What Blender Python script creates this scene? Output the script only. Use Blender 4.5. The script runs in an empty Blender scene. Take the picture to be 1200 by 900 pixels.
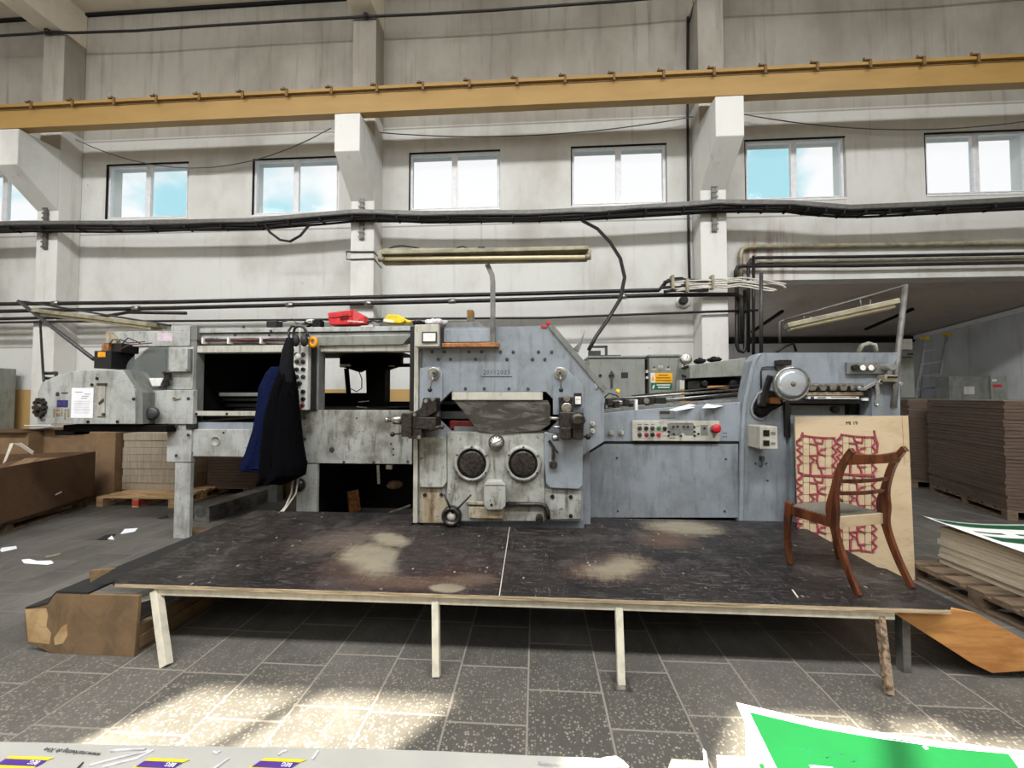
import bpy, bmesh, math, random
from mathutils import Vector, Matrix
random.seed(7)
SC = bpy.context.scene
COL = SC.collection
pi = math.pi

# ------------------------------------------------------------------ camera
FPX = 455.0
YAW = math.radians(3.5)
PITCH = math.radians(1.75)
CH = 1.60
cam = bpy.data.cameras.new('camera')
cam.sensor_width = 36.0
cam.lens = FPX / 1200 * 36
cam.clip_start = 0.05
cam.clip_end = 300
camo = bpy.data.objects.new('camera', cam)
COL.objects.link(camo)
RM = Matrix.Rotation(YAW, 3, 'Z') @ Matrix.Rotation(pi / 2 + PITCH, 3, 'X')
camo.matrix_world = Matrix.Translation((0, 0, CH)) @ RM.to_4x4()
SC.camera = camo


def ray(px, py):
    return RM @ Vector(((px - 600) / FPX, -(py - 450) / FPX, -1))


def P(px, py, Y):
    """the point of the plane y=Y seen at a photo pixel"""
    r = ray(px, py)
    t = Y / r.y
    return Vector((r.x * t, Y, CH + r.z * t))


def PZ(px, py, z):
    r = ray(px, py)
    t = (z - CH) / r.z
    return Vector((r.x * t, r.y * t, z))


def PXX(px, py, X):
    r = ray(px, py)
    t = X / r.x
    return Vector((X, r.y * t, CH + r.z * t))


# ------------------------------------------------------------------ materials
def srgb(r, g, b):
    f = lambda c: ((c / 255) / 12.92) if c / 255 <= 0.04045 else (((c / 255) + 0.055) / 1.055) ** 2.4
    return (f(r), f(g), f(b), 1)


class NT:
    def __init__(s, name):
        s.m = bpy.data.materials.new(name)
        s.m.use_nodes = True
        s.t = s.m.node_tree
        s.b = s.t.nodes['Principled BSDF']
        s.geo = None

    def n(s, typ, **kw):
        nd = s.t.nodes.new(typ)
        for k, v in kw.items():
            setattr(nd, k, v)
        return nd

    def l(s, a, b):
        s.t.links.new(a, b)

    def pos(s, sc=(1, 1, 1), off=(0, 0, 0)):
        if s.geo is None:
            s.geo = s.n('ShaderNodeNewGeometry').outputs['Position']
        mp = s.n('ShaderNodeMapping')
        mp.inputs['Scale'].default_value = sc
        mp.inputs['Location'].default_value = off
        s.l(s.geo, mp.inputs['Vector'])
        return mp.outputs['Vector']

    def xyz(s):
        if s.geo is None:
            s.geo = s.n('ShaderNodeNewGeometry').outputs['Position']
        sp = s.n('ShaderNodeSeparateXYZ')
        s.l(s.geo, sp.inputs[0])
        return sp.outputs

    def noise(s, vec, scale, detail=4, rough=.55, dist=0.0):
        nd = s.n('ShaderNodeTexNoise')
        nd.inputs['Scale'].default_value = scale
        nd.inputs['Detail'].default_value = detail
        nd.inputs['Roughness'].default_value = rough
        nd.inputs['Distortion'].default_value = dist
        s.l(vec, nd.inputs['Vector'])
        return nd.outputs['Fac']

    def ramp(s, fac, a, b, ca=0.0, cb=1.0):
        nd = s.n('ShaderNodeMapRange')
        nd.interpolation_type = 'SMOOTHSTEP'
        nd.inputs['From Min'].default_value = a
        nd.inputs['From Max'].default_value = b
        nd.inputs['To Min'].default_value = ca
        nd.inputs['To Max'].default_value = cb
        s.l(fac, nd.inputs['Value'])
        return nd.outputs[0]

    def math(s, op, a, b=None, c=None):
        nd = s.n('ShaderNodeMath', operation=op)
        for i, v in enumerate((a, b, c)):
            if v is None:
                continue
            if isinstance(v, (int, float)):
                nd.inputs[i].default_value = v
            else:
                s.l(v, nd.inputs[i])
        return nd.outputs[0]

    def mix(s, fac, a, b):
        nd = s.n('ShaderNodeMix', data_type='RGBA')
        for sock, v in ((nd.inputs[0], fac), (nd.inputs[6], a), (nd.inputs[7], b)):
            if isinstance(v, (int, float)):
                sock.default_value = v
            elif isinstance(v, tuple):
                sock.default_value = v
            else:
                s.l(v, sock)
        return nd.outputs[2]

    def color(s, c):
        if isinstance(c, tuple):
            s.b.inputs['Base Color'].default_value = c
        else:
            s.l(c, s.b.inputs['Base Color'])

    def rough(s, r):
        if isinstance(r, (int, float)):
            s.b.inputs['Roughness'].default_value = r
        else:
            s.l(r, s.b.inputs['Roughness'])

    def bump(s, h, strength=.3, dist=.01):
        nd = s.n('ShaderNodeBump')
        nd.inputs['Strength'].default_value = strength
        nd.inputs['Distance'].default_value = dist
        s.l(h, nd.inputs['Height'])
        s.l(nd.outputs[0], s.b.inputs['Normal'])


def plain(name, c, rough=.5, metal=0.0, var=.12, scale=14):
    t = NT(name)
    d = tuple(x * (1 - var * 2.2) for x in c[:3]) + (1,)
    n = t.noise(t.pos(), scale, 5)
    t.color(t.mix(t.ramp(n, .38, .68), c, d))
    t.rough(rough)
    t.b.inputs['Metallic'].default_value = metal
    if 'cloth' in name or 'interior' in name or 'glove' in name:
        t.b.inputs['Specular IOR Level'].default_value = .05
    return t.m


def painted(name, c, dirt, amount=.5, rough=.45, chips=None, streak=True):
    """old machine enamel with grime, vertical runs and small chips"""
    t = NT(name)
    n1 = t.noise(t.pos((1, 1, 1)), 3.2, 6, .62)
    n2 = t.noise(t.pos((1, 1, .18)), 16, 5, .6)
    base = t.mix(t.ramp(n1, .36, .72, 0, amount), c, dirt)
    if streak:
        base = t.mix(t.ramp(n2, .48, .74, 0, amount), base, tuple(v * .72 for v in dirt[:3]) + (1,))
        n5 = t.noise(t.pos((1, 1, .5), (5, 5, 1)), 9, 8, .78)
        base = t.mix(t.ramp(n5, .56, .66, 0, amount * .7), base, tuple(v * .6 for v in dirt[:3]) + (1,))
    n3 = t.noise(t.pos(), 34, 5, .7)
    lite = tuple(min(1, x * 1.16) for x in c[:3]) + (1,)
    base = t.mix(t.ramp(n3, .55, .72, 0, .35), base, lite)
    if chips is not None:
        n4 = t.noise(t.pos((1, 1, 1), (3, 1, 2)), 22, 6, .72)
        base = t.mix(t.ramp(n4, .61, .67, 0, .9), base, chips)
    t.color(base)
    t.rough(t.ramp(n1, .3, .8, rough - .08, rough + .2))
    t.bump(n3, .12, .004)
    return t.m


MT = {}
MT['blue'] = painted('blue_grey_enamel', srgb(134, 141, 149), srgb(92, 95, 96), .5, .42)
MT['bluelt'] = painted('light_blue_enamel', srgb(141, 149, 158), srgb(102, 106, 108), .45, .42)
MT['white'] = painted('white_machine_enamel', srgb(174, 177, 174), srgb(112, 109, 100), .6, .45, srgb(74, 68, 60))
MT['grimy'] = painted('grimy_white_enamel', srgb(166, 168, 163), srgb(88, 83, 70), .95, .5, srgb(52, 46, 38))
MT['oily'] = painted('oily_rusty_enamel', srgb(168, 160, 142), srgb(112, 84, 46), 1.0, .5, srgb(48, 38, 26))
MT['cream'] = painted('cream_plate', srgb(184, 182, 172), srgb(128, 122, 108), .55, .45)
MT['grey'] = painted('grey_sheet_metal', srgb(118, 120, 117), srgb(74, 74, 69), .55, .5)
MT['cabinet'] = painted('grey_green_cabinet', srgb(136, 139, 132), srgb(96, 97, 88), .5, .5)
MT['dkgrey'] = plain('dark_grey_metal', srgb(66, 66, 66), .5, .3)
MT['black'] = plain('black_plastic', srgb(20, 20, 21), .45)
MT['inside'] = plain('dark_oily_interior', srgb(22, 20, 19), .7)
MT['grease'] = plain('greasy_cast_iron', srgb(70, 66, 62), .35, .6, .3, 40)
MT['steel'] = plain('worn_steel', srgb(176, 174, 168), .32, .9, .2, 30)
MT['alu'] = plain('brushed_aluminium', srgb(196, 198, 200), .35, .85, .1, 20)
MT['copper'] = plain('brown_bar', srgb(168, 112, 64), .5, .2, .25, 25)
MT['red'] = plain('red_plastic', srgb(200, 34, 40), .4)
MT['dkred'] = plain('dark_red_plastic', srgb(122, 28, 26), .45)
MT['green'] = plain('green_button', srgb(26, 112, 66), .4)
MT['yellow'] = plain('yellow_plastic', srgb(232, 200, 30), .45)
MT['orange'] = plain('orange_tape', srgb(238, 160, 20), .5)
MT['paper'] = plain('white_paper', srgb(236, 236, 240), .8, 0, .03)
MT['ink'] = plain('dark_ink', srgb(40, 38, 46), .7)
MT['greyink'] = plain('grey_ink', srgb(150, 150, 160), .8)
MT['bluelabel'] = plain('blue_label', srgb(44, 46, 96), .5)
MT['signyellow'] = plain('sign_yellow', srgb(236, 172, 20), .5, 0, .04)
MT['signgreen'] = plain('sign_green', srgb(22, 96, 62), .5, 0, .04)
MT['signline'] = plain('sign_brown_line', srgb(150, 96, 10), .5, 0, .04)
MT['dialwhite'] = plain('dial_white', srgb(232, 230, 220), .4, 0, .04)
MT['lens'] = plain('dark_lens', srgb(26, 24, 24), .15)
MT['wirered'] = plain('red_brown_wire', srgb(108, 52, 50), .55)
MT['cable'] = plain('black_cable', srgb(24, 23, 23), .5)
MT['pipeblk'] = plain('black_pipe', srgb(38, 36, 34), .45, .2, .3, 10)
MT['string'] = plain('pale_string', srgb(212, 206, 192), .8)
MT['wirewhite'] = plain('white_cable', srgb(206, 202, 192), .55)
MT['whiterail'] = plain('white_painted_wood', srgb(206, 200, 182), .6, 0, .1)
MT['brownleg'] = plain('chipped_brown_wood', srgb(150, 128, 106), .6, 0, .38, 45)
MT['traymetal'] = plain('grey_tray_metal', srgb(104, 102, 98), .5, .3)
MT['gloveblk'] = plain('dark_glove', srgb(40, 38, 38), .85)
MT['plasticwrap'] = plain('pale_plastic_bag', srgb(214, 210, 214), .25, 0, .15, 30)
MT['lamphouse'] = plain('aged_lamp_housing', srgb(152, 145, 122), .45, .1, .2, 8)
MT['tube'] = plain('fluorescent_tube', srgb(226, 214, 176), .3, 0, .05)
MT['nearwhite'] = plain('white_plastic', srgb(222, 222, 218), .4, 0, .05)
MT['navy'] = plain('navy_quilted_cloth', srgb(17, 25, 56), .95, 0, .25, 50)
MT['blackcloth'] = plain('black_cloth', srgb(8, 8, 11), .95, 0, .25, 50)
MT['charcoal'] = plain('charcoal_cloth', srgb(30, 30, 32), .95, 0, .2, 60)
MT['rubber'] = plain('black_rubber', srgb(30, 30, 30), .6)
MT['concretegrey'] = plain('grey_steel_channel', srgb(112, 110, 106), .55, .2, .25, 9)


def ochre():
    t = NT('ochre_crane_enamel')
    n = t.noise(t.pos((.25, 1, 1)), 5, 4)
    t.color(t.mix(t.ramp(n, .35, .7, 0, .5), srgb(160, 127, 70), srgb(140, 110, 56)))
    t.rough(.5)
    return t.m


MT['ochre'] = ochre()


def wallmat(name, c, dirt, seams=(), dado=None, stains=.5, rust=None, upper=None):
    t = NT(name)
    x, y, z = t.xyz()
    nA = t.noise(t.pos((.55, .55, .35)), 1.7, 5, .6)
    nS = t.noise(t.pos((1, 1, .07), (1.7, 0, 0)), 6.5, 5, .62)
    nF = t.noise(t.pos((1, 1, .9)), 24, 4, .6)
    col = t.mix(t.ramp(nA, .42, .78, 0, stains), c, dirt)
    col = t.mix(t.ramp(nS, .55, .80, 0, stains * .85), col, dirt)
    col = t.mix(t.ramp(nF, .60, .76, 0, .25), col, dirt)
    nP = t.noise(t.pos((1, 1, 1), (7.3, 0, 2.2)), 5, 7, .75)
    col = t.mix(t.ramp(nP, .665, .70, 0, .5), col, tuple(v * .55 for v in dirt[:3]) + (1,))
    for s in seams:
        dz = t.math('ABSOLUTE', t.math('SUBTRACT', z, s))
        m = t.math('SUBTRACT', 1.0, t.ramp(dz, .008, .022))
        col = t.mix(t.math('MULTIPLY', m, .55), col, srgb(92, 84, 76))
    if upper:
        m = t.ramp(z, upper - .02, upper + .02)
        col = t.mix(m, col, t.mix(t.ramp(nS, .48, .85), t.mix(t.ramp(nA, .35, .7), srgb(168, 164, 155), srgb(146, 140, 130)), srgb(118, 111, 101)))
    if rust:
        for (rx, rz, w, h) in rust:
            dx = t.math('DIVIDE', t.math('SUBTRACT', x, rx), w)
            dz = t.math('DIVIDE', t.math('SUBTRACT', z, rz), h)
            d = t.math('SQRT', t.math('ADD', t.math('MULTIPLY', dx, dx), t.math('MULTIPLY', dz, dz)))
            m = t.math('MULTIPLY', t.math('SUBTRACT', 1.0, t.ramp(d, .2, 1.0)), t.ramp(nS, .42, .62))
            col = t.mix(t.math('MULTIPLY', m, .8), col, srgb(120, 78, 42))
    if dado:
        m = t.math('LESS_THAN', z, dado)
        col = t.mix(m, col, t.mix(t.ramp(nA, .4, .7, 0, .5), srgb(186, 152, 96), srgb(162, 132, 88)))
    t.color(col)
    t.rough(.85)
    t.bump(nF, .15, .006)
    return t.m


def floormat():
    t = NT('terrazzo_slab_floor')
    x, y, z = t.xyz()
    TW = .40
    u = t.math('DIVIDE', t.math('ADD', x, .045), TW)
    iu = t.math('FLOOR', u)
    fu = t.math('SUBTRACT', u, iu)
    wn = t.n('ShaderNodeTexWhiteNoise', noise_dimensions='1D')
    t.l(iu, wn.inputs['W'])
    v = t.math('ADD', t.math('DIVIDE', y, TW), t.math('MULTIPLY', wn.outputs['Value'], 1.0))
    iv = t.math('FLOOR', v)
    fv = t.math('SUBTRACT', v, iv)
    eu = t.math('MINIMUM', fu, t.math('SUBTRACT', 1.0, fu))
    ev = t.math('MINIMUM', fv, t.math('SUBTRACT', 1.0, fv))
    e = t.math('MINIMUM', eu, ev)
    grout = t.math('SUBTRACT', 1.0, t.ramp(e, .007, .018))
    wt = t.n('ShaderNodeTexWhiteNoise', noise_dimensions='2D')
    cv = t.n('ShaderNodeCombineXYZ')
    t.l(iu, cv.inputs[0])
    t.l(iv, cv.inputs[1])
    t.l(cv.outputs[0], wt.inputs['Vector'])
    tone = wt.outputs['Value']
    vo = t.n('ShaderNodeTexVoronoi')
    vo.inputs['Scale'].default_value = 72
    t.l(t.pos(), vo.inputs['Vector'])
    vo2 = t.n('ShaderNodeTexVoronoi')
    vo2.inputs['Scale'].default_value = 210
    t.l(t.pos(), vo2.inputs['Vector'])
    sel = t.n('ShaderNodeSeparateColor')
    t.l(vo.outputs['Color'], sel.inputs[0])
    chip = t.math('MULTIPLY', t.math('SUBTRACT', 1.0, t.ramp(vo.outputs['Distance'], .25, .52)), t.ramp(sel.outputs[0], .30, .5))
    chip2 = t.math('SUBTRACT', 1.0, t.ramp(vo2.outputs['Distance'], .22, .4))
    chip = t.math('MAXIMUM', chip, t.math('MULTIPLY', chip2, .22))
    nA = t.noise(t.pos(), 1.1, 6, .62)
    nB = t.noise(t.pos((1, .35, 1)), 7, 5, .6)
    base = t.mix(tone, srgb(74, 72, 68), srgb(90, 87, 82))
    chipc = t.mix(sel.outputs[1], srgb(122, 117, 107), srgb(178, 171, 154))
    wornmask = t.ramp(nA, .3, .62, .62, 1.0)
    # the smooth rubbed concrete beside and behind the platform shows no chips
    rub = t.math('MULTIPLY', t.ramp(y, 1.75, 2.7, 1.0, .22), t.ramp(x, -4.2, -2.6, .25, 1.0))
    amt = t.math('MULTIPLY', t.math('MULTIPLY', chip, wornmask), t.math('MULTIPLY', t.math('MAXIMUM', rub, .12), .85))
    col = t.mix(amt, base, chipc)
    col = t.mix(t.ramp(nB, .45, .8, 0, .45), col, srgb(66, 63, 60))
    col = t.mix(t.ramp(nA, .45, .72, 0, .5), col, srgb(118, 114, 108))
    farl = t.ramp(x, -3.4, -2.6, 1.0, 0.0)
    gm = t.math('MULTIPLY', grout, t.math('SUBTRACT', .95, t.math('MULTIPLY', farl, .6)))
    col = t.mix(gm, col, srgb(134, 128, 119))
    t.color(col)
    t.rough(t.ramp(nB, .3, .8, .5, .72))
    t.bump(t.math('SUBTRACT', t.math('MULTIPLY', chip, .25), t.math('MULTIPLY', grout, .6)), .2, .004)
    return t.m


def deckmat(patches):
    t = NT('worn_film_faced_plywood')
    x, y, z = t.xyz()
    nA = t.noise(t.pos(), 2.6, 6, .62)
    nB = t.noise(t.pos((.6, 2.2, 1)), 9, 6, .7)
    nC = t.noise(t.pos((2.0, .5, 1), (4, 2, 0)), 16, 5, .75)
    col = t.mix(t.ramp(nA, .35, .7), srgb(27, 26, 27), srgb(42, 37, 36))
    col = t.mix(t.ramp(nB, .55, .78, 0, .5), col, srgb(64, 61, 60))
    for (cx, cy, rx, ry, rot, colr, soft, amt, grain) in patches:
        ca, sa = math.cos(rot), math.sin(rot)
        dx = t.math('SUBTRACT', x, cx)
        dy = t.math('SUBTRACT', y, cy)
        a = t.math('ADD', t.math('MULTIPLY', dx, ca / rx), t.math('MULTIPLY', dy, sa / rx))
        b = t.math('ADD', t.math('MULTIPLY', dx, -sa / ry), t.math('MULTIPLY', dy, ca / ry))
        d = t.math('SQRT', t.math('ADD', t.math('MULTIPLY', a, a), t.math('MULTIPLY', b, b)))
        d = t.math('ADD', d, t.math('MULTIPLY', t.math('SUBTRACT', nB, .5), grain))
        d = t.math('ADD', d, t.math('MULTIPLY', t.math('SUBTRACT', nC, .5), grain))
        m = t.math('SUBTRACT', 1.0, t.ramp(d, 1 - soft, 1 + soft * .3))
        col = t.mix(t.math('MULTIPLY', m, amt), col, colr)
    # scattered scratches and specks
    vo = t.n('ShaderNodeTexVoronoi')
    vo.inputs['Scale'].default_value = 13
    t.l(t.pos((1, .6, 1)), vo.inputs['Vector'])
    sp = t.math('SUBTRACT', 1.0, t.ramp(vo.outputs['Distance'], .05, .13))
    vs2 = t.n('ShaderNodeSeparateColor')
    t.l(vo.outputs['Color'], vs2.inputs[0])
    sp = t.math('MULTIPLY', sp, t.ramp(vs2.outputs[0], .45, .6))
    col = t.mix(t.math('MULTIPLY', sp, .75), col, srgb(176, 168, 156))
    for k_, (sx_, sy_, th_) in enumerate(((.5, 7, .60), (6, .8, .625), (2.2, 5, .61))):
        sc = t.noise(t.pos((sx_, sy_, 1), (2 + 5 * k_, 9, 0)), 9, 4, .75, 1.6)
        col = t.mix(t.ramp(sc, th_, th_ + .035, 0, .5), col, srgb(136, 128, 122))
    gr = t.noise(t.pos((1, 1, 1), (1, 8, 0)), 3.3, 6, .7)
    col = t.mix(t.ramp(gr, .5, .72, 0, .45), col, srgb(92, 88, 86))
    t.color(col)
    t.rough(t.ramp(nB, .3, .8, .36, .6))
    t.bump(nC, .1, .002)
    t.b.inputs['Specular IOR Level'].default_value = .25
    return t.m


def woodmat(name, c1, c2, stretch=(1, 1, 1), scale=8, rough=.6):
    t = NT(name)
    n = t.noise(t.pos(stretch), scale, 6, .65, .6)
    n2 = t.noise(t.pos(tuple(v * 2.5 for v in stretch), (3, 3, 3)), scale * 2, 4, .6)
    col = t.mix(t.ramp(n, .35, .68), c1, c2)
    col = t.mix(t.ramp(n2, .55, .75, 0, .4), col, tuple(v * .6 for v in c2[:3]) + (1,))
    t.color(col)
    t.rough(rough)
    t.bump(n2, .15, .003)
    return t.m


MT['mahogany'] = woodmat('polished_reddish_wood', srgb(104, 58, 34), srgb(56, 28, 16), (2, 2, .4), 9, .25)
MT['barewood'] = woodmat('bare_wood', srgb(192, 164, 120), srgb(160, 130, 90), (1, 1, 1), 6, .7)
MT['ply'] = woodmat('orange_plywood', srgb(192, 140, 80), srgb(158, 106, 56), (.5, 1, 3), 5, .6)
MT['plydirty'] = woodmat('dirty_plywood', srgb(124, 100, 72), srgb(100, 80, 57), (1, 1, .8), 5, .75)
MT['plyedge'] = woodmat('plywood_edge', srgb(196, 178, 146), srgb(122, 104, 84), (1, 1, 30), 5, .7)
MT['pallet'] = woodmat('pallet_wood', srgb(198, 166, 124), srgb(160, 126, 88), (.5, 2, 2), 6, .75)
MT['oldpallet'] = woodmat('weathered_pallet_wood', srgb(122, 104, 84), srgb(84, 70, 56), (.6, 2, 2), 6, .8)
MT['beige'] = woodmat('pale_die_plywood', srgb(188, 168, 138), srgb(176, 155, 124), (.6, 1, 2), 3, .65)
MT['die_rule'] = plain('red_ejection_rubber', srgb(150, 62, 74), .8)
MT['ruleline'] = plain('steel_rule_line', srgb(58, 50, 44), .5)
MT['kraft'] = woodmat('brown_cardboard', srgb(96, 70, 46), srgb(80, 57, 38), (1, 1, 1), 3, .85)
MT['kraftlt'] = woodmat('light_brown_cardboard', srgb(132, 106, 78), srgb(116, 92, 66), (1, 1, 1), 3, .85)
MT['kraftdk'] = woodmat('dark_brown_cardboard', srgb(98, 81, 69), srgb(76, 61, 52), (1, 1, 12), 6, .85)
MT['kraftend'] = woodmat('grey_brown_cardboard', srgb(128, 116, 98), srgb(100, 90, 76), (1, 1, 20), 6, .85)
MT['card'] = woodmat('grey_white_card', srgb(206, 200, 188), srgb(186, 178, 164), (1, 1, 40), 5, .8)
MT['cardwarm'] = woodmat('cream_board_edges', srgb(200, 190, 170), srgb(170, 158, 138), (1, 1, 40), 5, .8)
MT['wrapcard'] = woodmat('pale_wrapped_cardboard', srgb(176, 164, 146), srgb(150, 138, 120), (6, 6, .4), 5, .5)
MT['greyboard'] = plain('pale_grey_liner', srgb(164, 163, 157), .6, 0, .04, 3)
MT['greenprint'] = plain('bright_green_print', srgb(5, 84, 38), .55, 0, .04, 5)
MT['dkgreenprint'] = plain('dark_green_print', srgb(22, 86, 54), .4, 0, .06, 5)
MT['whiteprint'] = plain('white_print', srgb(240, 240, 238), .45, 0, .02, 5)
MT['purpleprint'] = plain('purple_print', srgb(72, 44, 130), .45, 0, .03, 5)
MT['yellowprint'] = plain('yellow_print', srgb(226, 196, 40), .45, 0, .03, 5)
MT['tancard'] = plain('tan_card', srgb(226, 206, 150), .6, 0, .05, 5)
MT['redblock'] = plain('red_painted_block', srgb(192, 66, 62), .7)


def fabricmat():
    t = NT('grey_ribbed_upholstery')
    w = t.n('ShaderNodeTexWave')
    w.inputs['Scale'].default_value = 38
    w.inputs['Distortion'].default_value = 1.5
    t.l(t.pos((1, .3, 1)), w.inputs['Vector'])
    n = t.noise(t.pos(), 60, 3)
    t.color(t.mix(t.math('MULTIPLY', w.outputs['Fac'], n), srgb(82, 78, 70), srgb(142, 136, 122)))
    t.rough(.95)
    return t.m


MT['seatcloth'] = fabricmat()


def glassy(name, c, alpha, rough=.15, streak=None):
    t = NT(name)
    tr = t.n('ShaderNodeBsdfTransparent')
    mx = t.n('ShaderNodeMixShader')
    out = t.t.nodes['Material Output']
    t.rough(rough)
    if streak:
        n = t.noise(t.pos((.5, 1, 1.9)), 7, 7, .7, .8)
        t.color(t.mix(t.ramp(n, .45, .68), c, streak))
        t.l(t.ramp(n, .35, .7, alpha, min(1, alpha + .18)), mx.inputs[0])
    else:
        t.color(c)
        mx.inputs[0].default_value = alpha
    t.l(tr.outputs[0], mx.inputs[1])
    t.l(t.b.outputs[0], mx.inputs[2])
    t.l(mx.outputs[0], out.inputs['Surface'])
    return t.m


MT['pane'] = glassy('window_glass', srgb(225, 236, 240), .05, .05)
MT['guard'] = glassy('scratched_plastic_guard', srgb(66, 65, 62), .80, .22, srgb(104, 101, 96))
MT['perspex'] = glassy('smoky_perspex', srgb(128, 134, 130), .30, .08)


def lampglass():
    t = NT('frosted_lamp_lens')
    t.color(srgb(198, 206, 212))
    t.rough(.12)
    t.b.inputs['Metallic'].default_value = .55
    return t.m


MT['lamplens'] = lampglass()


# ------------------------------------------------------------------ mesh building
class MB:
    def __init__(s):
        s.bm = bmesh.new()

    def _face(s, vs, smooth=False):
        try:
            f = s.bm.faces.new(vs)
            f.smooth = smooth
            return f
        except ValueError:
            return None

    def box(s, x0, x1, y0, y1, z0, z1, M=None):
        x0, x1 = min(x0, x1), max(x0, x1)
        y0, y1 = min(y0, y1), max(y0, y1)
        z0, z1 = min(z0, z1), max(z0, z1)
        v = [Vector((a, b, c)) for a in (x0, x1) for b in (y0, y1) for c in (z0, z1)]
        if M is not None:
            v = [M @ q for q in v]
        v = [s.bm.verts.new(q) for q in v]
        for f in ((0, 1, 3, 2), (4, 6, 7, 5), (0, 4, 5, 1), (2, 3, 7, 6), (0, 2, 6, 4), (1, 5, 7, 3)):
            s._face([v[i] for i in f])
        return s

    def pbox(s, x0, y0, x1, y1, Yf, Yb):
        """axis-aligned box whose front face (at Yf) fills a pixel rectangle"""
        xm, ym = (x0 + x1) / 2, (y0 + y1) / 2
        return s.box(P(x0, ym, Yf).x, P(x1, ym, Yf).x, Yf, Yb, P(xm, y1, Yf).z, P(xm, y0, Yf).z)

    def prism(s, pts, vec):
        """pts: 3D polygon; vec: extrusion"""
        vec = Vector(vec)
        a = [s.bm.verts.new(p) for p in pts]
        b = [s.bm.verts.new(Vector(p) + vec) for p in pts]
        s._face(a)
        s._face(list(reversed(b)))
        n = len(a)
        for i in range(n):
            s._face([a[i], b[i], b[(i + 1) % n], a[(i + 1) % n]])
        return s

    def ppoly(s, pts, Yf, Yb):
        return s.prism([P(x, y, Yf) for x, y in pts], (0, Yb - Yf, 0))

    def sweep(s, path, prof, caps=True, smooth=True, up=None, scales=None, closed=False):
        path = [Vector(p) for p in path]
        n = len(path)
        rings = []
        T0 = None
        for i, p in enumerate(path):
            if closed:
                T = (path[(i + 1) % n] - path[i - 1]).normalized()
            else:
                T = (path[min(i + 1, n - 1)] - path[max(i - 1, 0)]).normalized()
            if up is not None:
                U = Vector(up) - T * T.dot(Vector(up))
                U.normalize()
            elif T0 is None:
                a = Vector((0, 0, 1)) if abs(T.z) < .9 else Vector((1, 0, 0))
                U = (a - T * T.dot(a)).normalized()
            else:
                U = (U0 - T * T.dot(U0)).normalized()
            U0, T0 = U, T
            R = T.cross(U)
            k = scales[i] if scales else 1.0
            if not isinstance(k, tuple):
                k = (k, k)
            rings.append([s.bm.verts.new(p + R * (a * k[0]) + U * (b * k[1])) for a, b in prof])
        m = len(prof)
        rng = range(n) if closed else range(n - 1)
        for i in rng:
            A, B = rings[i], rings[(i + 1) % n]
            for j in range(m):
                s._face([A[j], A[(j + 1) % m], B[(j + 1) % m], B[j]], smooth)
        if caps and not closed:
            s._face(list(reversed(rings[0])))
            s._face(rings[-1])
        return s

    def tube(s, path, r, n=8, scales=None, closed=False):
        prof = [(r * math.cos(2 * pi * i / n), r * math.sin(2 * pi * i / n)) for i in range(n)]
        return s.sweep(path, prof, True, True, None, scales, closed)

    def bar(s, path, w, h, up=(0, 0, 1), scales=None):
        prof = [(-w / 2, -h / 2), (w / 2, -h / 2), (w / 2, h / 2), (-w / 2, h / 2)]
        return s.sweep(path, prof, True, False, up, scales)

    def lathe(s, prof, origin, axis, n=24, smooth=True):
        """prof: (radius, height along axis)"""
        A = Vector(axis).normalized()
        a = Vector((0, 0, 1)) if abs(A.z) < .9 else Vector((1, 0, 0))
        U = (a - A * A.dot(a)).normalized()
        V = A.cross(U)
        O = Vector(origin)
        rings = []
        for r, h in prof:
            if r < 1e-6:
                rings.append([s.bm.verts.new(O + A * h)])
            else:
                rings.append([s.bm.verts.new(O + A * h + U * (r * math.cos(2 * pi * i / n)) + V * (r * math.sin(2 * pi * i / n))) for i in range(n)])
        for k in range(len(rings) - 1):
            a_, b_ = rings[k], rings[k + 1]
            for i in range(n):
                j = (i + 1) % n
                if len(a_) == 1 and len(b_) == 1:
                    continue
                if len(a_) == 1:
                    s._face([a_[0], b_[j], b_[i]], smooth)
                elif len(b_) == 1:
                    s._face([a_[i], a_[j], b_[0]], smooth)
                else:
                    s._face([a_[i], a_[j], b_[j], b_[i]], smooth)
        if len(rings[0]) > 1:
            s._face(list(reversed(rings[0])))
        if len(rings[-1]) > 1:
            s._face(rings[-1])
        return s

    def disc(s, px, py, rpx, Yf, depth, n=16):
        """a short cylinder standing out of a plate at Yf, its radius given in photo pixels"""
        c = P(px, py, Yf)
        r = (P(px + rpx, py, Yf) - P(px - rpx, py, Yf)).length / 2
        s.lathe([(r, 0), (r, depth * .85), (r * .86, depth)], c, (0, -1, 0), n, False)
        return s

    def ball(s, c, r, n=14, sc=(1, 1, 1)):
        m = Matrix.Translation(c) @ Matrix.Diagonal((sc[0], sc[1], sc[2], 1))
        g = bmesh.ops.create_uvsphere(s.bm, u_segments=n, v_segments=max(6, n // 2), radius=r, matrix=m)
        for v in g['verts']:
            for f in v.link_faces:
                f.smooth = True
        return s

    def grid(s, fn, nu, nv, smooth=True, closed_u=False):
        vs = [[s.bm.verts.new(fn(i / (nu if closed_u else nu - 1), j / (nv - 1))) for j in range(nv)] for i in range(nu)]
        for i in range(nu if closed_u else nu - 1):
            for j in range(nv - 1):
                i2 = (i + 1) % nu
                s._face([vs[i][j], vs[i2][j], vs[i2][j + 1], vs[i][j + 1]], smooth)
        return vs

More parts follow.
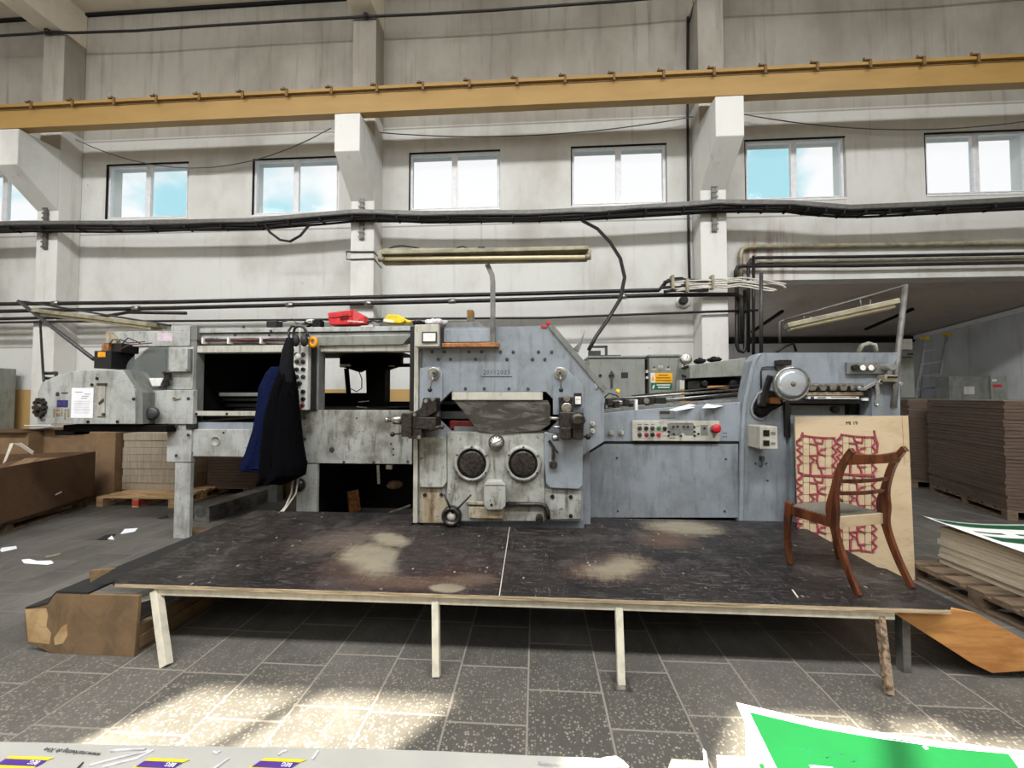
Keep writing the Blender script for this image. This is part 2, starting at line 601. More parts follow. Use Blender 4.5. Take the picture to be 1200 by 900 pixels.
    def build(s, name, mat, parent=None, bevel=0.0, seg=2):
        bm = s.bm
        bmesh.ops.recalc_face_normals(bm, faces=bm.faces[:])
        if parent is None:
            xs = [v.co for v in bm.verts]
            lo = Vector((min(c.x for c in xs), min(c.y for c in xs), min(c.z for c in xs)))
            hi = Vector((max(c.x for c in xs), max(c.y for c in xs), max(c.z for c in xs)))
            org = Vector(((lo.x + hi.x) / 2, (lo.y + hi.y) / 2, lo.z))
        else:
            org = ORG[parent.name]
        for v in bm.verts:
            v.co -= org
        me = bpy.data.meshes.new(name)
        bm.to_mesh(me)
        bm.free()
        o = bpy.data.objects.new(name, me)
        me.materials.append(MT[mat] if isinstance(mat, str) else mat)
        COL.objects.link(o)
        ORG[o.name] = org
        if parent is None:
            o.location = org
        else:
            o.parent = parent
        if bevel:
            b = o.modifiers.new('bevel', 'BEVEL')
            b.width = bevel
            b.segments = seg
            b.limit_method = 'ANGLE'
            b.angle_limit = math.radians(40)
            b.harden_normals = False
        return o


ORG = {}


def tag(o, label, cat, group=None):
    o['label'] = label
    o['category'] = cat
    if group:
        o['group'] = group
    return o


def struct(o):
    o['kind'] = 'structure'
    return o


def thing(name, loc, label, cat, group=None):
    o = bpy.data.objects.new(name, None)
    o.empty_display_size = .1
    COL.objects.link(o)
    o.location = loc
    ORG[o.name] = Vector(loc)
    return tag(o, label, cat, group)


def copy_tree(o, parent=None):
    c = o.copy()
    COL.objects.link(c)
    if parent is not None:
        c.parent = parent
    ORG[c.name] = ORG[o.name].copy()
    for ch in [k for k in bpy.data.objects if k.parent == o]:
        copy_tree(ch, c)
    return c


def text(body, size, mat, parent, M, name='lettering', extrude=.0006, align='CENTER', space=1.0):
    cu = bpy.data.curves.new('lettering', 'FONT')
    cu.body = body
    cu.size = size
    cu.extrude = extrude
    cu.align_x = align
    cu.align_y = 'CENTER'
    cu.space_character = space
    cu.resolution_u = 3
    tmp = bpy.data.objects.new('lettering', cu)
    COL.objects.link(tmp)
    dg = bpy.context.evaluated_depsgraph_get()
    me = bpy.data.meshes.new_from_object(tmp.evaluated_get(dg))
    bpy.data.objects.remove(tmp)
    bpy.data.curves.remove(cu)
    org = ORG[parent.name]
    me.transform(Matrix.Translation(-org) @ M)
    me.materials.clear()
    me.materials.append(MT[mat])
    o = bpy.data.objects.new(name, me)
    COL.objects.link(o)
    o.parent = parent
    ORG[o.name] = org
    return o


FRONT = Matrix.Rotation(pi / 2, 4, 'X')     # lettering that faces the camera side (-Y)


def front_at(p):
    return Matrix.Translation(p) @ FRONT
# ================================================================== THE HALL
YW = 6.93          # inner face of the long wall
YC = 6.57          # front of its columns
ZB = P(531, 246, YW).z
ZT = P(531, 177, YW).z
ZCEIL = P(85, 19, YW).z
ZSOF = P(1050, 326, YW).z
XA = 3.17          # where the wall opens into the low annex
XL, XR, YF = -13.2, 12.6, -5.0
seams = [P(500, 39, YW).z, P(500, 150, YW).z, P(600, 262, YW).z, P(420, 404, YW).z]
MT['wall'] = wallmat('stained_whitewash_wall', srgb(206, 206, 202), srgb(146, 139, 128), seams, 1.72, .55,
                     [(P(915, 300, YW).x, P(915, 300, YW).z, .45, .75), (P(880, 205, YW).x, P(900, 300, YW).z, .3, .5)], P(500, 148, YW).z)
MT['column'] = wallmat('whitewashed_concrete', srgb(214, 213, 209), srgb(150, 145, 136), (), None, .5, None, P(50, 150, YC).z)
MT['ceil'] = wallmat('grey_beige_ceiling', srgb(228, 220, 204), srgb(170, 160, 144), (), None, .5)
MT['annexwall'] = wallmat('grey_annex_wall', srgb(196, 199, 202), srgb(140, 138, 134), (), None, .6)
MT['soffit'] = wallmat('dark_soffit', srgb(190, 180, 170), srgb(136, 126, 116), (), None, .6)
MT['floor'] = floormat()
MT['pvc'] = plain('white_window_frame', srgb(226, 226, 228), .4, 0, .05)
MT['gap'] = plain('black_joint_gap', srgb(18, 16, 14), .9)

fl = struct(MB().box(XL - .3, XR + .3, YF - .3, 11.4, -.12, 0).build('floor', 'floor'))

WINX = [(-1.487 + 6 * k, 1.487 + 6 * k) for k in (-2, -1, 0, 1)]
WC = sorted([c for a in WINX for c in a])
HW = .848
w = MB()
Y2 = YW + .3
w.box(XL, XA, YW, Y2, 0, ZSOF)
w.box(XL, XR, YW, Y2, ZSOF, ZB)
w.box(XL, XR, YW, Y2, ZT, ZCEIL + .3)
edges = [XL]
for c in WC:
    if c - HW > XL and c + HW < XR:
        edges += [c - HW, c + HW]
edges.append(XR)
for i in range(0, len(edges), 2):
    w.box(edges[i], edges[i + 1], YW, Y2, ZB, ZT)
bmesh.ops.remove_doubles(w.bm, verts=w.bm.verts[:], dist=1e-5)
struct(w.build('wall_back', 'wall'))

k = 0
for c in WC:
    if not (c - HW > XL and c + HW < XR):
        continue
    k += 1
    f = MB()
    ya, yb = YW + .04, YW + .11
    t_ = .034
    x0, x1 = c - HW + .012, c + HW - .012
    z0, z1 = ZB + .012, ZT - .012
    f.box(x0, x0 + t_, ya, yb, z0, z1)
    f.box(x1 - t_, x1, ya, yb, z0, z1)
    f.box(x0 + t_, x1 - t_, ya, yb, z0, z0 + t_)
    f.box(x0 + t_, x1 - t_, ya, yb, z1 - t_, z1)
    f.box(c - .034, c + .034, ya - .012, yb, z0 + t_, z1 - t_)
    wf = struct(f.build('window_%d' % k, 'pvc', None, .006))
    MB().box(x0 - .012, x1 + .012, YW + .002, YW + .03, z1 - .004, z1 + .012).box(x0 - .012, x0 + .006, YW + .002, YW + .03, z0, z1 - .004).build('dark_joint', 'gap', wf)
    s = MB()
    s.box(x0 - .01, x1 + .01, YW - .012, YW + .04, ZB - .02, ZB + .012).build('sill', 'pvc', wf, .004)
    for sx in (-1, 1):
        g = MB()
        a, b = (x0 + t_, c - .034) if sx < 0 else (c + .034, x1 - t_)
        g.box(a + .002, b - .002, ya + .03, ya + .036, z0 + t_ + .002, z1 - t_ - .002).build('pane', 'pane', wf)
        q = MB()
        q.box(a, a + .016, ya - .01, ya + .02, z0 + t_, z1 - t_).box(b - .016, b, ya - .01, ya + .02, z0 + t_, z1 - t_)
        q.box(a + .016, b - .016, ya - .01, ya + .02, z1 - t_ - .016, z1 - t_).box(a + .016, b - .016, ya - .01, ya + .02, z0 + t_, z0 + t_ + .016)
        q.build('sash', 'pvc', wf)

# columns with their brackets that carry the crane runway
zct = P(402, 133, 5.98).z
zcb = P(402, 177, 5.98).z
zck = P(420, 236, YC).z
zgird = P(62, 39, YC).z
for i, cx in enumerate((-9.04, -3.04, 2.96, 8.96)):
    h = .212
    m = MB()
    m.box(cx - h, cx + h, YC, YW, ZSOF if cx > 5 else 0, zgird)
    m.prism([(cx - h, YC, zck), (cx - h, 5.98, zcb), (cx - h, 5.98, zct), (cx - h, YC, zct)], (2 * h, 0, 0))
    struct(m.build('pillar_%d' % (i + 1), 'column', None, .012))
    m = MB()
    m.box(cx - h * 1.0, cx + h * 1.0, YF, YW, zgird + .004, ZCEIL)
    struct(m.build('roof_beam_%d' % (i + 1), 'ceil', None, .01))

# roof: closed above the machine, a long skylight behind the camera
SKY0, SKY1 = -1.9, -.7
m = MB()
m.box(XL, XR, SKY1, YW + .3, ZCEIL, ZCEIL + .25)
m.box(XL, XR, YF, SKY0, ZCEIL, ZCEIL + .25)
struct(m.build('ceiling', 'ceil'))
struct(MB().box(XL - 1.5, XR + 1.5, SKY0 - .2, SKY1 + .2, ZCEIL + .26, ZCEIL + .3).build('window_30', 'pvc'))  # opaque panel added to keep the sun from entering by the skylight slot
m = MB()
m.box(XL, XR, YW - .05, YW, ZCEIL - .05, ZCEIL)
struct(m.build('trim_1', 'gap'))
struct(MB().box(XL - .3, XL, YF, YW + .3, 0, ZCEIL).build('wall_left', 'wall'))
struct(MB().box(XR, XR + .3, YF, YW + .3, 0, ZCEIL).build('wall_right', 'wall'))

# annex behind the right bay
YB = 11.0
XRW = 10.05
zs2 = ZSOF - .40
m = MB()
m.prism([(XA, YW + .3, ZSOF), (XA, YB, zs2), (XA, YB, zs2 + .2), (XA, YW + .3, ZSOF + .2)], (XR - XA, 0, 0))
struct(m.build('ceiling_annex', 'soffit'))
struct(MB().box(XA - 6, XR, YB, YB + .25, 0, zs2 + .2).build('wall_annex_back', 'annexwall'))
m = MB()
m.prism([(XRW, 7.4, 0), (XRW, YB, 0), (XRW, YB, zs2 - .002), (XRW, 7.4, ZSOF - .03)], (.25, 0, 0))
struct(m.build('wall_annex_right', 'annexwall'))
struct(MB().box(XA - .25, XA, YW + .3, YB, 0, zs2).build('wall_annex_left', 'annexwall'))
m = MB()
m.bar([(XRW - .03, 7.5, ZSOF - .12), (XRW - .03, YB - .05, zs2 - .06)], .05, .10)
struct(m.build('trim_2', 'pvc'))
m = MB()
m.box(XA + .02, XRW - .02, YB - .12, YB, zs2 - .17, zs2 - .02)
struct(m.build('trim_3', 'gap'))
m = MB()
for zz in (1.74, 2.12):
    m.box(XA + .05, XRW - .05, YB - .03, YB, zz, zz + .06)
struct(m.build('trim_4', 'soffit'))

# opposite wall, behind the camera, with the windows that throw the sun on the floor
AZ = math.radians(37)
EL = math.radians(44)
SUND = Vector((math.sin(AZ) * math.cos(EL), math.cos(AZ) * math.cos(EL), -math.sin(EL)))   # travel of the light


def back_to_wall(px, py, Y=YF):
    p = PZ(px, py, 0)
    t = (p.y - Y) / SUND.y
    q = p - SUND * t
    return q


zhead = back_to_wall(400, 812).z
zsill = zhead - 3.3
gaps = []
for a, b in (((240, 803), (545, 812)), ((862, 832), (1330, 852))):
    gaps.append((back_to_wall(*a).x, back_to_wall(*b).x))
m = MB()
m.box(XL, XR, YF - .02, YF, 0, zsill)
m.box(XL, XR, YF - .02, YF, zhead, ZCEIL)
xs = [XL, gaps[0][0], gaps[0][1], gaps[1][0], gaps[1][1], XR]
for i in (0, 2, 4):
    m.box(xs[i], xs[i + 1], YF - .02, YF, zsill, zhead)
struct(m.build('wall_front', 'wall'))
mx = [back_to_wall(362, 815).x, back_to_wall(1032, 846).x]
k = 20
for i, (a, b) in enumerate(gaps):
    m = MB()
    m.box(mx[i] - .035, mx[i] + .035, YF - .02, YF, zsill, zhead)
    m.box(a, b, YF - .02, YF, zsill, zsill + .03)
    struct(m.build('window_%d' % (k + i), 'pvc'))

# ------------------------------------------------------------------ light
wd = bpy.data.worlds.new('sky')
SC.world = wd
wd.use_nodes = True
nt = wd.node_tree
bg = nt.nodes['Background']
tc = nt.nodes.new('ShaderNodeTexCoord')
mp = nt.nodes.new('ShaderNodeMapping')
mp.inputs['Scale'].default_value = (1.0, 1.0, 1.9)
mp.inputs['Location'].default_value = (.32, .0, .12)
nt.links.new(tc.outputs['Generated'], mp.inputs['Vector'])
no = nt.nodes.new('ShaderNodeTexNoise')
no.inputs['Scale'].default_value = 2.6
no.inputs['Detail'].default_value = 7
no.inputs['Roughness'].default_value = .5
no.inputs['Distortion'].default_value = .3
nt.links.new(mp.outputs[0], no.inputs['Vector'])
mr = nt.nodes.new('ShaderNodeMapRange')
mr.interpolation_type = 'SMOOTHSTEP'
mr.inputs['From Min'].default_value = .43
mr.inputs['From Max'].default_value = .55
acc = no.outputs['Fac']
for (dx, dy, dz, wdt, amt) in ((.05, .90, .43, .93, .22), (.68, .63, .37, .965, .25), (-.72, .62, .30, .97, .04), (.50, .78, .38, .985, -.12)):
    v = Vector((dx, dy, dz)).normalized()
    dt = nt.nodes.new('ShaderNodeVectorMath')
    dt.operation = 'DOT_PRODUCT'
    dt.inputs[1].default_value = v
    nt.links.new(tc.outputs['Generated'], dt.inputs[0])
    bm_ = nt.nodes.new('ShaderNodeMapRange')
    bm_.interpolation_type = 'SMOOTHSTEP'
    bm_.inputs['From Min'].default_value = wdt
    bm_.inputs['From Max'].default_value = 1.0 - (1.0 - wdt) * .4
    bm_.inputs['To Max'].default_value = amt
    nt.links.new(dt.outputs['Value'], bm_.inputs['Value'])
    ad = nt.nodes.new('ShaderNodeMath')
    nt.links.new(acc, ad.inputs[0])
    nt.links.new(bm_.outputs[0], ad.inputs[1])
    acc = ad.outputs[0]
nt.links.new(acc, mr.inputs['Value'])
mi = nt.nodes.new('ShaderNodeMix')
mi.data_type = 'RGBA'
mi.inputs[6].default_value = (.45, .86, .97, 1)
mi.inputs[7].default_value = (1.12, 1.13, 1.14, 1)
nt.links.new(mr.outputs[0], mi.inputs[0])
nt.links.new(mi.outputs[2], bg.inputs['Color'])
bg.inputs['Strength'].default_value = 1.0


def area(name, loc, rot, sx, sy, power, col=(1, 1, 1)):
    l = bpy.data.lights.new(name, 'AREA')
    l.shape = 'RECTANGLE'
    l.size, l.size_y = sx, sy
    l.energy = power
    l.color = col
    o = bpy.data.objects.new(name, l)
    COL.objects.link(o)
    o.location = loc
    o.rotation_euler = rot
    return o


area('skylight', (-1.5, (SKY0 + SKY1) / 2, ZCEIL - .05), (math.radians(16), 0, 0), 20, 1.1, 2550, (.985, .995, 1.0))
area('front_windows', (-3.0, YF + .1, zhead - 1.4), (math.radians(90), 0, 0), 16, 2.6, 290, (.97, .985, 1.0))
area('annex_fill_light', (XA + .06, 9.2, 2.35), (math.radians(90), 0, math.radians(-90)), 2.2, 1.0, 22, (.97, .985, 1.0))  # fill light added to brighten the annex; no real window known here
m = MB()
for a_, b_2 in ((8.05, 8.10), (10.30, 10.35), (9.18, 9.22)):
    m.box(XA, XA + .05, a_, b_2, 1.8, 2.9)
m.box(XA, XA + .05, 8.1, 10.3, 1.8, 1.85).box(XA, XA + .05, 8.1, 10.3, 2.85, 2.9)
struct(m.build('window_31', 'pvc'))  # unseen frame added around the annex fill light
sl = bpy.data.lights.new('sun', 'SUN')
sl.energy = 42.0
sl.angle = math.radians(.53)
sl.color = (1.0, .91, .74)
so = bpy.data.objects.new('sun', sl)
COL.objects.link(so)
so.location = (0, 0, 20)
so.rotation_euler = SUND.to_track_quat('-Z', 'Y').to_euler()

SC.view_settings.view_transform = 'Standard'
SC.view_settings.look = 'None'
SC.view_settings.gamma = 1
SC.view_settings.use_curve_mapping = False
SC.view_settings.exposure = -0.16
SC.cycles.max_bounces = 8
SC.cycles.diffuse_bounces = 5
SC.cycles.caustics_reflective = False
SC.cycles.caustics_refractive = False
SC.cycles.sample_clamp_indirect = 4.0
SC.cycles.use_denoising = True

# ------------------------------------------------------------------ crane runway
YG = 6.00
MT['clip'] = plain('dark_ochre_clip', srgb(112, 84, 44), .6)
za, zb_ = P(600, 123.5, YG).z, P(600, 94, YG).z
g = thing('crane_girder', (0, YG + .1, za), 'long ochre yellow crane runway girder carried on the column brackets', 'crane girder')
m = MB()
m.box(XL + .05, XR - .05, YG + .05, YG + .16, za + .03, zb_ - .10)
m.box(XL + .05, XR - .05, YG, YG + .14, za, za + .03)
m.box(XL + .05, XR - .05, YG - .0, YG + .05, za + .03, zb_ - .10)
m.build('web', 'ochre', g)
MB().box(XL + .05, XR - .05, YG - .05, YG + .24, zb_ - .07, zb_ - .02).build('top_flange', 'ochre', g)
MB().box(XL + .05, XR - .05, YG + .02, YG + .10, zb_ - .02, zb_ + .012).build('rail', 'ochre', g)
MB().box(XL + .05, XR - .05, YG - .008, YG + .14, zb_ - .10, zb_ - .07).build('painted_shade_strip', 'clip', g)  # solid strip; the shade below the flange is put into its darker colour
for i in range(28):
    x = -10.1 + i * .752
    if abs(x) > 10.6:
        continue
    c = MB()
    c.box(x - .06, x + .03, YG - .075, YG + .05, zb_ - .02, zb_ - .002)
    c.tube([(x - .03, YG - .03, zb_ - .02), (x - .03, YG - .03, zb_ + .045)], .014, 6)
    c.box(x + .02, x + .06, YG - .065, YG - .048, zb_ - .125, zb_ - .002)
    c.build('rail_clip', 'clip', g)

# ------------------------------------------------------------------ services on the long wall
def wobble(pts, n, amp, seed):
    r = random.Random(seed)
    out = []
    for i in range(len(pts) - 1):
        a, b = Vector(pts[i]), Vector(pts[i + 1])
        for j in range(n):
            t = j / n
            out.append(a.lerp(b, t) + Vector((0, r.uniform(-amp, amp), r.uniform(-amp, amp))))
    out.append(Vector(pts[-1]))
    return out


YT = 6.42
tp = [(-190, 273), (-60, 269), (30, 266), (165, 266), (300, 263), (418, 253), (500, 255), (620, 254), (700, 251), (840, 242), (925, 243), (992, 248.5), (1080, 245), (1260, 236), (1510, 224)]
t3 = [P(x, y, YT) for x, y in tp]
tr = thing('cable_tray', P(600, 256, YT), 'long grey tray of black cables strung across the wall below the windows', 'cable tray')
MB().bar([p + Vector((0, 0, .045)) for p in t3], .16, .07).build('tray', 'traymetal', tr)
for k in range(6):
    off = Vector((0, -.075 + .03 * k, -.005 - .022 * (k % 3)))
    MB().tube([p + off for p in wobble([q for q in t3], 3, .010, 30 + k)], .019, 6).build('cable', 'cable', tr)
for i in range(46):
    t = i / 45 * (len(t3) - 1)
    a = int(min(t, len(t3) - 2))
    p = t3[a].lerp(t3[a + 1], t - a)
    MB().box(p.x - .012, p.x + .012, p.y - .095, p.y + .085, p.z - .075, p.z + .005).build('cable_tie', 'gap', tr)
for cx, yy in ((-9.04, 266), (-3.04, 254), (2.96, 242)):
    zz = P(P(600, 256, YT).x, yy, YT).z
    base = min(t3, key=lambda p: abs(p.x - cx)).z
    m = MB()
    m.box(cx - .035, cx + .035, YC - .04, YC, base - .36, base + .42)
    for j in range(9):
        m.box(cx - .055, cx + .055, YC - .05, YC - .04, base - .34 + j * .09, base - .31 + j * .09)
    m.build('wall_bracket', 'traymetal', tr)
m = MB()
lp = [P(310, 262, YT - .06), P(316, 272, YT - .09), P(328, 281, YT - .1), P(340, 283, YT - .1), P(352, 276, YT - .09), P(362, 264, YT - .06)]
m.tube(lp, .022, 6)
m.build('hanging_loop', 'cable', tr)
m = MB()
m.tube([P(420, 252, YT - .05), P(438, 249, YT - .06), P(455, 248, YT - .06), P(475, 250, YT - .05), P(490, 253, YT - .04)], .02, 6)
m.build('slack_loop', 'cable', tr)

hose = [P(683, 259, 6.35), P(700, 268, 6.2), P(715, 284, 5.95), P(727, 303, 5.7), P(732, 325, 5.5), P(727, 350, 5.3), P(712, 375, 5.15), P(698, 395, 5.05), P(690, 410, 5.0)]
tag(MB().tube(hose, .026, 8).build('hanging_cable', 'cable'), 'thick black cable drooping from the cable tray down behind the press', 'cable')


def pipe(name, pts, Y, r, mat, label, couplings=()):
    p3 = [P(a, b, Y) if len((a, b)) == 2 else None for a, b in pts]
    th = thing(name, p3[0], label, 'pipe')
    MB().tube(p3, r, 10).build('pipe_run', mat, th)
    for (cx, cy) in couplings:
        c = P(cx, cy, Y)
        d = (P(cx + 8, cy, Y) - P(cx, cy, Y)).x
        MB().tube([c - Vector((d / 2, 0, 0)), c + Vector((d / 2, 0, 0))], r * 1.35, 10).build('coupling', 'steel', th)
    return th


pipe('wall_pipe', [(-190, 358.5), (-60, 357), (200, 354), (400, 349), (600, 344.5), (772, 340), (780, 331), (786, 327.5), (800, 327)], 6.45, .034, 'pipeblk', 'black pipe highest of the three that cross the columns above the machine', [(66, 355.5)])
pipe('wall_pipe', [(-190, 368), (-60, 366), (200, 361), (400, 356), (600, 351.5), (770, 346), (862, 345), (868, 348), (869, 356), (869, 400)], 6.47, .034, 'pipeblk', 'black pipe just under the highest one on the column fronts', [(160, 361.5), (340, 357.5), (432, 355.5), (530, 353), (730, 347.5)])
pipe('wall_pipe', [(-190, 378), (-60, 375), (120, 371), (150, 366), (218, 367)], 6.49, .028, 'pipeblk', 'short black pipe behind the slanted lamp at far left')
pipe('wall_pipe', [(-190, 380.5), (-60, 379), (60, 377), (240, 376), (420, 374), (640, 372.5), (770, 367.5), (888, 363.5)], 6.50, .020, 'pipeblk', 'thin black pipe lowest across the columns behind the machine top')
pipe('wall_pipe', [(868, 330), (868, 298), (869.5, 292), (876, 289.5), (1000, 287.5), (1290, 283), (1510, 279.5)], 6.86, .040, 'lamphouse', 'beige rusty pipe uppermost over the annex opening')
pipe('wall_pipe', [(877, 413), (877, 310), (880, 304), (888, 302), (1000, 301), (1290, 295.5), (1510, 291.5)], 6.84, .027, 'pipeblk', 'black pipe second from the top over the annex opening')
pipe('wall_pipe', [(880, 309), (890, 307), (1010, 305), (1290, 300), (1510, 296)], 6.88, .020, 'lamphouse', 'thin tan pipe between the black pipes over the annex opening')
pipe('wall_pipe', [(862, 330), (862, 318), (864, 313), (870, 311.8), (1000, 311.5), (1290, 306), (1510, 302)], 6.82, .028, 'pipeblk', 'black pipe lowest over the annex opening edge')
pipe('riser_pipe', [(863.5, 330), (863.5, 405), (866, 411), (871, 412.5), (873, 409), (873, 340)], 6.55, .030, 'pipeblk', 'black riser pipe with a bottom bend beside the last column')
pipe('riser_pipe', [(883, 300), (883, 416)], 6.62, .024, 'pipeblk', 'straight black riser pipe at the annex edge')
pipe('overhead_rod', [(892, 320), (892, 414)], 5.0, .022, 'dkgrey', 'thin dark upright rod standing behind the right machine housing')

for (a, b), lab in ((((1014, 386, 9.2), (1070, 362, 8.2)), 'dark slanting strut under the annex soffit right of the lamp'), (((881, 389, 9.3), (917, 364.5, 8.0)), 'dark slanting strut under the annex soffit beside the riser pipes')):
    tag(MB().bar([P(*a), P(*b)], .05, .05).build('ceiling_strut', 'inside'), lab, 'strut')
# bundle of white cables at the last column
wc = thing('cable_bundle', P(840, 330, 6.35), 'untidy bundle of white cables clamped at the last column', 'cables')
ends = [((786, 331), (845, 327), (868, 326), (893, 328), (921, 333)), ((790, 335), (840, 332), (868, 330), (900, 333), (921, 337)), ((785, 338), (830, 336), (866, 333), (890, 336), (910, 340)),
        ((800, 329), (840, 329), (866, 328.5), (896, 331), (919, 335)), ((792, 341), (842, 337), (866, 336), (885, 338), (907, 341))]
for i, e in enumerate(ends):
    yy = (6.35, 6.33, 6.3, 6.3, 6.1)
    MB().tube(wobble([P(a, b, yy[j]) for j, (a, b) in enumerate(e)], 3, .012, 60 + i), .014, 6).build('white_cable', 'wirewhite', wc)
for i, e in enumerate([((778, 331), (800, 328), (830, 331)), ((776, 337), (800, 335), (826, 338)), ((778, 342), (806, 340), (830, 340))]):
    MB().tube(wobble([P(a, b, 6.36) for a, b in e], 3, .012, 80 + i), .026, 6).build('dark_sleeve', 'cable', wc)
for a, b in ((789, 330), (806, 334), (836, 330)):
    MB().pbox(a - 1.5, b - 8, a + 1.5, b + 8, 6.29, 6.40).build('clamp', 'lamphouse', wc)

bell = thing('wall_siren', P(800, 353, YW - .1), 'small round black siren on a white plate below the cable bundle', 'siren')
MB().disc(800, 353, 8, YW - .02, .03).build('back_plate', 'nearwhite', bell)
MB().disc(800, 352.5, 5, YW - .05, .08).build('horn', 'black', bell)

dc = [P(806, -30, YW - .03), P(806, 20, YW - .03), P(805.8, 130, YW - .03), P(806.5, 200, YW - .03), P(806.8, 280, YW - .03), P(808, 328, YW - .05)]
dc2 = [P(813, -14, 6.72), P(813.5, 6, 6.74), P(811, 17, 6.8), P(806.8, 26, YW - .03)]
c_ = thing('drop_cable', dc[-1], 'thin black cable falling straight down the wall beside the third column', 'cable')
MB().tube(dc[1:], .022, 6).build('cable', 'cable', c_)
MB().tube(dc2, .022, 6).build('upper_bend', 'cable', c_)

tw = [(-190, 52), (-60, 45.5), (0, 42), (40, 39.5), (62, 37.5), (86, 38.5), (160, 36), (240, 30.5), (330, 25), (429, 19.5), (500, 16.5), (580, 12), (660, 6), (720, 2), (845, -9), (1100, -22), (1330, -42), (1500, -55)]
t_ = thing('ceiling_wire', P(429, 19, YC - .06), 'black wire slung from column head to column head under the roof', 'wire')
MB().tube([P(a, b, YC - .05) for a, b in tw], .022, 6).build('wire', 'cable', t_)
for a, b in ((56, 36.5), (429, 18.5)):
    MB().ball(P(a, b, YC - .06), .05, 10).build('insulator', 'black', t_)
t_ = thing('ceiling_wire', P(30, 20, YC - 1.0), 'loose thin wire hanging off the roof beam at top left', 'wire')
MB().tube([P(17, -2, 6.0), P(32, 9, 6.2), P(45, 16, 6.35), P(53, 26, 6.48), P(56, 34, 6.5)], .012, 6).build('wire', 'cable', t_)
# thin sagging wires between the brackets
for i, (a, b, sag) in enumerate((((60, 148), (388, 150), 48), ((440, 155), (832, 133), 14), ((872, 134), (1230, 138), 16))):
    n = 14
    pts = []
    for j in range(n + 1):
        t = j / n
        pts.append(P(a[0] + (b[0] - a[0]) * t, a[1] + (b[1] - a[1]) * t + sag * 4 * t * (1 - t), 6.80))
    lab = ('deep sagging grey wire slung below the girder in the left bay', 'slack grey wire slung below the girder in the middle bay', 'slack grey wire slung below the girder in the right bay')[i]
    tag(MB().tube(pts, .009, 5).build('slack_wire', 'traymetal'), lab, 'wire')
# conduit loop around the second column
tag(MB().tube([P(406, 295, YC - .02), P(438, 295, YC - .02), P(446, 305, YW - .03)], .012, 6).tube([P(406, 295, YC - .02), P(406, 304, YC - .02), P(438, 303, YC - .02), P(447, 314, YW - .03)], .010, 6)
    .build('column_conduit', 'dkgrey'), 'thin dark conduit wrapped around the second column', 'conduit')
# ================================================================== THE MACHINE
Y1 = 3.58      # front of the press frame
Y3 = 3.90      # front of the feeder side
YLf = 4.20     # front of the delivery side
M_ = thing('die_cutting_machine', (0, 4.3, 0), 'long blue grey and white die cutting press line standing behind the dark plywood platform', 'machine')


def pt(name, m, mat, bevel=.006, parent=None):
    return m.build(name, mat, parent or M_, bevel)


# ---- press frame: one thick side plate with an eight sided opening
fr = MB()
YB1 = Y1 + .10
top = [(486, 384), (645, 382), (708, 457), (708, 459), (640, 459), (528, 459), (486, 459)]
fr.ppoly(top, Y1, YB1)
fr.ppoly([(486, 459), (528, 459), (513, 474), (513, 492), (527, 505.5), (486, 505.5)], Y1, YB1)
fr.ppoly([(640, 459), (708, 459), (708, 505.5), (642, 505.5), (655, 492), (655, 474)], Y1, YB1)
fr.ppoly([(486, 505.5), (708, 505.5), (708, 517), (683, 533), (683, 610), (486, 612.5)], Y1, YB1)
frame = pt('press_frame', fr, 'blue', 0)
# the body behind it
b = MB()
pl, pr = P(488, 500, Y1).x, P(706, 500, Y1).x
zt1 = P(600, 386, Y1).z
b.ppoly([(490, 386), (644, 384), (704, 457), (704, 517), (681, 534), (681, 606), (490, 606)], Y1 + .62, Y1 + 1.7)
b.build('press_body', 'grey', M_)
b = MB()
b.box(pl, pl + .05, YB1, Y1 + .62, .05, zt1 - .02)
b.box(pl, P(640, 400, Y1).x, YB1, Y1 + .62, zt1 - .06, zt1 - .02)
b.box(pl, pr - .1, YB1, Y1 + .62, .05, P(600, 520, Y1).z)
b.build('press_housing', 'blue', M_)
m = MB()
m.pbox(480, 382, 485, 482, Y1 + .02, Y1 + .2)
pt('dark_edge_strip', m, 'black')
m = MB()
m.pbox(484.6, 384, 489.8, 613, Y1 - .03, Y1 + .06)
pt('edge_post', m, 'cream', .004)
m = MB()
m.pbox(490.6, 407, 493, 600, Y1 - .012, Y1 + .06)
pt('edge_channel', m, 'grey', .002)
# machine interior seen through the opening
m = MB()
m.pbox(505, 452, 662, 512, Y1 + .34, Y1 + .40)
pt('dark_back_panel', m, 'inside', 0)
m = MB()
m.pbox(514, 482, 552, 491, Y1 + .13, Y1 + .30)
m.pbox(514, 470, 560, 474, Y1 + .2, Y1 + .3)
pt('cross_bar', m, 'dkgrey', .004)
m = MB()
m.pbox(527, 493, 560, 503, Y1 + .11, Y1 + .3)
pt('red_guard_bar', m, 'dkred', .004)
m = MB()
m.pbox(532, 500, 566, 505, Y1 + .05, Y1 + .28)
pt('lower_bar', m, 'grey', .003)
# scratched plastic guard
gd = MB()
gd.ppoly([(531, 468), (642, 469), (645, 476), (644.5, 497), (634, 504), (590, 508), (560, 505), (547, 487)], Y1 - .045, Y1 - .038)
guard = pt('plastic_guard', gd, 'guard', 0)
m = MB()
m.pbox(529.5, 459.5, 636, 468.8, Y1 - .06, Y1 - .02)
m.build('hinge_strip', 'cream', guard, .004)

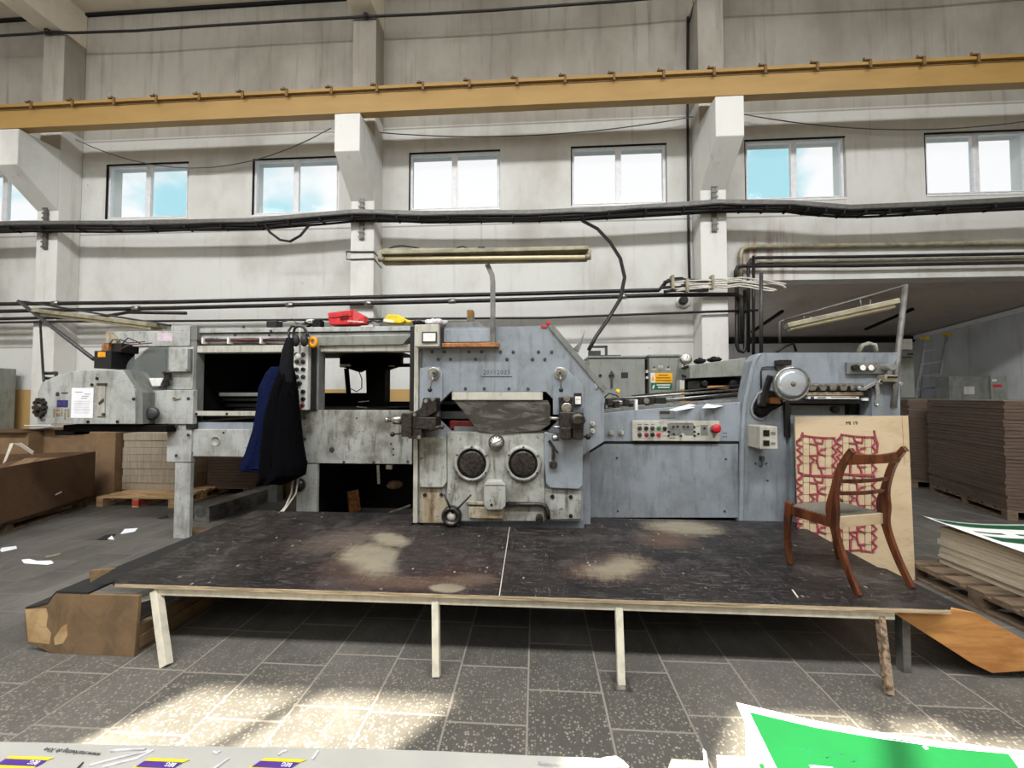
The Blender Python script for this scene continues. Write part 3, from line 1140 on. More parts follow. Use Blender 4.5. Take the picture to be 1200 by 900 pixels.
# bolt heads and holes of the press frame
rows = [(412.4, (506.6, 521, 549.6, 564.4, 586.6, 601.4, 631, 646.4), 1.9), (421, (513.6, 528, 557.2, 594, 624, 638.4), 1.9), (455.4, (545.4, 567.4, 596.4, 618.8), 1.7)]
for yy, xs_, r in rows:
    for x in xs_:
        m = MB()
        m.disc(x, yy, r, Y1, .010, 10)
        m.disc(x, yy, r * .55, Y1 - .010, .002, 6)
        m.build('bolt', 'dkgrey', frame)
o = text('20112025', .056, 'dkgrey', frame, front_at(P(582, 436.5, Y1 - .0008)), 'stamped_number', .0006, 'CENTER', 1.15)
m = MB()
m.pbox(564, 441, 600, 441.9, Y1 - .002, Y1)
m.build('underline', 'ink', frame)
# guide brackets beside the opening
for pts in (((491.5, 432), (503, 429), (515, 430), (518.5, 437), (518.5, 469), (513, 474), (513, 490), (491.5, 490)),
            ((648, 437), (652, 430), (661, 430), (684, 452), (684, 478), (676, 486), (648, 486))):
    m = MB()
    m.ppoly(list(pts), Y1 - .018, Y1)
    br = pt('guide_plate', m, 'bluelt', .004)
    cx = 508.6 if pts[0][0] < 500 else 656.4
    k = MB()
    k.disc(cx, 437.5, 7.2, Y1 - .018, .02, 20)
    k.disc(cx, 437.5, 4.6, Y1 - .038, .05, 6)
    k.build('nut', 'steel', br, .002)
    k = MB()
    k.disc(cx, 437.5, 1.8, Y1 - .088, .02, 10)
    k.build('pin', 'dkgrey', br)
    k = MB()
    bx = 503.8 if cx < 600 else 657.6
    k.tube([P(cx, 437.5, Y1 - .08), P(bx, 456, Y1 - .08)], .006, 6)
    k.build('lever', 'steel', br)
    k = MB()
    k.ball(P(bx, 457, Y1 - .08), .021)
    k.build('ball_knob', 'black', br)
# socket box with a flap at the top left
m = MB()
m.pbox(485.6, 380, 514.2, 406.4, Y1 - .14, Y1 - .005)
sb = pt('socket_box', m, 'cream', .008)
m = MB()
m.pbox(494.2, 388.6, 512, 401.6, Y1 - .152, Y1 - .139)
m.build('bezel', 'dkgrey', sb, .003)
m = MB()
m.pbox(495.8, 390.4, 510.2, 400, Y1 - .158, Y1 - .150)
m.build('flap', 'nearwhite', sb, .002)
m = MB()
m.pbox(514.4, 382, 518.6, 405, Y1 - .08, Y1)
pt('dark_gap_strip', m, 'black')
# the ledge with a worn brown bar
m = MB()
m.pbox(517.6, 401.6, 584.5, 406.6, Y1 - .09, Y1)
lb = pt('worn_wooden_ledge', m, 'copper', .006)
m = MB()
m.pbox(519, 385.5, 576, 401, Y1 - .03, Y1)
pt('upper_plate', m, 'bluelt', .004)
m = MB()
m.ppoly([(514, 383.4), (526, 378.5), (560, 377), (566, 382), (572, 385)], Y1 + .03, Y1 + .5)
pt('top_cover', m, 'grey', .004)
m = MB()
m.pbox(547, 363, 554, 379, Y1 + .3, Y1 + .42)
mb_ = pt('terminal_post', m, 'cream', .003)
m = MB()
m.pbox(549, 364, 553.4, 372, Y1 + .296, Y1 + .302)
m.build('orange_label', 'orange', mb_)
# right hand edge: rusty seam bar and pointed bracket
m = MB()
m.bar([P(645.5, 382, Y1 - .01), P(709, 457, Y1 - .01)], .05, .014, (0, 1, 0))
pt('sloping_edge_strip', m, 'grey', .002)
m = MB()
m.ppoly([(672, 408), (681, 399), (685.5, 387), (682, 403), (678, 413)], Y1 + .12, Y1 + .16)
pt('pointed_bracket', m, 'grey', .002)
m = MB()
m.disc(642.5, 379.5, 2.5, Y1 + .02, .04, 10).pbox(634, 381.5, 641, 384, Y1 - .01, Y1 + .1)
pt('red_latch', m, 'red', .002)

# ---- lower front of the press, dirty white
m = MB()
m.ppoly([(524, 506), (638, 508), (638, 611), (524, 611)], Y1 - .03, Y1)
low = pt('lower_front_plate', m, 'grimy', .006)
m = MB()
m.ppoly([(491.5, 512), (523, 512), (523.5, 565), (519, 571.5), (491.5, 571.5)], Y1 - .045, Y1)
pt('side_cover_plate', m, 'grimy', .008)
m = MB()
m.ppoly([(491.5, 573), (520, 573), (524, 590), (524, 613), (491.5, 613)], Y1 - .01, Y1)
oil = pt('oily_base_plate', m, 'oily', .004)
for a, b_ in ((498, 579.5), (517.5, 579.5)):
    k = MB()
    k.disc(a, b_, 2.2, Y1 - .01, .012, 10)
    k.build('bolt', 'black', oil)
m = MB()
m.ppoly([(638, 506), (683, 516), (683, 569), (678.5, 573.5), (645, 572), (640, 567), (638, 540)], Y1 - .05, Y1 - .0)
bcov = pt('blue_cover_plate', m, 'bluelt', .008)
m = MB()
m.ppoly([(638, 573), (681, 575), (681, 608), (638, 609)], Y1 - .012, Y1)
brp = pt('corner_plate', m, 'grimy', .004)
for a, b_ in ((647.4, 581.5), (668.8, 582), (668.8, 604.4)):
    k = MB()
    k.disc(a, b_, 2.4, Y1 - .012, .012, 12)
    k.build('bolt', 'black', brp)
# two portholes
for cx, cy in ((553, 543), (613, 543)):
    c = P(cx, cy, Y1 - .03)
    s_ = (P(cx + 1, cy, Y1) - P(cx, cy, Y1)).x
    m = MB()
    m.lathe([(21.5 * s_, 0), (21.5 * s_, .015), (19 * s_, .032), (17.4 * s_, .032), (16.8 * s_, .012)], c, (0, -1, 0), 32)
    pw = pt('porthole', m, 'grimy', 0)
    k = MB()
    k.lathe([(16.9 * s_, .013), (12 * s_, .019), (0, .021)], c, (0, -1, 0), 28)
    k.build('mesh_glass', MT['grease'], pw)
    for i in range(6):
        a = i * pi / 3 + .5
        k = MB()
        k.lathe([(.010, 0), (.010, .008)], c + Vector((19.2 * s_ * math.cos(a), -.028, 19.2 * s_ * math.sin(a))), (0, -1, 0), 8, False)
        k.build('screw', 'dkgrey', pw)
# dial gauge between them
c = P(582, 518, Y1 - .03)
s_ = (P(583, 518, Y1) - P(582, 518, Y1)).x
m = MB()
m.lathe([(9 * s_, 0), (9 * s_, .04), (8.2 * s_, .05), (7.6 * s_, .042)], c, (0, -1, 0), 24)
dg = pt('round_gauge', m, 'dkgrey', 0)
k = MB()
k.lathe([(7.7 * s_, .0425), (0, .0435)], c, (0, -1, 0), 24)
k.build('dial_face', 'dialwhite', dg)
k = MB()
for i in range(12):
    a = i * pi / 6
    d = Vector((math.cos(a), 0, math.sin(a)))
    k.bar([c + d * (5.2 * s_) + Vector((0, -.0445, 0)), c + d * (6.9 * s_) + Vector((0, -.0445, 0))], .007, .002, (0, 1, 0))
k.bar([c + Vector((-.03, -.046, -.012)), c + Vector((.035, -.046, .015))], .006, .002, (0, 1, 0))
k.build('dial_marks', 'ink', dg)
# chamfered cover and pipe below
m = MB()
m.ppoly([(567, 568), (571, 563), (588, 563), (592.5, 568), (592.5, 593), (588, 598), (571, 598), (567, 593)], Y1 - .10, Y1 - .03)
cv = pt('pump_cover', m, 'grimy', .01)
k = MB()
k.disc(576, 591.5, 1.6, Y1 - .10, .008, 10)
k.build('screw', 'black', cv)
k = MB()
k.ppoly([(568, 568.4), (571.5, 564), (588, 564), (591.8, 568.4)], Y1 - .108, Y1 - .1)
k.build('upper_lip', 'cream', cv, .003)
m = MB()
m.pbox(546, 588, 567, 592, Y1 - .07, Y1 - .03).pbox(549, 594, 590, 608, Y1 - .06, Y1 - .03)
pt('casting_ledge', m, 'oily', .008)
m = MB()
m.tube([P(592, 590.5, Y1 - .05), P(632, 591, Y1 - .05), P(639, 593, Y1 - .05), P(642, 599, Y1 - .05), P(642.5, 608, Y1 - .05)], .020, 8)
pt('oil_pipe', m, 'grease', 0)
m = MB()
m.disc(632, 606, 4.4, Y1 - .03, .09, 12)
pt('drain_knob', m, 'grease', .003)
# hand wheel with two spokes
c = P(530.5, 603, Y1 - .01)
m = MB()
m.lathe([(11.5 * s_, 0), (11.5 * s_, .06), (8.6 * s_, .09), (7.6 * s_, .06), (0, .05)], c, (0, -1, 0), 24)
hw_ = pt('clamp_hub', m, 'grease', 0)
k = MB()
k.ball(c + Vector((0, -.05, .0)), .045, 14, (1, .6, 1))
k.build('hub_cap', 'cream', hw_)
for e in ((520.5, 579), (552, 580)):
    k = MB()
    k.tube([P(530.5, 602, Y1 - .07), P(e[0], e[1], Y1 - .10)], .010, 6)
    k.build('spoke', 'grease', hw_)
# latch lever on the blue cover
m = MB()
m.bar([P(643, 516, Y1 - .07), P(648.5, 524, Y1 - .07), P(648, 541, Y1 - .07)], .028, .012, (0, 1, 0))
m.disc(648, 544, 5.2, Y1 - .05, .035, 6)
m.bar([P(648.5, 524, Y1 - .066), P(654, 531, Y1 - .066)], .012, .01, (0, 1, 0))
pt('latch_lever', m, 'grease', .003)
# meter and small dials
m = MB()
m.pbox(673, 460.5, 681.6, 475.5, Y1 - .05, Y1 - .018)
am = pt('voltmeter', m, 'black', .004)
k = MB()
k.pbox(674, 464.5, 680.8, 473.6, Y1 - .053, Y1 - .049)
k.build('meter_face', 'dialwhite', am)
k = MB()
k.bar([P(675, 469, Y1 - .0545), P(677.4, 467, Y1 - .0545), P(679.9, 469, Y1 - .0545)], .004, .001, (0, 1, 0))
k.build('meter_scale', 'ink', am)
for cx, cy in ((694, 496.6), (694, 505.2), (715.5, 506.8), (727.6, 506.8)):
    yf = Y1 if cx < 700 else Y3
    k = MB()
    k.disc(cx, cy, 2.9, yf, .03, 14)
    kn = pt('grey_dial_knob', k, 'cream', .003)
    q = MB()
    q.pbox(cx - .5, cy - 2, cx + .5, cy + 2, yf - .036, yf - .029)
    q.build('grip', 'steel', kn)
m = MB()
m.tube([P(681, 511, Y1 - .06), P(688, 512, Y1 - .08)], .010, 6).ball(P(689, 512, Y1 - .08), .026)
pt('black_ball_lever', m, 'black', 0)
m = MB()
m.ball(P(698.5, 453, Y1), .035, 12, (.6, .3, 1))
pt('cast_boss', m, 'bluelt', 0)

# ---- the two greasy gripper-bar drives either side of the opening
lc = MB()
lc.ppoly([(496, 466), (511, 466), (511.5, 482), (500, 489), (487, 492), (478, 493), (478, 487), (493, 478)], Y1 - .18, Y1 - .02)
lc.pbox(470, 484, 482, 512, Y1 - .24, Y1 - .06)
lc.pbox(480, 489, 511, 503, Y1 - .21, Y1 - .02)
lc.pbox(478, 503, 494, 514, Y1 - .2, Y1 - .05)
LC = pt('chain_drive_casting', lc, 'grease', .008)
k = MB()
k.lathe([(.042, 0), (.042, .09), (.03, .10)], P(473, 492, Y1 - .16), (-1, 0, 0), 16)
k.build('steel_roller', 'steel', LC)
k = MB()
k.lathe([(.018, 0), (.018, .05), (.026, .05), (.026, .075)], P(461.5, 492, Y1 - .16), (-1, 0, 0), 10)
k.build('roller_bolt', 'steel', LC)
k = MB()
k.tube([P(486, 507, Y1 - .14), P(505, 503, Y1 - .18), P(517, 500, Y1 - .2)], .018, 8).ball(P(518, 500.5, Y1 - .2), .022)
k.build('crank_rod', 'grease', LC)
k = MB()
k.ball(P(460, 509, Y1 - .18), .022)
k.tube([P(460, 509, Y1 - .18), P(470, 508, Y1 - .18)], .008, 6)
k.build('ball_knob', 'black', LC)
k = MB()
for a, b_ in ((492, 512), (500, 470), (508, 468), (487, 486)):
    k.disc(a, b_, 2.4, Y1 - .2, .03, 8)
k.build('bolt_heads', 'steel', LC)
rc = MB()
rc.pbox(655.5, 465, 672, 484, Y1 - .14, Y1 - .02)
rc.pbox(656, 483, 684, 503, Y1 - .20, Y1 - .02)
rc.pbox(657, 501, 669.5, 515.5, Y1 - .22, Y1 - .02)
rc.pbox(670.5, 496, 684, 515, Y1 - .18, Y1 - .02)
rc.lathe([(.06, 0), (.06, .1), (.03, .12)], P(676, 491, Y1 - .18), (0, -1, 0), 14)
RC = pt('chain_drive_casting', rc, 'grease', .008)
k = MB()
k.disc(664, 467, 4, Y1 - .14, .03, 14).disc(664, 478, 6, Y1 - .14, .02, 14)
k.build('round_cap', 'steel', RC)
k = MB()
k.tube([P(644, 490, Y1 - .1), P(660, 491, Y1 - .1)], .016, 8).tube([P(648, 500, Y1 - .12), P(660, 501, Y1 - .12)], .014, 8)
k.build('shaft_stub', 'steel', RC)
k = MB()
k.lathe([(.030, 0), (.030, .05), (.018, .06)], P(655, 513, Y1 - .16), (-1, 0, 0), 12)
k.build('side_roller', 'steel', RC)
k = MB()
k.tube([P(678, 488, Y1 - .24), P(683, 488.5, Y1 - .25), P(686, 493, Y1 - .24), P(683, 497, Y1 - .23)], .008, 6)
k.build('hose_loop', 'steel', RC)

# ---- feeder side: upper and lower panels
m = MB()
m.ppoly([(700, 485.5), (742, 481), (868, 471), (868, 517.2), (700, 517.2)], Y3, Y3 + .06)
up_ = pt('upper_side_panel', m, 'bluelt', .004)
m = MB()
m.ppoly([(683, 536), (708, 520.5), (865.5, 520.5), (865.5, 607), (683, 607)], Y3, Y3 + .06)
lo_ = pt('lower_side_panel', m, 'blue', .006)
for a, b_ in ((723, 536.6), (850.5, 538), (724, 599), (849, 599)):
    k = MB()
    k.disc(a, b_, 1.3, Y3, .006, 8)
    k.build('screw', 'dkgrey', lo_)
m = MB()
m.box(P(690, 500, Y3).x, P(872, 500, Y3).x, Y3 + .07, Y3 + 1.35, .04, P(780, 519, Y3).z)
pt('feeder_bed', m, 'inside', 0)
m = MB()
m.box(P(700, 500, Y3).x, P(872, 500, Y3).x, Y3 + .06, Y3 + 1.35, P(780, 519, Y3).z + .01, P(780, 494, Y3).z)
pt('feeder_table', m, 'dkgrey', 0)
m = MB()
m.ppoly([(684, 533.5), (708, 517.5), (867.5, 517.4), (867.5, 607), (865.4, 607), (865.4, 520.4), (708.4, 520.4), (684, 536.5)], Y3 + .004, Y3 + .05)
pt('dark_seam_gap', m, 'gap', 0)
# control panel
m = MB()
m.pbox(741, 493, 843.5, 517, Y3 - .035, Y3)
cp = pt('control_panel', m, 'cream', .006)
yb = Y3 - .035
for (x, y, mt) in ((749.5, 501.8, 'dkgrey'), (757, 501.8, 'black'), (764.5, 501.8, 'dkgrey'), (771.8, 501.8, 'green'), (778.8, 502, 'black'),
                   (749.5, 509.4, 'dkgrey'), (757.4, 509.4, 'dkred'), (764.5, 509.2, 'black'), (771.8, 509.2, 'red')):
    k = MB()
    k.disc(x, y, 2.5, yb, .012, 14)
    k.disc(x, y, 1.8, yb - .012, .012, 12)
    k.build('push_button', mt, cp)
k = MB()
k.ppoly([(782, 496.5), (813, 496.5), (813, 510.5), (804, 510.5), (800, 507), (795, 510.5), (784, 510.5), (784, 503), (782, 503)], yb - .001, yb + .002)
k.pbox(821, 498, 829.5, 510.5, yb - .001, yb + .002)
k.build('diagram_field', 'grey', cp)
k = MB()
for x, y in ((789, 500), (794, 499.8), (801, 500), (806, 500), (813.5, 500.3), (783.4, 505.6), (783.2, 510.6), (789.6, 508.6), (797.8, 510.5), (813.8, 505.8), (814, 510.4), (818.3, 508.3), (825.2, 501.5)):
    k.disc(x, y, 1.25, yb - .001, .010, 10)
k.build('pilot_switches', 'black', cp)
k = MB()
for (x0, y0, x1, y1) in ((784, 496, 812, 496.5), (784, 513, 792, 513.5), (786, 503, 794, 503.4), (800, 503.5, 812, 503.9), (816, 499, 820, 499.4), (776, 505, 781, 505.4), (776, 510.5, 781, 510.9), (747, 497, 752, 497.6), (755, 497, 760, 497.6), (763, 497, 767, 497.6)):
    k.pbox(x0, y0, x1, y1, yb - .0015, yb)
k.build('legend_marks', 'ink', cp)
k = MB()
k.disc(837, 503, 5.4, yb, .006, 14)
k.ppoly([(833.5, 503), (840.5, 503), (838, 513), (836, 513)], yb - .006, yb)
k.build('stop_plate', 'grey', cp)
k = MB()
c = P(837.2, 501.8, yb - .006)
k.lathe([(.018, 0), (.018, .03), (.040, .035), (.042, .05), (.03, .062), (0, .066)], c, (0, -1, 0), 18)
k.build('emergency_stop_button', 'red', cp)
m = MB()
m.pbox(773, 481.4, 790.8, 490, Y3 - .006, Y3)
np_ = pt('name_plate', m, 'grey', 0)
k = MB()
k.pbox(773.4, 481.8, 785, 485.2, Y3 - .008, Y3 - .005)
k.build('dark_field', 'ink', np_)
k = MB()
for a, b_ in ((848, 507.5), (851, 507.5), (848, 511.5), (851, 511.5)):
    k.disc(a, b_, .7, Y3, .004, 8)
pt('dark_rivets', k, 'dkgrey', 0)

# feeder parts above the bed
zr = lambda px, py, Y: P(px, py, Y)
m = MB()
m.ppoly([(808.5, 428), (874, 419), (874, 440.5), (808.5, 443.5)], 4.35, 4.75)
fb = pt('suction_head_beam', m, 'cabinet', .006)
m = MB()
m.ppoly([(810, 444), (872, 441), (872, 468), (810, 470)], 4.55, 4.75)
pt('dark_feeder_works', m, 'inside', 0)
m = MB()
m.pbox(829, 452, 864, 455.4, 4.42, 4.5)
pt('wooden_stop', m, 'ply', .003)
for a, b_, r in ((853, 451, 5), (820, 450, 4), (834, 467, 4.5), (854, 464, 4)):
    m = MB()
    m.disc(a, b_, r, 4.5, .14, 14)
    pt('feed_roller', m, 'black', .004)
pt('sucker_block', MB().pbox(812, 446, 826, 456, 4.4, 4.55), 'grease', .006)
pt('sucker_block', MB().pbox(856, 444, 868, 460, 4.42, 4.55), 'grease', .006)
for i, (a, b_, r, mt) in enumerate((((712, 468), (868, 456.5), .012, 'steel'), ((740, 464), (866, 452), .008, 'dkgrey'), ((712, 476), (866, 462), .016, 'steel'),
                                   ((700, 473), (752, 469), .012, 'alu'), ((745, 480), (866, 466.5), .018, 'alu'), ((760, 470), (868, 460.5), .010, 'alu'), ((705, 480), (744, 477.5), .014, 'alu'))):
    k = MB()
    k.tube([P(a[0], a[1], 4.12 + .06 * (i % 4)), P(b_[0], b_[1], 4.14 + .06 * (i % 4))], r, 8)
    pt('feed_rod', k, mt, 0)
m = MB()
m.pbox(749, 465.5, 767, 474, 4.0, 4.2).pbox(768, 465.5, 781, 473, 4.02, 4.2)
k2 = pt('side_lay_block', m, 'black', .005)
k = MB()
k.disc(757, 470, 3.5, 4.0, .03, 12)
k.build('adjuster', 'steel', k2)
m = MB()
m.ppoly([(707, 480), (746, 476.5), (868, 467), (868, 471), (746, 481), (707, 486)], 3.98, 4.02)
pt('feed_board_edge', m, 'grey', .002)
m = MB()
m.pbox(744.5, 468, 747.5, 481.5, 3.94, 4.0)
pt('stop_post', m, 'nearwhite', .002)
for i, (a, b_) in enumerate(((712, 471), (720, 474), (732, 472), (738, 476), (704, 478))):
    m = MB()
    m.pbox(a, b_ - 4, a + 6, b_ + 4, 4.05 + .03 * i, 4.2)
    pt('sheet_guide', m, 'grease', .004)
m = MB()
m.tube([P(708, 466, 4.2), P(714, 461, 4.2), P(722, 463, 4.2), P(730, 470, 4.15)], .008, 6)
pt('guide_hose', m, 'cable', 0)
m = MB()
m.disc(723.5, 458.2, 2.4, 4.25, .04, 12)
pt('yellow_cap', m, 'yellow', .002)
# pressure gauge on a stalk
c = P(803, 421, 4.55)
m = MB()
m.tube([c, P(801, 432, 4.56), P(800, 446, 4.56)], .010, 6)
m.lathe([(.066, 0), (.066, .03), (.058, .036)], c, (0, -1, 0), 20)
pg = pt('pressure_gauge', m, 'steel', 0)
k = MB()
k.lathe([(.056, .037), (0, .038)], c, (0, -1, 0), 20)
k.build('dial_face', 'dialwhite', pg)
k = MB()
k.bar([c + Vector((0, -.04, 0)), c + Vector((.012, -.04, .035))], .006, .002, (0, 1, 0))
k.build('needle', 'ink', pg)
m = MB()
m.tube([P(800, 432, 4.5), P(806, 429, 4.4), P(811, 434, 4.38)], .014, 6).tube([P(799, 440, 4.5), P(806, 442, 4.45), P(808, 437, 4.4)], .012, 6)
pt('black_hoses', m, 'cable', 0)

# ---- right hand housing
H = MB()
Yh = Y3 - .02
YhB = Yh + .14
H.ppoly([(868, 612), (870, 500), (872, 470), (881, 424), (886, 416.5), (893, 413.5), (921, 413.3), (921, 612)], Yh, YhB)
H.ppoly([(921, 413.3), (1055, 413), (1055, 449.5), (921, 449.5)], Yh, YhB)
H.ppoly([(1022, 449.5), (1055, 449.5), (1055, 612), (1022, 612)], Yh, YhB)
H.ppoly([(921, 487), (1022, 487), (1022, 612), (921, 612)], Yh + .02, YhB)
hs = pt('feeder_housing', H, 'blue', 0)
m = MB()
m.ppoly([(866.5, 612), (869, 500), (871.5, 470), (881.5, 423), (888, 415), (893, 413.5), (886, 425), (876, 471), (873, 500), (871.5, 612)], Yh - .012, Yh + .12)
pt('rolled_edge', m, 'bluelt', .006)
m = MB()
m.box(P(880, 500, YhB + 1.2).x, P(1050, 500, Yh).x, YhB + .38, YhB + 1.2, .05, P(960, 416, Yh).z)
pt('housing_body', m, 'grey', 0)
m = MB()
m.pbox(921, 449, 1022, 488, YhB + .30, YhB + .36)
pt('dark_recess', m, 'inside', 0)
m = MB()
m.pbox(927, 475, 990, 489, YhB + .02, YhB + .06)
rp = pt('recessed_grey_plate', m, 'grey', .004)
k = MB()
k.disc(977, 479.6, 4.4, YhB + .02, .04, 16)
k.build('round_knob', 'black', rp)
m = MB()
m.pbox(1009, 470, 1014, 489, YhB + .0, YhB + .05).pbox(996, 470, 1002, 489, YhB + .1, YhB + .15)
pt('dark_guide_rail', m, 'dkgrey', .003)
m = MB()
m.pbox(948, 449.8, 1026, 452.5, Yh - .03, Yh + .08)
for a in range(948, 1024, 12):
    m.ppoly([(a, 452), (a + 10, 452), (a + 8, 457.5), (a + 2, 457.5)], Yh - .025, Yh + .03)
pt('gripper_chain', m, 'steel', .003)
m = MB()
m.pbox(922, 459.5, 1012, 463.5, Yh + .0, Yh + .12)
pt('brown_cross_bar', m, 'oily', .004)
m = MB()
m.pbox(947, 464.6, 1007, 467.6, Yh - .01, Yh + .1)
ws_ = pt('white_scale_strip', m, 'nearwhite', .002)
k = MB()
k.pbox(950, 465, 954, 467.3, Yh - .012, Yh - .009).pbox(958, 465.4, 968, 466.6, Yh - .012, Yh - .009).pbox(974, 465.2, 1003, 465.9, Yh - .012, Yh - .009)
k.build('scale_marks', 'ink', ws_)
m = MB()
m.pbox(922, 468.5, 1014, 473, Yh + .02, Yh + .12)
pt('black_cross_bar', m, 'black', .004)
m = MB()
m.pbox(1011, 466.4, 1018, 469.6, Yh + .0, Yh + .06)
pt('white_stop', m, 'nearwhite', .002)
m = MB()
m.pbox(920.4, 470, 926.4, 512, Yh - .03, Yh + .05)
pt('black_post', m, 'black', .003)
m = MB()
m.pbox(927, 490, 931.5, 600, Yh - .02, Yh + .03)
pt('side_channel', m, 'bluelt', .003)
# teardrop recess with its mechanism
tear = [(885, 468), (889, 461), (897, 457), (908, 458), (920, 462), (919, 469), (912, 476), (905, 482), (899, 488), (893, 491), (887, 490), (882, 486), (880.5, 479), (882, 473)]
m = MB()
m.ppoly(tear, Yh - .010, Yh - .004)
td = pt('mechanism_recess', m, 'grease', 0)
k = MB()
pp = [P(x, y, Yh - .012) for x, y in tear]
k.tube(pp, .012, 6, None, True)
k.build('rim', 'bluelt', td)
k = MB()
k.lathe([(.05, 0), (.05, .05), (.03, .07)], P(890, 482, Yh - .01), (0, -1, 0), 16)
k.bar([P(888, 484, Yh - .05), P(904, 478, Yh - .05), P(917, 471, Yh - .05)], .05, .03, (0, 1, 0))
k.build('crank', 'inside', td, .004)
k = MB()
k.bar([P(893, 476, Yh - .09), P(898, 456, Yh - .12), P(903, 440, Yh - .14)], .05, .03, (0, 1, 0))
k.build('support_arm', 'black', td, .006)
k = MB()
k.pbox(890, 462, 895, 474, Yh - .09, Yh - .05)
k.build('steel_link', 'steel', td, .003)
k = MB()
k.pbox(903, 466, 915, 473, Yh - .08, Yh - .02)
k.build('brass_block', 'copper', td, .003)
k = MB()
k.tube([P(892, 455, Yh - .015), P(892, 436, Yh - .015), P(893, 431, Yh - .015), P(898, 430, Yh - .015), P(908, 430, Yh - .015), P(911, 434, Yh - .015)], .007, 6)
k.build('black_lead', 'cable', td)
# round work lamp on its arm
lampc = P(926.5, 449.8, Yh - .22)
ax = Vector((-.04, -1, -.05)).normalized()
R_ = (P(947, 449.8, Yh - .2) - P(926.5, 449.8, Yh - .2)).length * 1.02
m = MB()
m.lathe([(.03, -.16), (.06, -.13), (R_ * .8, -.05), (R_ * .97, -.01), (R_, .0), (R_, .022), (R_ * .93, .03), (R_ * .9, .024)], lampc, ax, 36)
lp_ = pt('work_lamp', m, 'steel', 0)
k = MB()
k.lathe([(R_ * .905, .024), (R_ * .6, .034), (R_ * .3, .040), (0, .042)], lampc, ax, 36)
k.build('lens', 'lamplens', lp_)
k = MB()
k.lathe([(.022, .042), (.015, .050), (0, .052)], lampc, ax, 14)
k.build('bulb_cap', 'grey', lp_)
k = MB()
k.tube([lampc - ax * .13, P(908, 446, Yh - .12), P(902, 444, Yh - .06), P(900, 444, Yh)], .022, 8)
k.build('arm', 'black', lp_)
k = MB()
k.pbox(914, 421.5, 928, 428, Yh - .09, Yh)
k.build('terminal_block', 'grease', lp_, .004)
# grey switch box with two dark windows
m = MB()
m.pbox(890.8, 499.6, 911.6, 526.6, Yh - .22, Yh)
sw = pt('timer_box', m, 'cream', .008)
for y0, y1 in ((504, 511), (516.2, 522.4)):
    k = MB()
    k.pbox(894.8, y0, 901.8, y1, Yh - .226, Yh - .219)
    k.build('dark_window', 'lens', sw)
    k = MB()
    k.pbox(903.5, y0 + 2, 908.6, y1 - 1.6, Yh - .224, Yh - .219)
    k.build('label_strip', 'grey', sw)
# hook, screws
m = MB()
m.tube([P(894, 536, Yh - .03), P(893.6, 543, Yh - .03), P(892, 547.5, Yh - .04), P(890, 545.5, Yh - .05)], .008, 6).pbox(892, 535, 896, 540, Yh - .03, Yh)
pt('coat_hook', m, 'dkgrey', 0)
for a, b_ in ((885, 543), (898, 543), (899.5, 563)):
    k = MB()
    k.disc(a, b_, 1.1, Yh, .008, 8)
    pt('housing_screw', k, 'dkgrey', 0)
# gauge panel
m = MB()
m.pbox(993, 424, 1040, 438.2, Yh - .03, Yh)
gp = pt('gauge_panel', m, 'grey', .004)
k = MB()
k.disc(1000.6, 431, 3.8, Yh - .03, .035, 14)
k.build('black_knob', 'black', gp)
for a in (1011, 1020.8):
    k = MB()
    k.disc(a, 431, 4, Yh - .03, .022, 16)
    gz = k.build('gauge', 'steel', gp)
    k = MB()
    k.disc(a, 431, 3.3, Yh - .052, .003, 16)
    k.pbox(a - .3, 429, a + 1.6, 431.3, Yh - .0565, Yh - .054)
    k.build('gauge_face', 'dialwhite', gp)
k = MB()
k.disc(1036, 430.5, 4.6, Yh - .03, .09, 14)
k.build('filter_cup', 'alu', gp)
m = MB()
m.pbox(1037, 439, 1053, 447.4, Yh - .09, Yh)
jb = pt('pull_switch_box', m, 'lamphouse', .005)
k = MB()
for a in (1041, 1045, 1049):
    k.disc(a, 442, 1.2, Yh - .09, .02, 8)
k.build('switches', 'black', jb)
for a, b_, c_2 in (((1026.5, 447), (1028.5, 460), (1027, 475)), ((1049, 450), (1047, 465), (1046, 479)), ((1026, 448), (1012, 456), (1006, 455))):
    k = MB()
    k.bar([P(*a, Yh - .05), P(*b_, Yh - .05), P(*c_2, Yh - .05)], .030, .02, (0, 1, 0))
    k.disc(c_2[0], c_2[1], 2.4, Yh - .04, .03, 10)
    k.disc(a[0], a[1], 2.8, Yh, .06, 10)
    pt('steel_lever', k, 'alu', .003)
m = MB()
m.tube([P(1006, 413.5, Yh + .5), P(1010, 405, Yh + .5), P(1018, 402.5, Yh + .5), P(1025, 404, Yh + .5), P(1026.5, 412, Yh + .5)], .022, 8)
pt('white_hose', m, 'wirewhite', 0)
m = MB()
m.tube([P(908, 414, Yh + .5), P(920, 406, Yh + .5), P(930, 402.5, Yh + .5), P(933, 412, Yh + .5)], .014, 6)
pt('dark_hose', m, 'cable', 0)

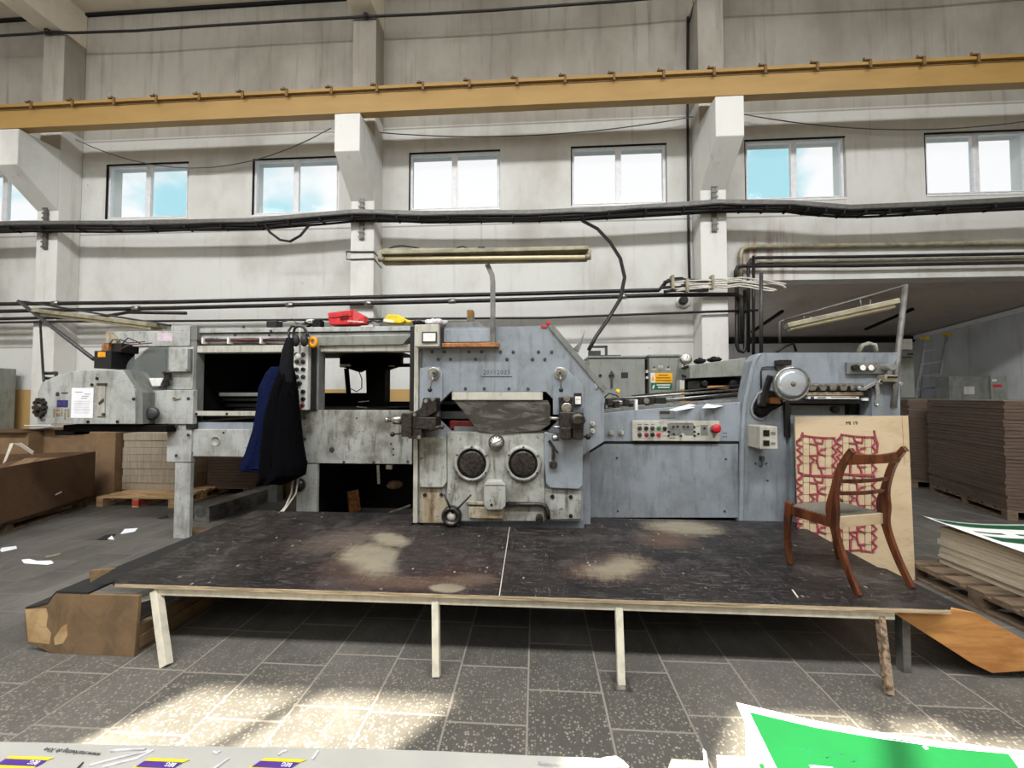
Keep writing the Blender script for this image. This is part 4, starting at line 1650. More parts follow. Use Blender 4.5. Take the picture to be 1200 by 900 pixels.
# ---- delivery side at the left
# end housing with a sloping nose
nose = [(49, 448), (70, 438.5), (96, 433.6), (143, 434), (158, 457), (158, 497), (43, 497), (44, 460)]
m = MB()
m.ppoly(nose, YLf - .22, YLf + .9)
nz = pt('end_housing', m, 'white', .006)
m = MB()
m.ppoly([(143.5, 433.6), (150.5, 434), (167, 460), (167, 497), (158.6, 497), (158.6, 457)], YLf - .20, YLf - .05)
pt('dark_edge_strip', m, 'grey', .003)
yn = YLf - .22
for a, b_ in ((114, 443.4), (108, 451), (103.4, 494.2), (137.8, 494.2), (157, 467.5)):
    k = MB()
    k.disc(a, b_, 1.7, yn, .008, 10)
    k.build('bolt', 'black', nz)
k = MB()
k.pbox(83.5, 454.6, 109, 489.8, yn - .003, yn - .0005)
pn = k.build('paper_notice', 'paper', nz)
k = MB()
for i, (w0, w1) in enumerate(((88, 97), (99, 106), (96, 104), (95, 102))):
    k.pbox(w0, 459 + i * 2.4, w1, 459.9 + i * 2.4, yn - .0042, yn - .003)
for i in range(7):
    k.pbox(87, 470 + i * 2.3, 105, 470.35 + i * 2.3, yn - .0042, yn - .003)
k.build('typed_lines', 'greyink', nz)
k = MB()
k.pbox(113.4, 450, 122.4, 488, yn - .012, yn)
k.build('pale_scale_plate', 'cream', nz, .003)
k = MB()
k.ppoly([(115, 472), (121, 466.5), (122, 470.5), (116, 475)], yn - .014, yn - .011)
k.pbox(113, 449, 123.5, 451.4, yn - .02, yn).disc(121.5, 485.6, 1.8, yn - .012, .01, 10)
k.build('scale_marks', 'dkgrey', nz)
k = MB()
k.pbox(66.6, 468.8, 79.2, 477, yn - .004, yn)
bp = k.build('blue_plate', 'bluelabel', nz)
k = MB()
for a in (69.5, 75):
    k.pbox(a - 1.4, 471.6, a + 1.4, 474.4, yn - .0052, yn - .004)
k.build('plate_marks', 'purpleprint', nz)
k = MB()
k.disc(67.6, 461.8, 2.3, yn, .003, 12)
k.pbox(72, 459.8, 79.5, 461.4, yn - .002, yn)
k.build('maker_emblem', 'dkgrey', nz)
k = MB()
for (x0, y0, x1, y1) in ((62, 479, 64, 489), (66, 480, 70, 482), (66, 484, 70, 488), (71.5, 479, 73, 488), (75, 480, 78.5, 481.5), (75, 483, 76.5, 492), (79, 479, 81, 489)):
    k.pbox(x0, y0, x1, y1, yn - .002, yn)
k.build('flaking_label', 'oily', nz)
# bellows flange
k = MB()
c = P(49, 477.5, yn)
for i in range(10):
    a = i * 2 * pi / 10
    k.lathe([(.024, 0), (.024, .035)], c + Vector((.052 * math.cos(a), 0, .086 * math.sin(a))), (0, -1, 0), 8, False)
k.lathe([(.055, 0), (.055, .02), (.03, .05)], c, (0, -1, 0), 14)
k.build('chain_flange', 'grease', nz)
k = MB()
k.tube([P(47, 489, yn - .01), P(49, 493, yn - .02), P(52, 491, yn - .01)], .007, 6)
k.build('small_hook', 'dkgrey', nz)
# slide underneath
m = MB()
m.pbox(74, 498.3, 195, 506, YLf - .16, YLf + .3)
m.pbox(64, 504, 86, 510, YLf - .16, YLf + .0)
pt('underside_slide', m, 'inside', .004)
# motor on top
m = MB()
m.pbox(110, 411, 130, 431.5, YLf - .16, YLf + .1)
m.lathe([(.10, 0), (.10, .12), (.085, .14)], P(128, 420, YLf - .02), (1, 0, 0), 20)
m.pbox(121, 402, 142, 413, YLf - .1, YLf + .1)
mo = pt('drive_motor', m, 'black', .006)
k = MB()
k.pbox(114.6, 412.4, 123.2, 418.4, YLf - .164, YLf - .159)
k.build('orange_label', 'orange', mo)
k = MB()
k.pbox(119, 403, 127, 411, YLf - .13, YLf - .09)
k.build('rusty_bracket', 'copper', mo, .003)
for i, pts_ in enumerate((((128, 404), (132, 398), (142, 398), (150, 402), (170, 400.5)), ((142, 404), (150, 396), (160, 400), (165, 403)), ((140, 410), (152, 404), (178, 402)))):
    k = MB()
    k.tube([P(a, b_, YLf - .12) for a, b_ in pts_], .006, 6)
    k.build('motor_lead', ('cable', 'cable', 'wirered')[i], mo)
# head box and column
m = MB()
m.pbox(124, 388, 222.6, 406, YLf + .02, YLf + .12)
m.pbox(200, 381.5, 222.6, 388, YLf + .02, YLf + .12)
hd = pt('head_box', m, 'white', .006)
k = MB()
k.pbox(184.5, 390, 202, 400, YLf + .017, YLf + .021)
k.build('faded_sticker', plain('pale_pink_sticker', srgb(206, 190, 200), .6, 0, .1), hd)
k = MB()
k.ppoly([(124, 389), (129, 389), (137, 399), (135, 403), (125, 402)], YLf - .02, YLf + .02)
k.build('brown_bracket', 'oily', hd)
m = MB()
m.pbox(165.6, 457, 226, 497, YLf - .06, YLf + .0)
m.pbox(196, 406.5, 226, 456.5, YLf - .02, YLf + .03)
m.pbox(195.4, 497.2, 224, 541.5, YLf - .04, YLf + .03)
cl = pt('column_housing', m, 'white', .006)
for a, b_ in ((221, 467.2), (207, 499.5), (221, 510), (207, 534)):
    k = MB()
    k.disc(a, b_, 1.7, YLf - .06, .010, 10)
    k.build('bolt', 'dkgrey', cl)
k = MB()
k.disc(205.6, 467, 1.9, YLf - .06, .015, 10).bar([P(202, 467, YLf - .07), P(211, 466.6, YLf - .07)], .012, .01, (0, 1, 0))
k.build('latch', 'oily', cl)
k = MB()
c = P(185.4, 484, YLf - .06)
k.lathe([(.02, 0), (.02, .05), (.072, .055), (.072, .085), (.05, .10), (.018, .10), (0, .11)], c, (0, -1, 0), 24)
k.build('hand_knob', 'dkgrey', cl)
m = MB()
m.pbox(222.8, 382, 229.6, 495, YLf - .01, YLf + .1)
pt('grey_upright', m, 'grey', .003)
# clear cover with works inside
m = MB()
cov = [(147, 434), (150, 424), (158, 416), (176, 406.6), (198, 406.6), (198, 456.6), (166, 456.6)]
m.ppoly(cov, YLf - .055, YLf - .048)
ck = pt('clear_cover', m, 'perspex', 0)
m = MB()
m.ppoly([(168, 420), (178, 408), (192, 409), (195, 430), (194, 452), (168, 452)], YLf + .05, YLf + .28)
pt('dark_roll_end', m, 'dkgrey', .004)
m = MB()
m.ppoly([(146, 432), (166, 457), (198, 457), (198, 406), (176, 406)], YLf + .28, YLf + .32)
pt('cover_back', m, 'grey', 0)
m = MB()
m.ppoly([(174, 443), (191.5, 443), (187, 452.6), (178, 452.6)], YLf - .10, YLf - .058)
pt('white_cup', m, 'nearwhite', .004)
m = MB()
m.pbox(192, 436, 197, 446, YLf - .1, YLf - .05).disc(193.5, 437, 2, YLf - .1, .02, 8).pbox(189, 445, 195, 452, YLf - .09, YLf - .05)
pt('clamp_valve', m, 'grease', .003)
m = MB()
m.pbox(197.6, 408.4, 219.4, 435.6, YLf - .07, YLf - .02)
jb = pt('junction_box', m, 'white', .006)
k = MB()
k.pbox(219.6, 409, 223, 436, YLf - .05, YLf - .02).disc(219.5, 433.6, 1.5, YLf - .07, .012, 8)
k.build('box_edge', 'grey', jb)
# legs
def leg(x0, x1, y0, y1, Y, zf=0.0):
    q = MB()
    a, b2 = P(x0, (y0 + y1) / 2, Y).x, P(x1, (y0 + y1) / 2, Y).x
    q.box(a, b2, Y, Y + .045, zf, P(x0, y0, Y).z)
    o_ = pt('leg', q, 'white', .005)
    return o_
leg(204, 222.6, 541.5, 627, YLf - .03)
l2 = leg(347.5, 371.5, 543.5, 597, YLf - .01)
k = MB()
k.lathe([(.075, 0), (.075, .05), (.04, .07), (0, .08)], P(351, 568, YLf - .01), (0, -1, 0), 16)
k.build('foot_pulley', 'grease', l2)
# far side legs and frame of the delivery so it is a real frame
for x0, x1 in ((208, 226), (352, 372)):
    q = MB()
    a, b2 = P(x0, 560, YLf).x, P(x1, 560, YLf).x
    q.box(a, b2, YLf + 1.45, YLf + 1.6, 0, P(x0, 500, YLf).z)
    pt('leg', q, 'grey', .005)
# top rails
zt = lambda y: P(350, y, YLf).z
xa, xb = P(223, 400, YLf).x, P(484, 400, YLf).x
m = MB()
m.box(xa, xb, YLf + .02, YLf + .2, zt(388.5), zt(383))
m.box(xa, xb, YLf + .05, YLf + .2, zt(396.5), zt(389.4))
tr1 = pt('top_rail', m, 'white', .004)
m = MB()
m.box(xa, xb, YLf + .06, YLf + .3, zt(404), zt(396.6))
pt('rail_web', m, 'grey', 0)
m = MB()
m.box(P(228, 408, YLf).x, xb, YLf + .0, YLf + .14, zt(412.4), zt(404.2))
pt('bay_header', m, 'cream', .004)
for i in range(7):
    k = MB()
    pth = [P(224 + t * 13.4, 398.6 + .9 * math.sin(t * .9 + i) + (i % 4) * .55 - .8, YLf + .02 - .012 * (i % 3)) for t in range(11)]
    k.tube(pth, .008, 5)
    k.build('wire', 'wirered' if i % 2 else 'cable', tr1)
for a in (237, 267, 305):
    k = MB()
    k.pbox(a - 1, 395.4, a + 1, 402.6, YLf - .03, YLf + .04)
    k.build('wire_clip', 'nearwhite', tr1)
m = MB()
m.ppoly([(372, 394.6), (482, 392.5), (472, 403.6), (372, 405)], YLf - .03, YLf + .06)
pt('folded_cover', m, 'cabinet', .004)
for a, b_ in ((276, 393), (286, 383), (316, 393), (318, 388)):
    k = MB()
    k.disc(a, b_, 1.2, YLf + .02, .02, 8)
    k.build('bolt', 'dkgrey', tr1)
# column of buttons and dark slot
m = MB()
m.pbox(343.6, 405, 360.4, 480.5, YLf - .10, YLf + .0)
bc = pt('button_column', m, 'nearwhite', .005)
for j, yy in enumerate((415.6, 424, 433, 441.6, 459, 467.4)):
    for a in (348, 355.6):
        k = MB()
        k.disc(a, yy, 2.5, YLf - .10, .016, 12)
        k.disc(a, yy, 1.7, YLf - .116, .014, 10)
        k.build('push_button', ('black', 'dkgrey', 'black')[(j + int(a)) % 3], bc)
k = MB()
k.disc(351.6, 449.4, 2.6, YLf - .10, .03, 12)
k.build('push_button', 'black', bc)
for a, yy in ((347.6, 474.6), (355, 475)):
    k = MB()
    k.disc(a, yy, 2.2, YLf - .10, .02, 10)
    k.build('push_button', 'dkred', bc)
m = MB()
m.pbox(360.6, 405, 370.4, 480.5, YLf - .04, YLf + .1)
pt('dark_slot', m, 'black', 0)
m = MB()
m.pbox(370, 405, 373.6, 480.5, YLf - .03, YLf + .1)
pt('bay_post', m, 'grey', .003)
m = MB()
m.pbox(226, 412, 229.5, 482, YLf + .0, YLf + .1)
pt('bay_post', m, 'dkgrey', .003)
# dark insides of the first bay
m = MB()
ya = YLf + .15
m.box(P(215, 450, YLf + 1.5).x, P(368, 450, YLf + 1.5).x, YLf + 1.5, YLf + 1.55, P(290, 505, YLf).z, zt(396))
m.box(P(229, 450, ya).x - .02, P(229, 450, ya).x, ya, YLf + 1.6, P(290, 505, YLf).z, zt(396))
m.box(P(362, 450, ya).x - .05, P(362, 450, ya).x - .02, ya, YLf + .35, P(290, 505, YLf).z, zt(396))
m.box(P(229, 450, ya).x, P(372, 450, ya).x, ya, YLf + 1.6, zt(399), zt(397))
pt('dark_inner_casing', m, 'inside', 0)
m = MB()
m.pbox(247, 460, 309, 464.2, YLf + .5, YLf + .56)
pt('white_cross_bar', m, 'nearwhite', .003)
m = MB()
m.pbox(250, 466.5, 309, 470, YLf + .55, YLf + .6).pbox(250, 473, 309, 477, YLf + .6, YLf + .66)
pt('dark_roller', m, 'dkgrey', .004)
m = MB()
m.bar([P(238, 445, YLf + .3), P(246, 441, YLf + .4)], .02, .02)
m.disc(234, 458.5, 2.4, YLf + .16, .03, 10)
pt('bright_catch', m, 'steel', .002)
m = MB()
m.pbox(224.6, 482, 345, 487.4, YLf - .03, YLf + .06)
ml = pt('lower_rail', m, 'cream', .004)
for a in (230.4, 266):
    k = MB()
    k.disc(a, 485, 1.4, YLf - .03, .008, 8)
    k.build('bolt', 'black', ml)
m = MB()
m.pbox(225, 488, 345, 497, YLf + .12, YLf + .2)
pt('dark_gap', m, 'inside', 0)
m = MB()
m.bar([P(228, 494, YLf + .05), P(300, 489, YLf + .05), P(344, 487.6, YLf + .05)], .02, .02)
m.pbox(218, 487, 226, 503, YLf - .05, YLf + .05)
pt('chain_links', m, 'grease', .002)
m = MB()
m.pbox(226, 495, 300, 503.4, YLf + .02, YLf + .1)
pt('blue_strip', m, 'bluelt', .003)
m = MB()
m.pbox(223.4, 503.4, 347, 535.4, YLf - .02, YLf + .06)
sp_ = pt('lower_side_plate', m, 'white', .006)
k = MB()
k.lathe([(.058, 0), (.058, .004), (.05, .006), (.05, .003), (0, .003)], P(252.6, 517, YLf - .02), (0, -1, 0), 20)
k.build('round_plug', 'white', sp_)
for a, b_ in ((224.8, 506), (262, 507), (225, 531)):
    k = MB()
    k.disc(a, b_, 1.3, YLf - .02, .006, 8)
    k.build('bolt', 'dkgrey', sp_)
m = MB()
m.pbox(345, 480.6, 483, 543.4, YLf - .02, YLf + .06)
bpn = pt('large_side_plate', m, 'grimy', .006)
for a, b_, r in ((357, 489.6, 1.8), (357, 514.4, 2), (389, 527, 3), (418, 490, 1), (360, 541, 1.2), (403, 541.5, 1.6), (438, 541.5, 1.6), (461, 533, 1), (458, 520, 1), (461, 526, 1), (478, 541, 1.4), (351, 489, 1)):
    k = MB()
    k.disc(a, b_, r, YLf - .02, .008, 10)
    k.build('bolt', 'dkgrey', bpn)
# second bay: an open frame you look through
m = MB()
ye = YLf + 1.3
m.ppoly([(398, 403), (470, 403), (470, 428), (452, 434), (431, 431), (420, 436), (398, 429)], ye, ye + .1)
m.pbox(431, 420, 451, 480, ye - .1, ye + .1)
m.pbox(398, 426, 480, 430, ye, ye + .06)
m.pbox(350, 460.5, 431, 486, ye, ye + .06)
m.pbox(450, 470.5, 480, 482, ye, ye + .06)
m.tube([P(406, 432, ye), P(409, 466, ye)], .035, 8)
m.tube([P(431, 432, ye), P(432, 464, ye)], .03, 8)
pt('inner_frame', m, 'inside', 0)
m = MB()
m.box(P(372, 440, ye).x - .3, P(483, 440, ye).x, YLf + .1, YLf + 1.5, zt(481), zt(479.5))
pt('delivery_bed', m, 'inside', 0)
m = MB()
m.box(P(372, 440, ye).x - .2, P(483, 440, ye).x, YLf + .1, YLf + 1.5, zt(404.5), zt(403))
pt('bay_roof', m, 'inside', 0)
m = MB()
m.tube([P(410, 455, ye - .05), P(418, 459, ye - .05), P(424, 455, ye - .05), P(424, 444, ye - .05), P(421, 436, ye - .05)], .008, 5)
pt('loop_of_wire', m, 'cable', 0)
m = MB()
m.pbox(398, 426.8, 411, 429.2, ye - .14, ye - .1).pbox(455, 428, 462, 429.5, ye - .04, ye - .0)
pt('bright_bar', m, 'steel', 0)
m = MB()
m.bar([P(420, 471, YLf + .5), P(432, 470, YLf + .5)], .02, .01).bar([P(418, 476.5, YLf + .4), P(430, 478, YLf + .4)], .02, .01)
pt('bed_strip', m, 'steel', 0)
# inside under the large plate
m = MB()
m.box(P(355, 560, YLf + 1.2).x, P(500, 560, YLf + 1.2).x, YLf + 1.2, YLf + 1.25, .02, zt(480))
m.box(P(362, 560, YLf).x - .05, P(362, 560, YLf).x - .03, YLf + .1, YLf + 1.2, .02, zt(540))
pt('shade_backing', m, 'inside', 0)  # near-black sheets added so the space under the plate stays dark
m = MB()
m.bar([P(443, 545, YLf + .1), P(444, 567, YLf + .1)], .03, .012, (0, 1, 0)).pbox(452, 545, 459, 550, YLf + .06, YLf + .1)
pt('hanging_strap', m, 'steel', .002)
m = MB()
for i, (x, y) in enumerate(((344.4, 570), (350, 570))):
    a = [P(x - .5, y - 12, YLf - .16), P(x - 3, y + 8, YLf - .2), P(x - 10 - 4 * i, y + 24, YLf - .28), P(x - 20 - 2 * i, y + 35, YLf - .34)]
    m.tube(a, .009, 6)
pt('pale_cords', m, 'string', 0)
# floor channel running back under the delivery
m = MB()
a, b_ = PZ(236, 612, .0), PZ(372, 566, .0)
d = (b_ - a).normalized()
m.bar([a + Vector((0, 0, .10)), b_ + Vector((0, 0, .10))], .22, .20)
pt('floor_channel', m, 'concretegrey', .006)
# ================================================================== PLATFORM
HP = .41
pf = PZ(600, 700, HP)
YPF = PZ(600, 698.5, HP).y
xl, xr = PZ(115, 687, HP).x, PZ(1119, 713, HP).x
xj_f, xj_b = PZ(585, 698, HP), PZ(598, 613, HP)
patch = []


def wear(px, py, rx, ry, rot, col, soft, amt, grain=.7):
    c = PZ(px, py, HP)
    sx = (PZ(px + rx, py, HP) - PZ(px - rx, py, HP)).length / 2
    sy = abs(PZ(px, py - ry, HP).y - PZ(px, py + ry, HP).y) / 2
    patch.append((c.x, c.y, sx, sy, rot, col, soft, amt, grain))


T1, T2, T3 = srgb(142, 134, 115), srgb(94, 74, 62), srgb(64, 43, 41)
wear(410, 632, 70, 18, .4, srgb(112, 98, 90), .9, .6, 1.4)
wear(480, 668, 130, 30, .1, T3, .8, .7, 1.0)
wear(470, 682, 80, 9, .0, T2, .8, .7, 1.0)
wear(432, 656, 50, 25, .75, T2, .6, .8)
wear(437, 654, 36, 25, .85, T1, .45, .95, .5)
wear(458, 632, 17, 13, 1.0, T1, .5, .9, .5)
wear(503, 650, 40, 24, .0, srgb(44, 38, 38), .22, .97, .35)
wear(396, 668, 30, 12, .5, srgb(60, 46, 44), .8, .8, .8)
wear(524, 689, 22, 6, .0, T1, .3, .9, .4)
wear(548, 680, 40, 10, .2, T2, .7, .7)
wear(715, 664, 60, 18, .35, T2, .7, .85)
wear(722, 664, 50, 14, .5, T1, .7, .75, .9)
wear(690, 652, 36, 12, .3, srgb(46, 40, 40), .6, .85, .7)
wear(770, 676, 30, 10, .2, srgb(48, 42, 42), .6, .8, .7)
wear(800, 618, 48, 10, .0, T1, .6, .85)
wear(780, 632, 40, 12, .3, T2, .8, .7)
MT['deck'] = deckmat(patch)
YBK = 3.50
pl_ = thing('work_platform', ((xl + xr) / 2, 2.9, 0), 'wide low operator platform of dark worn plywood on pale legs before the machine', 'platform')
rr = .07
ypb = Y1 - .02


def deck(name, pts):
    m = MB()
    m.prism([(x, y, HP - .022) for x, y in pts], (0, 0, .022))
    o = m.build(name, 'deck', pl_, 0)
    return o


jx = xj_f.x
jb = PZ(598, 613, HP).x
xlm = P(486, 590, Y1).x - .03
ybl = YLf - .30
xlb = PZ(300, 598, HP).x
deck('deck_panel', [(xl + rr, YPF), (jx - .004, YPF), (jb - .004, ypb), (xlm, ypb), (xlm, ybl), (xlb, ybl), (xl, YPF + rr * 1.6), (xl + .015, YPF + .03)])
xrb = PZ(927, 608, HP).x - .03
deck('deck_panel', [(jx + .004, YPF), (xr - rr, YPF), (xr - .01, YPF + .03), (xr, YPF + .10), (xrb, Y3 - .03), (P(684, 580, Y1).x + .02, Y3 - .03), (P(684, 580, Y1).x + .02, ypb), (jb + .004, ypb)])
m = MB()
m.bar([(jx, YPF + .002, HP - .011), (jb, ypb, HP - .011)], .006, .016)
m.build('deck_joint', 'card', pl_)
m = MB()
m.box(xl + rr, xr - rr * .6, YPF - .004, YPF + .001, HP - .022, HP - .001)
m.build('raw_edge', 'plyedge', pl_)
m = MB()
m.box(PZ(166, 697, .38).x, PZ(1046, 716, .38).x, YPF + .012, YPF + .06, HP - .072, HP - .023)
m.build('front_rail', 'whiterail', pl_, .003)
for yy in (2.75, 3.3):
    m = MB()
    m.box(xl + .36, xr - .2, yy, yy + .05, HP - .10, HP - .023)
    m.build('cross_rail', 'plydirty', pl_)


def pleg(tx, ty, bx, by, w, mat, Yo=.03, plate=False):
    t = P(tx, ty, YPF + Yo)
    b = PZ(bx, by, 0)
    b.y = max(b.y, YPF - .12)
    q = MB()
    q.bar([b, Vector((t.x, t.y, HP - .05))], w, w * .9, (0, 1, 0))
    o = q.build('leg', mat, pl_, .003)
    if plate:
        q = MB()
        q.box(b.x - .045, b.x + .045, b.y - .05, b.y + .04, 0, .012)
        q.build('foot_plate', 'steel', o)
    return o


pleg(183, 700, 193, 782, .05, 'whiterail')
pleg(510.5, 709, 511.5, 793, .042, 'whiterail')
pleg(725, 715, 728, 803, .042, 'whiterail', .03, True)
pleg(1031, 722, 1042, 814, .036, 'brownleg')
q = MB()
a = PZ(1060, 786, 0)
q.box(a.x - .022, a.x + .022, a.y - .02, a.y + .03, 0, HP - .023)
q.build('leg', 'concretegrey', pl_, .002)
for xx in (xl + .4, -.6, 1.2):
    q = MB()
    q.box(xx, xx + .05, 3.3, 3.35, 0, HP - .1)
    q.build('leg', 'plydirty', pl_)
q = MB()
q.bar([P(165, 703, YPF + .04), P(182, 698, YPF + .04)], .012, .03)
q.build('loose_batten', 'whiterail', pl_)

# left step box: curved end board, dark top
YS = 2.285
prof = [(31, 752), (29, 731), (29.5, 714), (45, 711.5), (56, 708), (62, 699), (66, 689), (70, 682.5), (104, 684), (163, 690), (160, 735), (157, 765), (100, 761), (60, 757)]
P3 = [P(a, b_, YS) for a, b_ in prof]
for p in P3:
    if p.z < .05:
        p.z = 0
    p.z = min(p.z, HP - .042)
st = thing('wooden_step', (sum(p.x for p in P3) / len(P3), YS + .5, 0), 'dirty brown plywood step with curved end board left of the platform', 'step')
MB().prism(P3, (0, .02, 0)).build('end_board', 'plydirty', st, .002)
m = MB()
Lg = 1.75
tops = [P3[i] for i in (2, 3, 4, 5, 6, 7, 8)]
for i in range(len(tops) - 1):
    a, b_ = tops[i], tops[i + 1]
    m.prism([a + Vector((0, .0, .0)), b_ + Vector((0, 0, 0)), b_ + Vector((0, 0, .012)), a + Vector((0, 0, .012))], (0, Lg, 0))
m.build('black_top', 'rubber', st)
m = MB()
m.box(P3[8].x + .25, P3[8].x + .3, YS + .03, YS + Lg - .1, .0, .16)
m.box(P3[8].x + .25, P3[8].x + .31, YS + .03, YS + Lg - .1, .03, .1)
m.build('bottom_batten', 'plydirty', st)
q = MB()
e = P(46, 725, YS - .001)
q.ppoly([(29.5, 714), (54, 713), (56, 722), (54, 735), (60, 742), (58, 755), (33, 752)], YS - .0015, YS)
q.ppoly([(72, 735), (78, 731), (79, 745), (74, 754), (64, 756), (63, 748)], YS - .0015, YS)
q.build('bare_wood_patch', 'barewood', st)
m = MB()
m.ppoly([(104, 669), (133, 667), (118, 676), (106, 683)], YS + .04, YS + .06)
m.build('broken_offcut', 'plydirty', st)
m = MB()
a = PZ(214, 626, .02)
m.box(a.x, a.x + .42, a.y + .02, a.y + .16, 0, .05)
tag(m.build('wooden_offcut', 'plydirty', None, .003), 'small brown wooden board lying by the white machine leg behind the platform', 'board')

# right ramp: sloping orange plywood end board
YR = 2.40
prof = [(1046, 717.5), (1119, 705.5), (1145, 719), (1200, 750), (1262, 785), (1262, 789), (1200, 786.5), (1163, 789), (1140, 778)]
P3 = [P(a, b_, YR) for a, b_ in prof]
P3 = [Vector((p.x, p.y, 0 if p.z < .012 else min(p.z, HP - .024))) for p in P3]
rp_ = thing('wooden_ramp', (2.75, YR + .3, 0), 'orange plywood ramp board sloping down from the right end of the platform', 'ramp')
MB().prism(P3, (0, .02, 0)).build('end_board', 'ply', rp_, .002)
m = MB()
for i in (1, 2, 3):
    a, b_ = P3[i], P3[i + 1]
    m.prism([a + Vector((0, .02, -.02)), b_ + Vector((0, .02, -.02)), b_ + Vector((0, .02, 0)), a + Vector((0, .02, 0))], (0, .55, 0))
m.build('ramp_top', 'rubber', rp_)

# ================================================================== CHAIR
A, B, C, D = PZ(926, 661, HP), PZ(982, 655, HP), PZ(1007, 698.5, HP), PZ(1069, 689, HP)
mid_r, mid_f = (C + D) / 2, (A + B) / 2
fw = (mid_f - mid_r).normalized()
sd = Vector((fw.y, -fw.x, 0))         # to the chair's right (photo right)
CW = ((D - C).dot(sd) + (B - A).dot(sd)) / 2
DP = (mid_f - mid_r).length
ch = thing('dining_chair', mid_r.lerp(mid_f, .5), 'polished reddish wood dining chair with a grey ribbed seat standing on the platform', 'chair')
O = mid_r


def cp_(u, v, z):
    """u across (left -, right +), v forward from the rear feet, z above the platform"""
    return O + sd * u + fw * v + Vector((0, 0, z - 0))


hw2 = CW / 2
SH = .43


def smooth(pts, n=5):
    out = []
    P_ = [Vector(p) for p in pts]
    for i in range(len(P_) - 1):
        p0, p1, p2, p3 = P_[max(i - 1, 0)], P_[i], P_[i + 1], P_[min(i + 2, len(P_) - 1)]
        for j in range(n):
            t = j / n
            out.append(.5 * ((2 * p1) + (-p0 + p2) * t + (2 * p0 - 5 * p1 + 4 * p2 - p3) * t * t + (-p0 + 3 * p1 - 3 * p2 + p3) * t ** 3))
    out.append(P_[-1])
    return out


for s in (-1, 1):
    u = s * hw2
    pth = smooth([cp_(u, 0, 0), cp_(u, .058, .12), cp_(u, .112, .27), cp_(u, .138, .39), cp_(u, .14, .50), cp_(u, .12, .62), cp_(u, .085, .74), cp_(u, .035, .835), cp_(u, .01, .86)])
    n = len(pth)
    sc = []
    for i in range(n):
        t = i / (n - 1)
        k = .8 + .2 * math.sin(pi * min(1, t * 1.1)) + .9 * math.exp(-((t - .46) / .09) ** 2)
        if t > .9:
            k *= 1.15
        sc.append((1.0, k * .95))
    m = MB()
    m.sweep(pth, [(-.014, -.021), (.014, -.021), (.014, .021), (-.014, .021)], True, False, fw, sc)
    m.build('rear_leg', 'mahogany', ch, .005)
    u = s * (hw2 + .006)
    pth = smooth([cp_(u, DP - .005, 0), cp_(u, DP + .012, .15), cp_(u, DP + .005, .32), cp_(u, DP - .012, SH + .01)])
    sc = [.72 + .38 * (i / (len(pth) - 1)) for i in range(len(pth))]
    m = MB()
    m.sweep(pth, [(-.02, -.022), (.02, -.022), (.02, .022), (-.02, .022)], True, False, fw, [(k, k) for k in sc])
    m.build('front_leg', 'mahogany', ch, .008)
    m = MB()
    m.bar([cp_(s * (hw2 - .002), .15, SH - .045), cp_(s * (hw2 + .004), DP - .02, SH - .045)], .022, .065)
    m.build('side_rail', 'mahogany', ch, .004)
m = MB()
m.bar([cp_(-hw2, .15, SH - .045), cp_(hw2, .15, SH - .045)], .022, .07)
m.build('back_rail', 'beige', ch, .003)
m = MB()
m.bar([cp_(-hw2, DP - .02, SH - .045), cp_(hw2, DP - .02, SH - .045)], .022, .065)
m.build('front_rail', 'mahogany', ch, .004)
m = MB()
NU, NV = 10, 10


def seat(i, j):
    u = -1 + 2 * i
    v = j
    w_ = hw2 - .008 + .012 * v
    z = SH - .008 + .020 * (1 - u ** 4) * (1 - (2 * v - 1) ** 4)
    return cp_(u * w_, .15 + v * (DP - .155), z)


vs = m.grid(seat, NU, NV)
low_ = [[m.bm.verts.new(vs[i][j].co - Vector((0, 0, .03 if True else 0))) for j in (0, NV - 1)] for i in range(NU)]
m.box(-.001, .001, -.001, .001, -.001, .001, Matrix.Translation(cp_(0, .3, SH - .02)))
bmesh.ops.delete(m.bm, geom=[v for r_ in low_ for v in r_], context='VERTS')
o = m.build('seat', 'seatcloth', ch)
sm_ = o.modifiers.new('thick', 'SOLIDIFY')
sm_.thickness = .022
sm_.offset = -1
# top rail and two slats, bowed backwards


def slat(z, v, h, th, bow, name, ext=0.0, roll=0.0):
    n = 10
    pth = [cp_(-hw2 + (CW) * i / n * 1.0, v - bow * math.sin(pi * i / n), z) for i in range(n + 1)]
    q = MB()
    sc = [(1, 1 + .25 * abs(2 * i / n - 1)) for i in range(n + 1)] if name == 'crest_rail' else None
    q.bar(pth, th, h, (0, 0, 1), sc)
    return q.build(name, 'mahogany', ch, .004)


slat(.80, .055, .054, .022, .035, 'crest_rail')
slat(.655, .108, .024, .016, .03, 'back_slat')
slat(.575, .128, .024, .016, .03, 'back_slat')
for o_ in [k for k in bpy.data.objects if k.parent == ch]:
    pass

# ================================================================== LEANING DIE BOARD
db = [P(931, 488, 3.86), P(1064.5, 487, 3.86)]
bb = [PZ(934.5, 676, 0), PZ(1072, 673.5, 0)]
YB0 = 3.62
tl, tr_ = P(931.5, 488.5, 3.80), P(1064.5, 487, 3.80)
bl, brr = P(938, 676, YB0), P(1072.5, 673, YB0)
bl.z = brr.z = .002
die = thing('die_board', (bl + brr) / 2, 'large pale plywood cutting die with a red box outline pattern leaning behind the chair', 'die board')
nrm = (tr_ - tl).cross(bl - tl).normalized()
if nrm.y > 0:
    nrm = -nrm
m = MB()
m.prism([tl, tr_, brr, bl], -nrm * .018)
m.build('board', 'beige', die, .002)


def dq(px, py, off=.0):
    """photo pixel -> point on the face of the board"""
    r = ray(px, py)
    o_ = Vector((0, 0, CH))
    t = (tl - o_).dot(nrm) / r.dot(nrm)
    return o_ + r * t + nrm * off


rul = MB()
lin = MB()


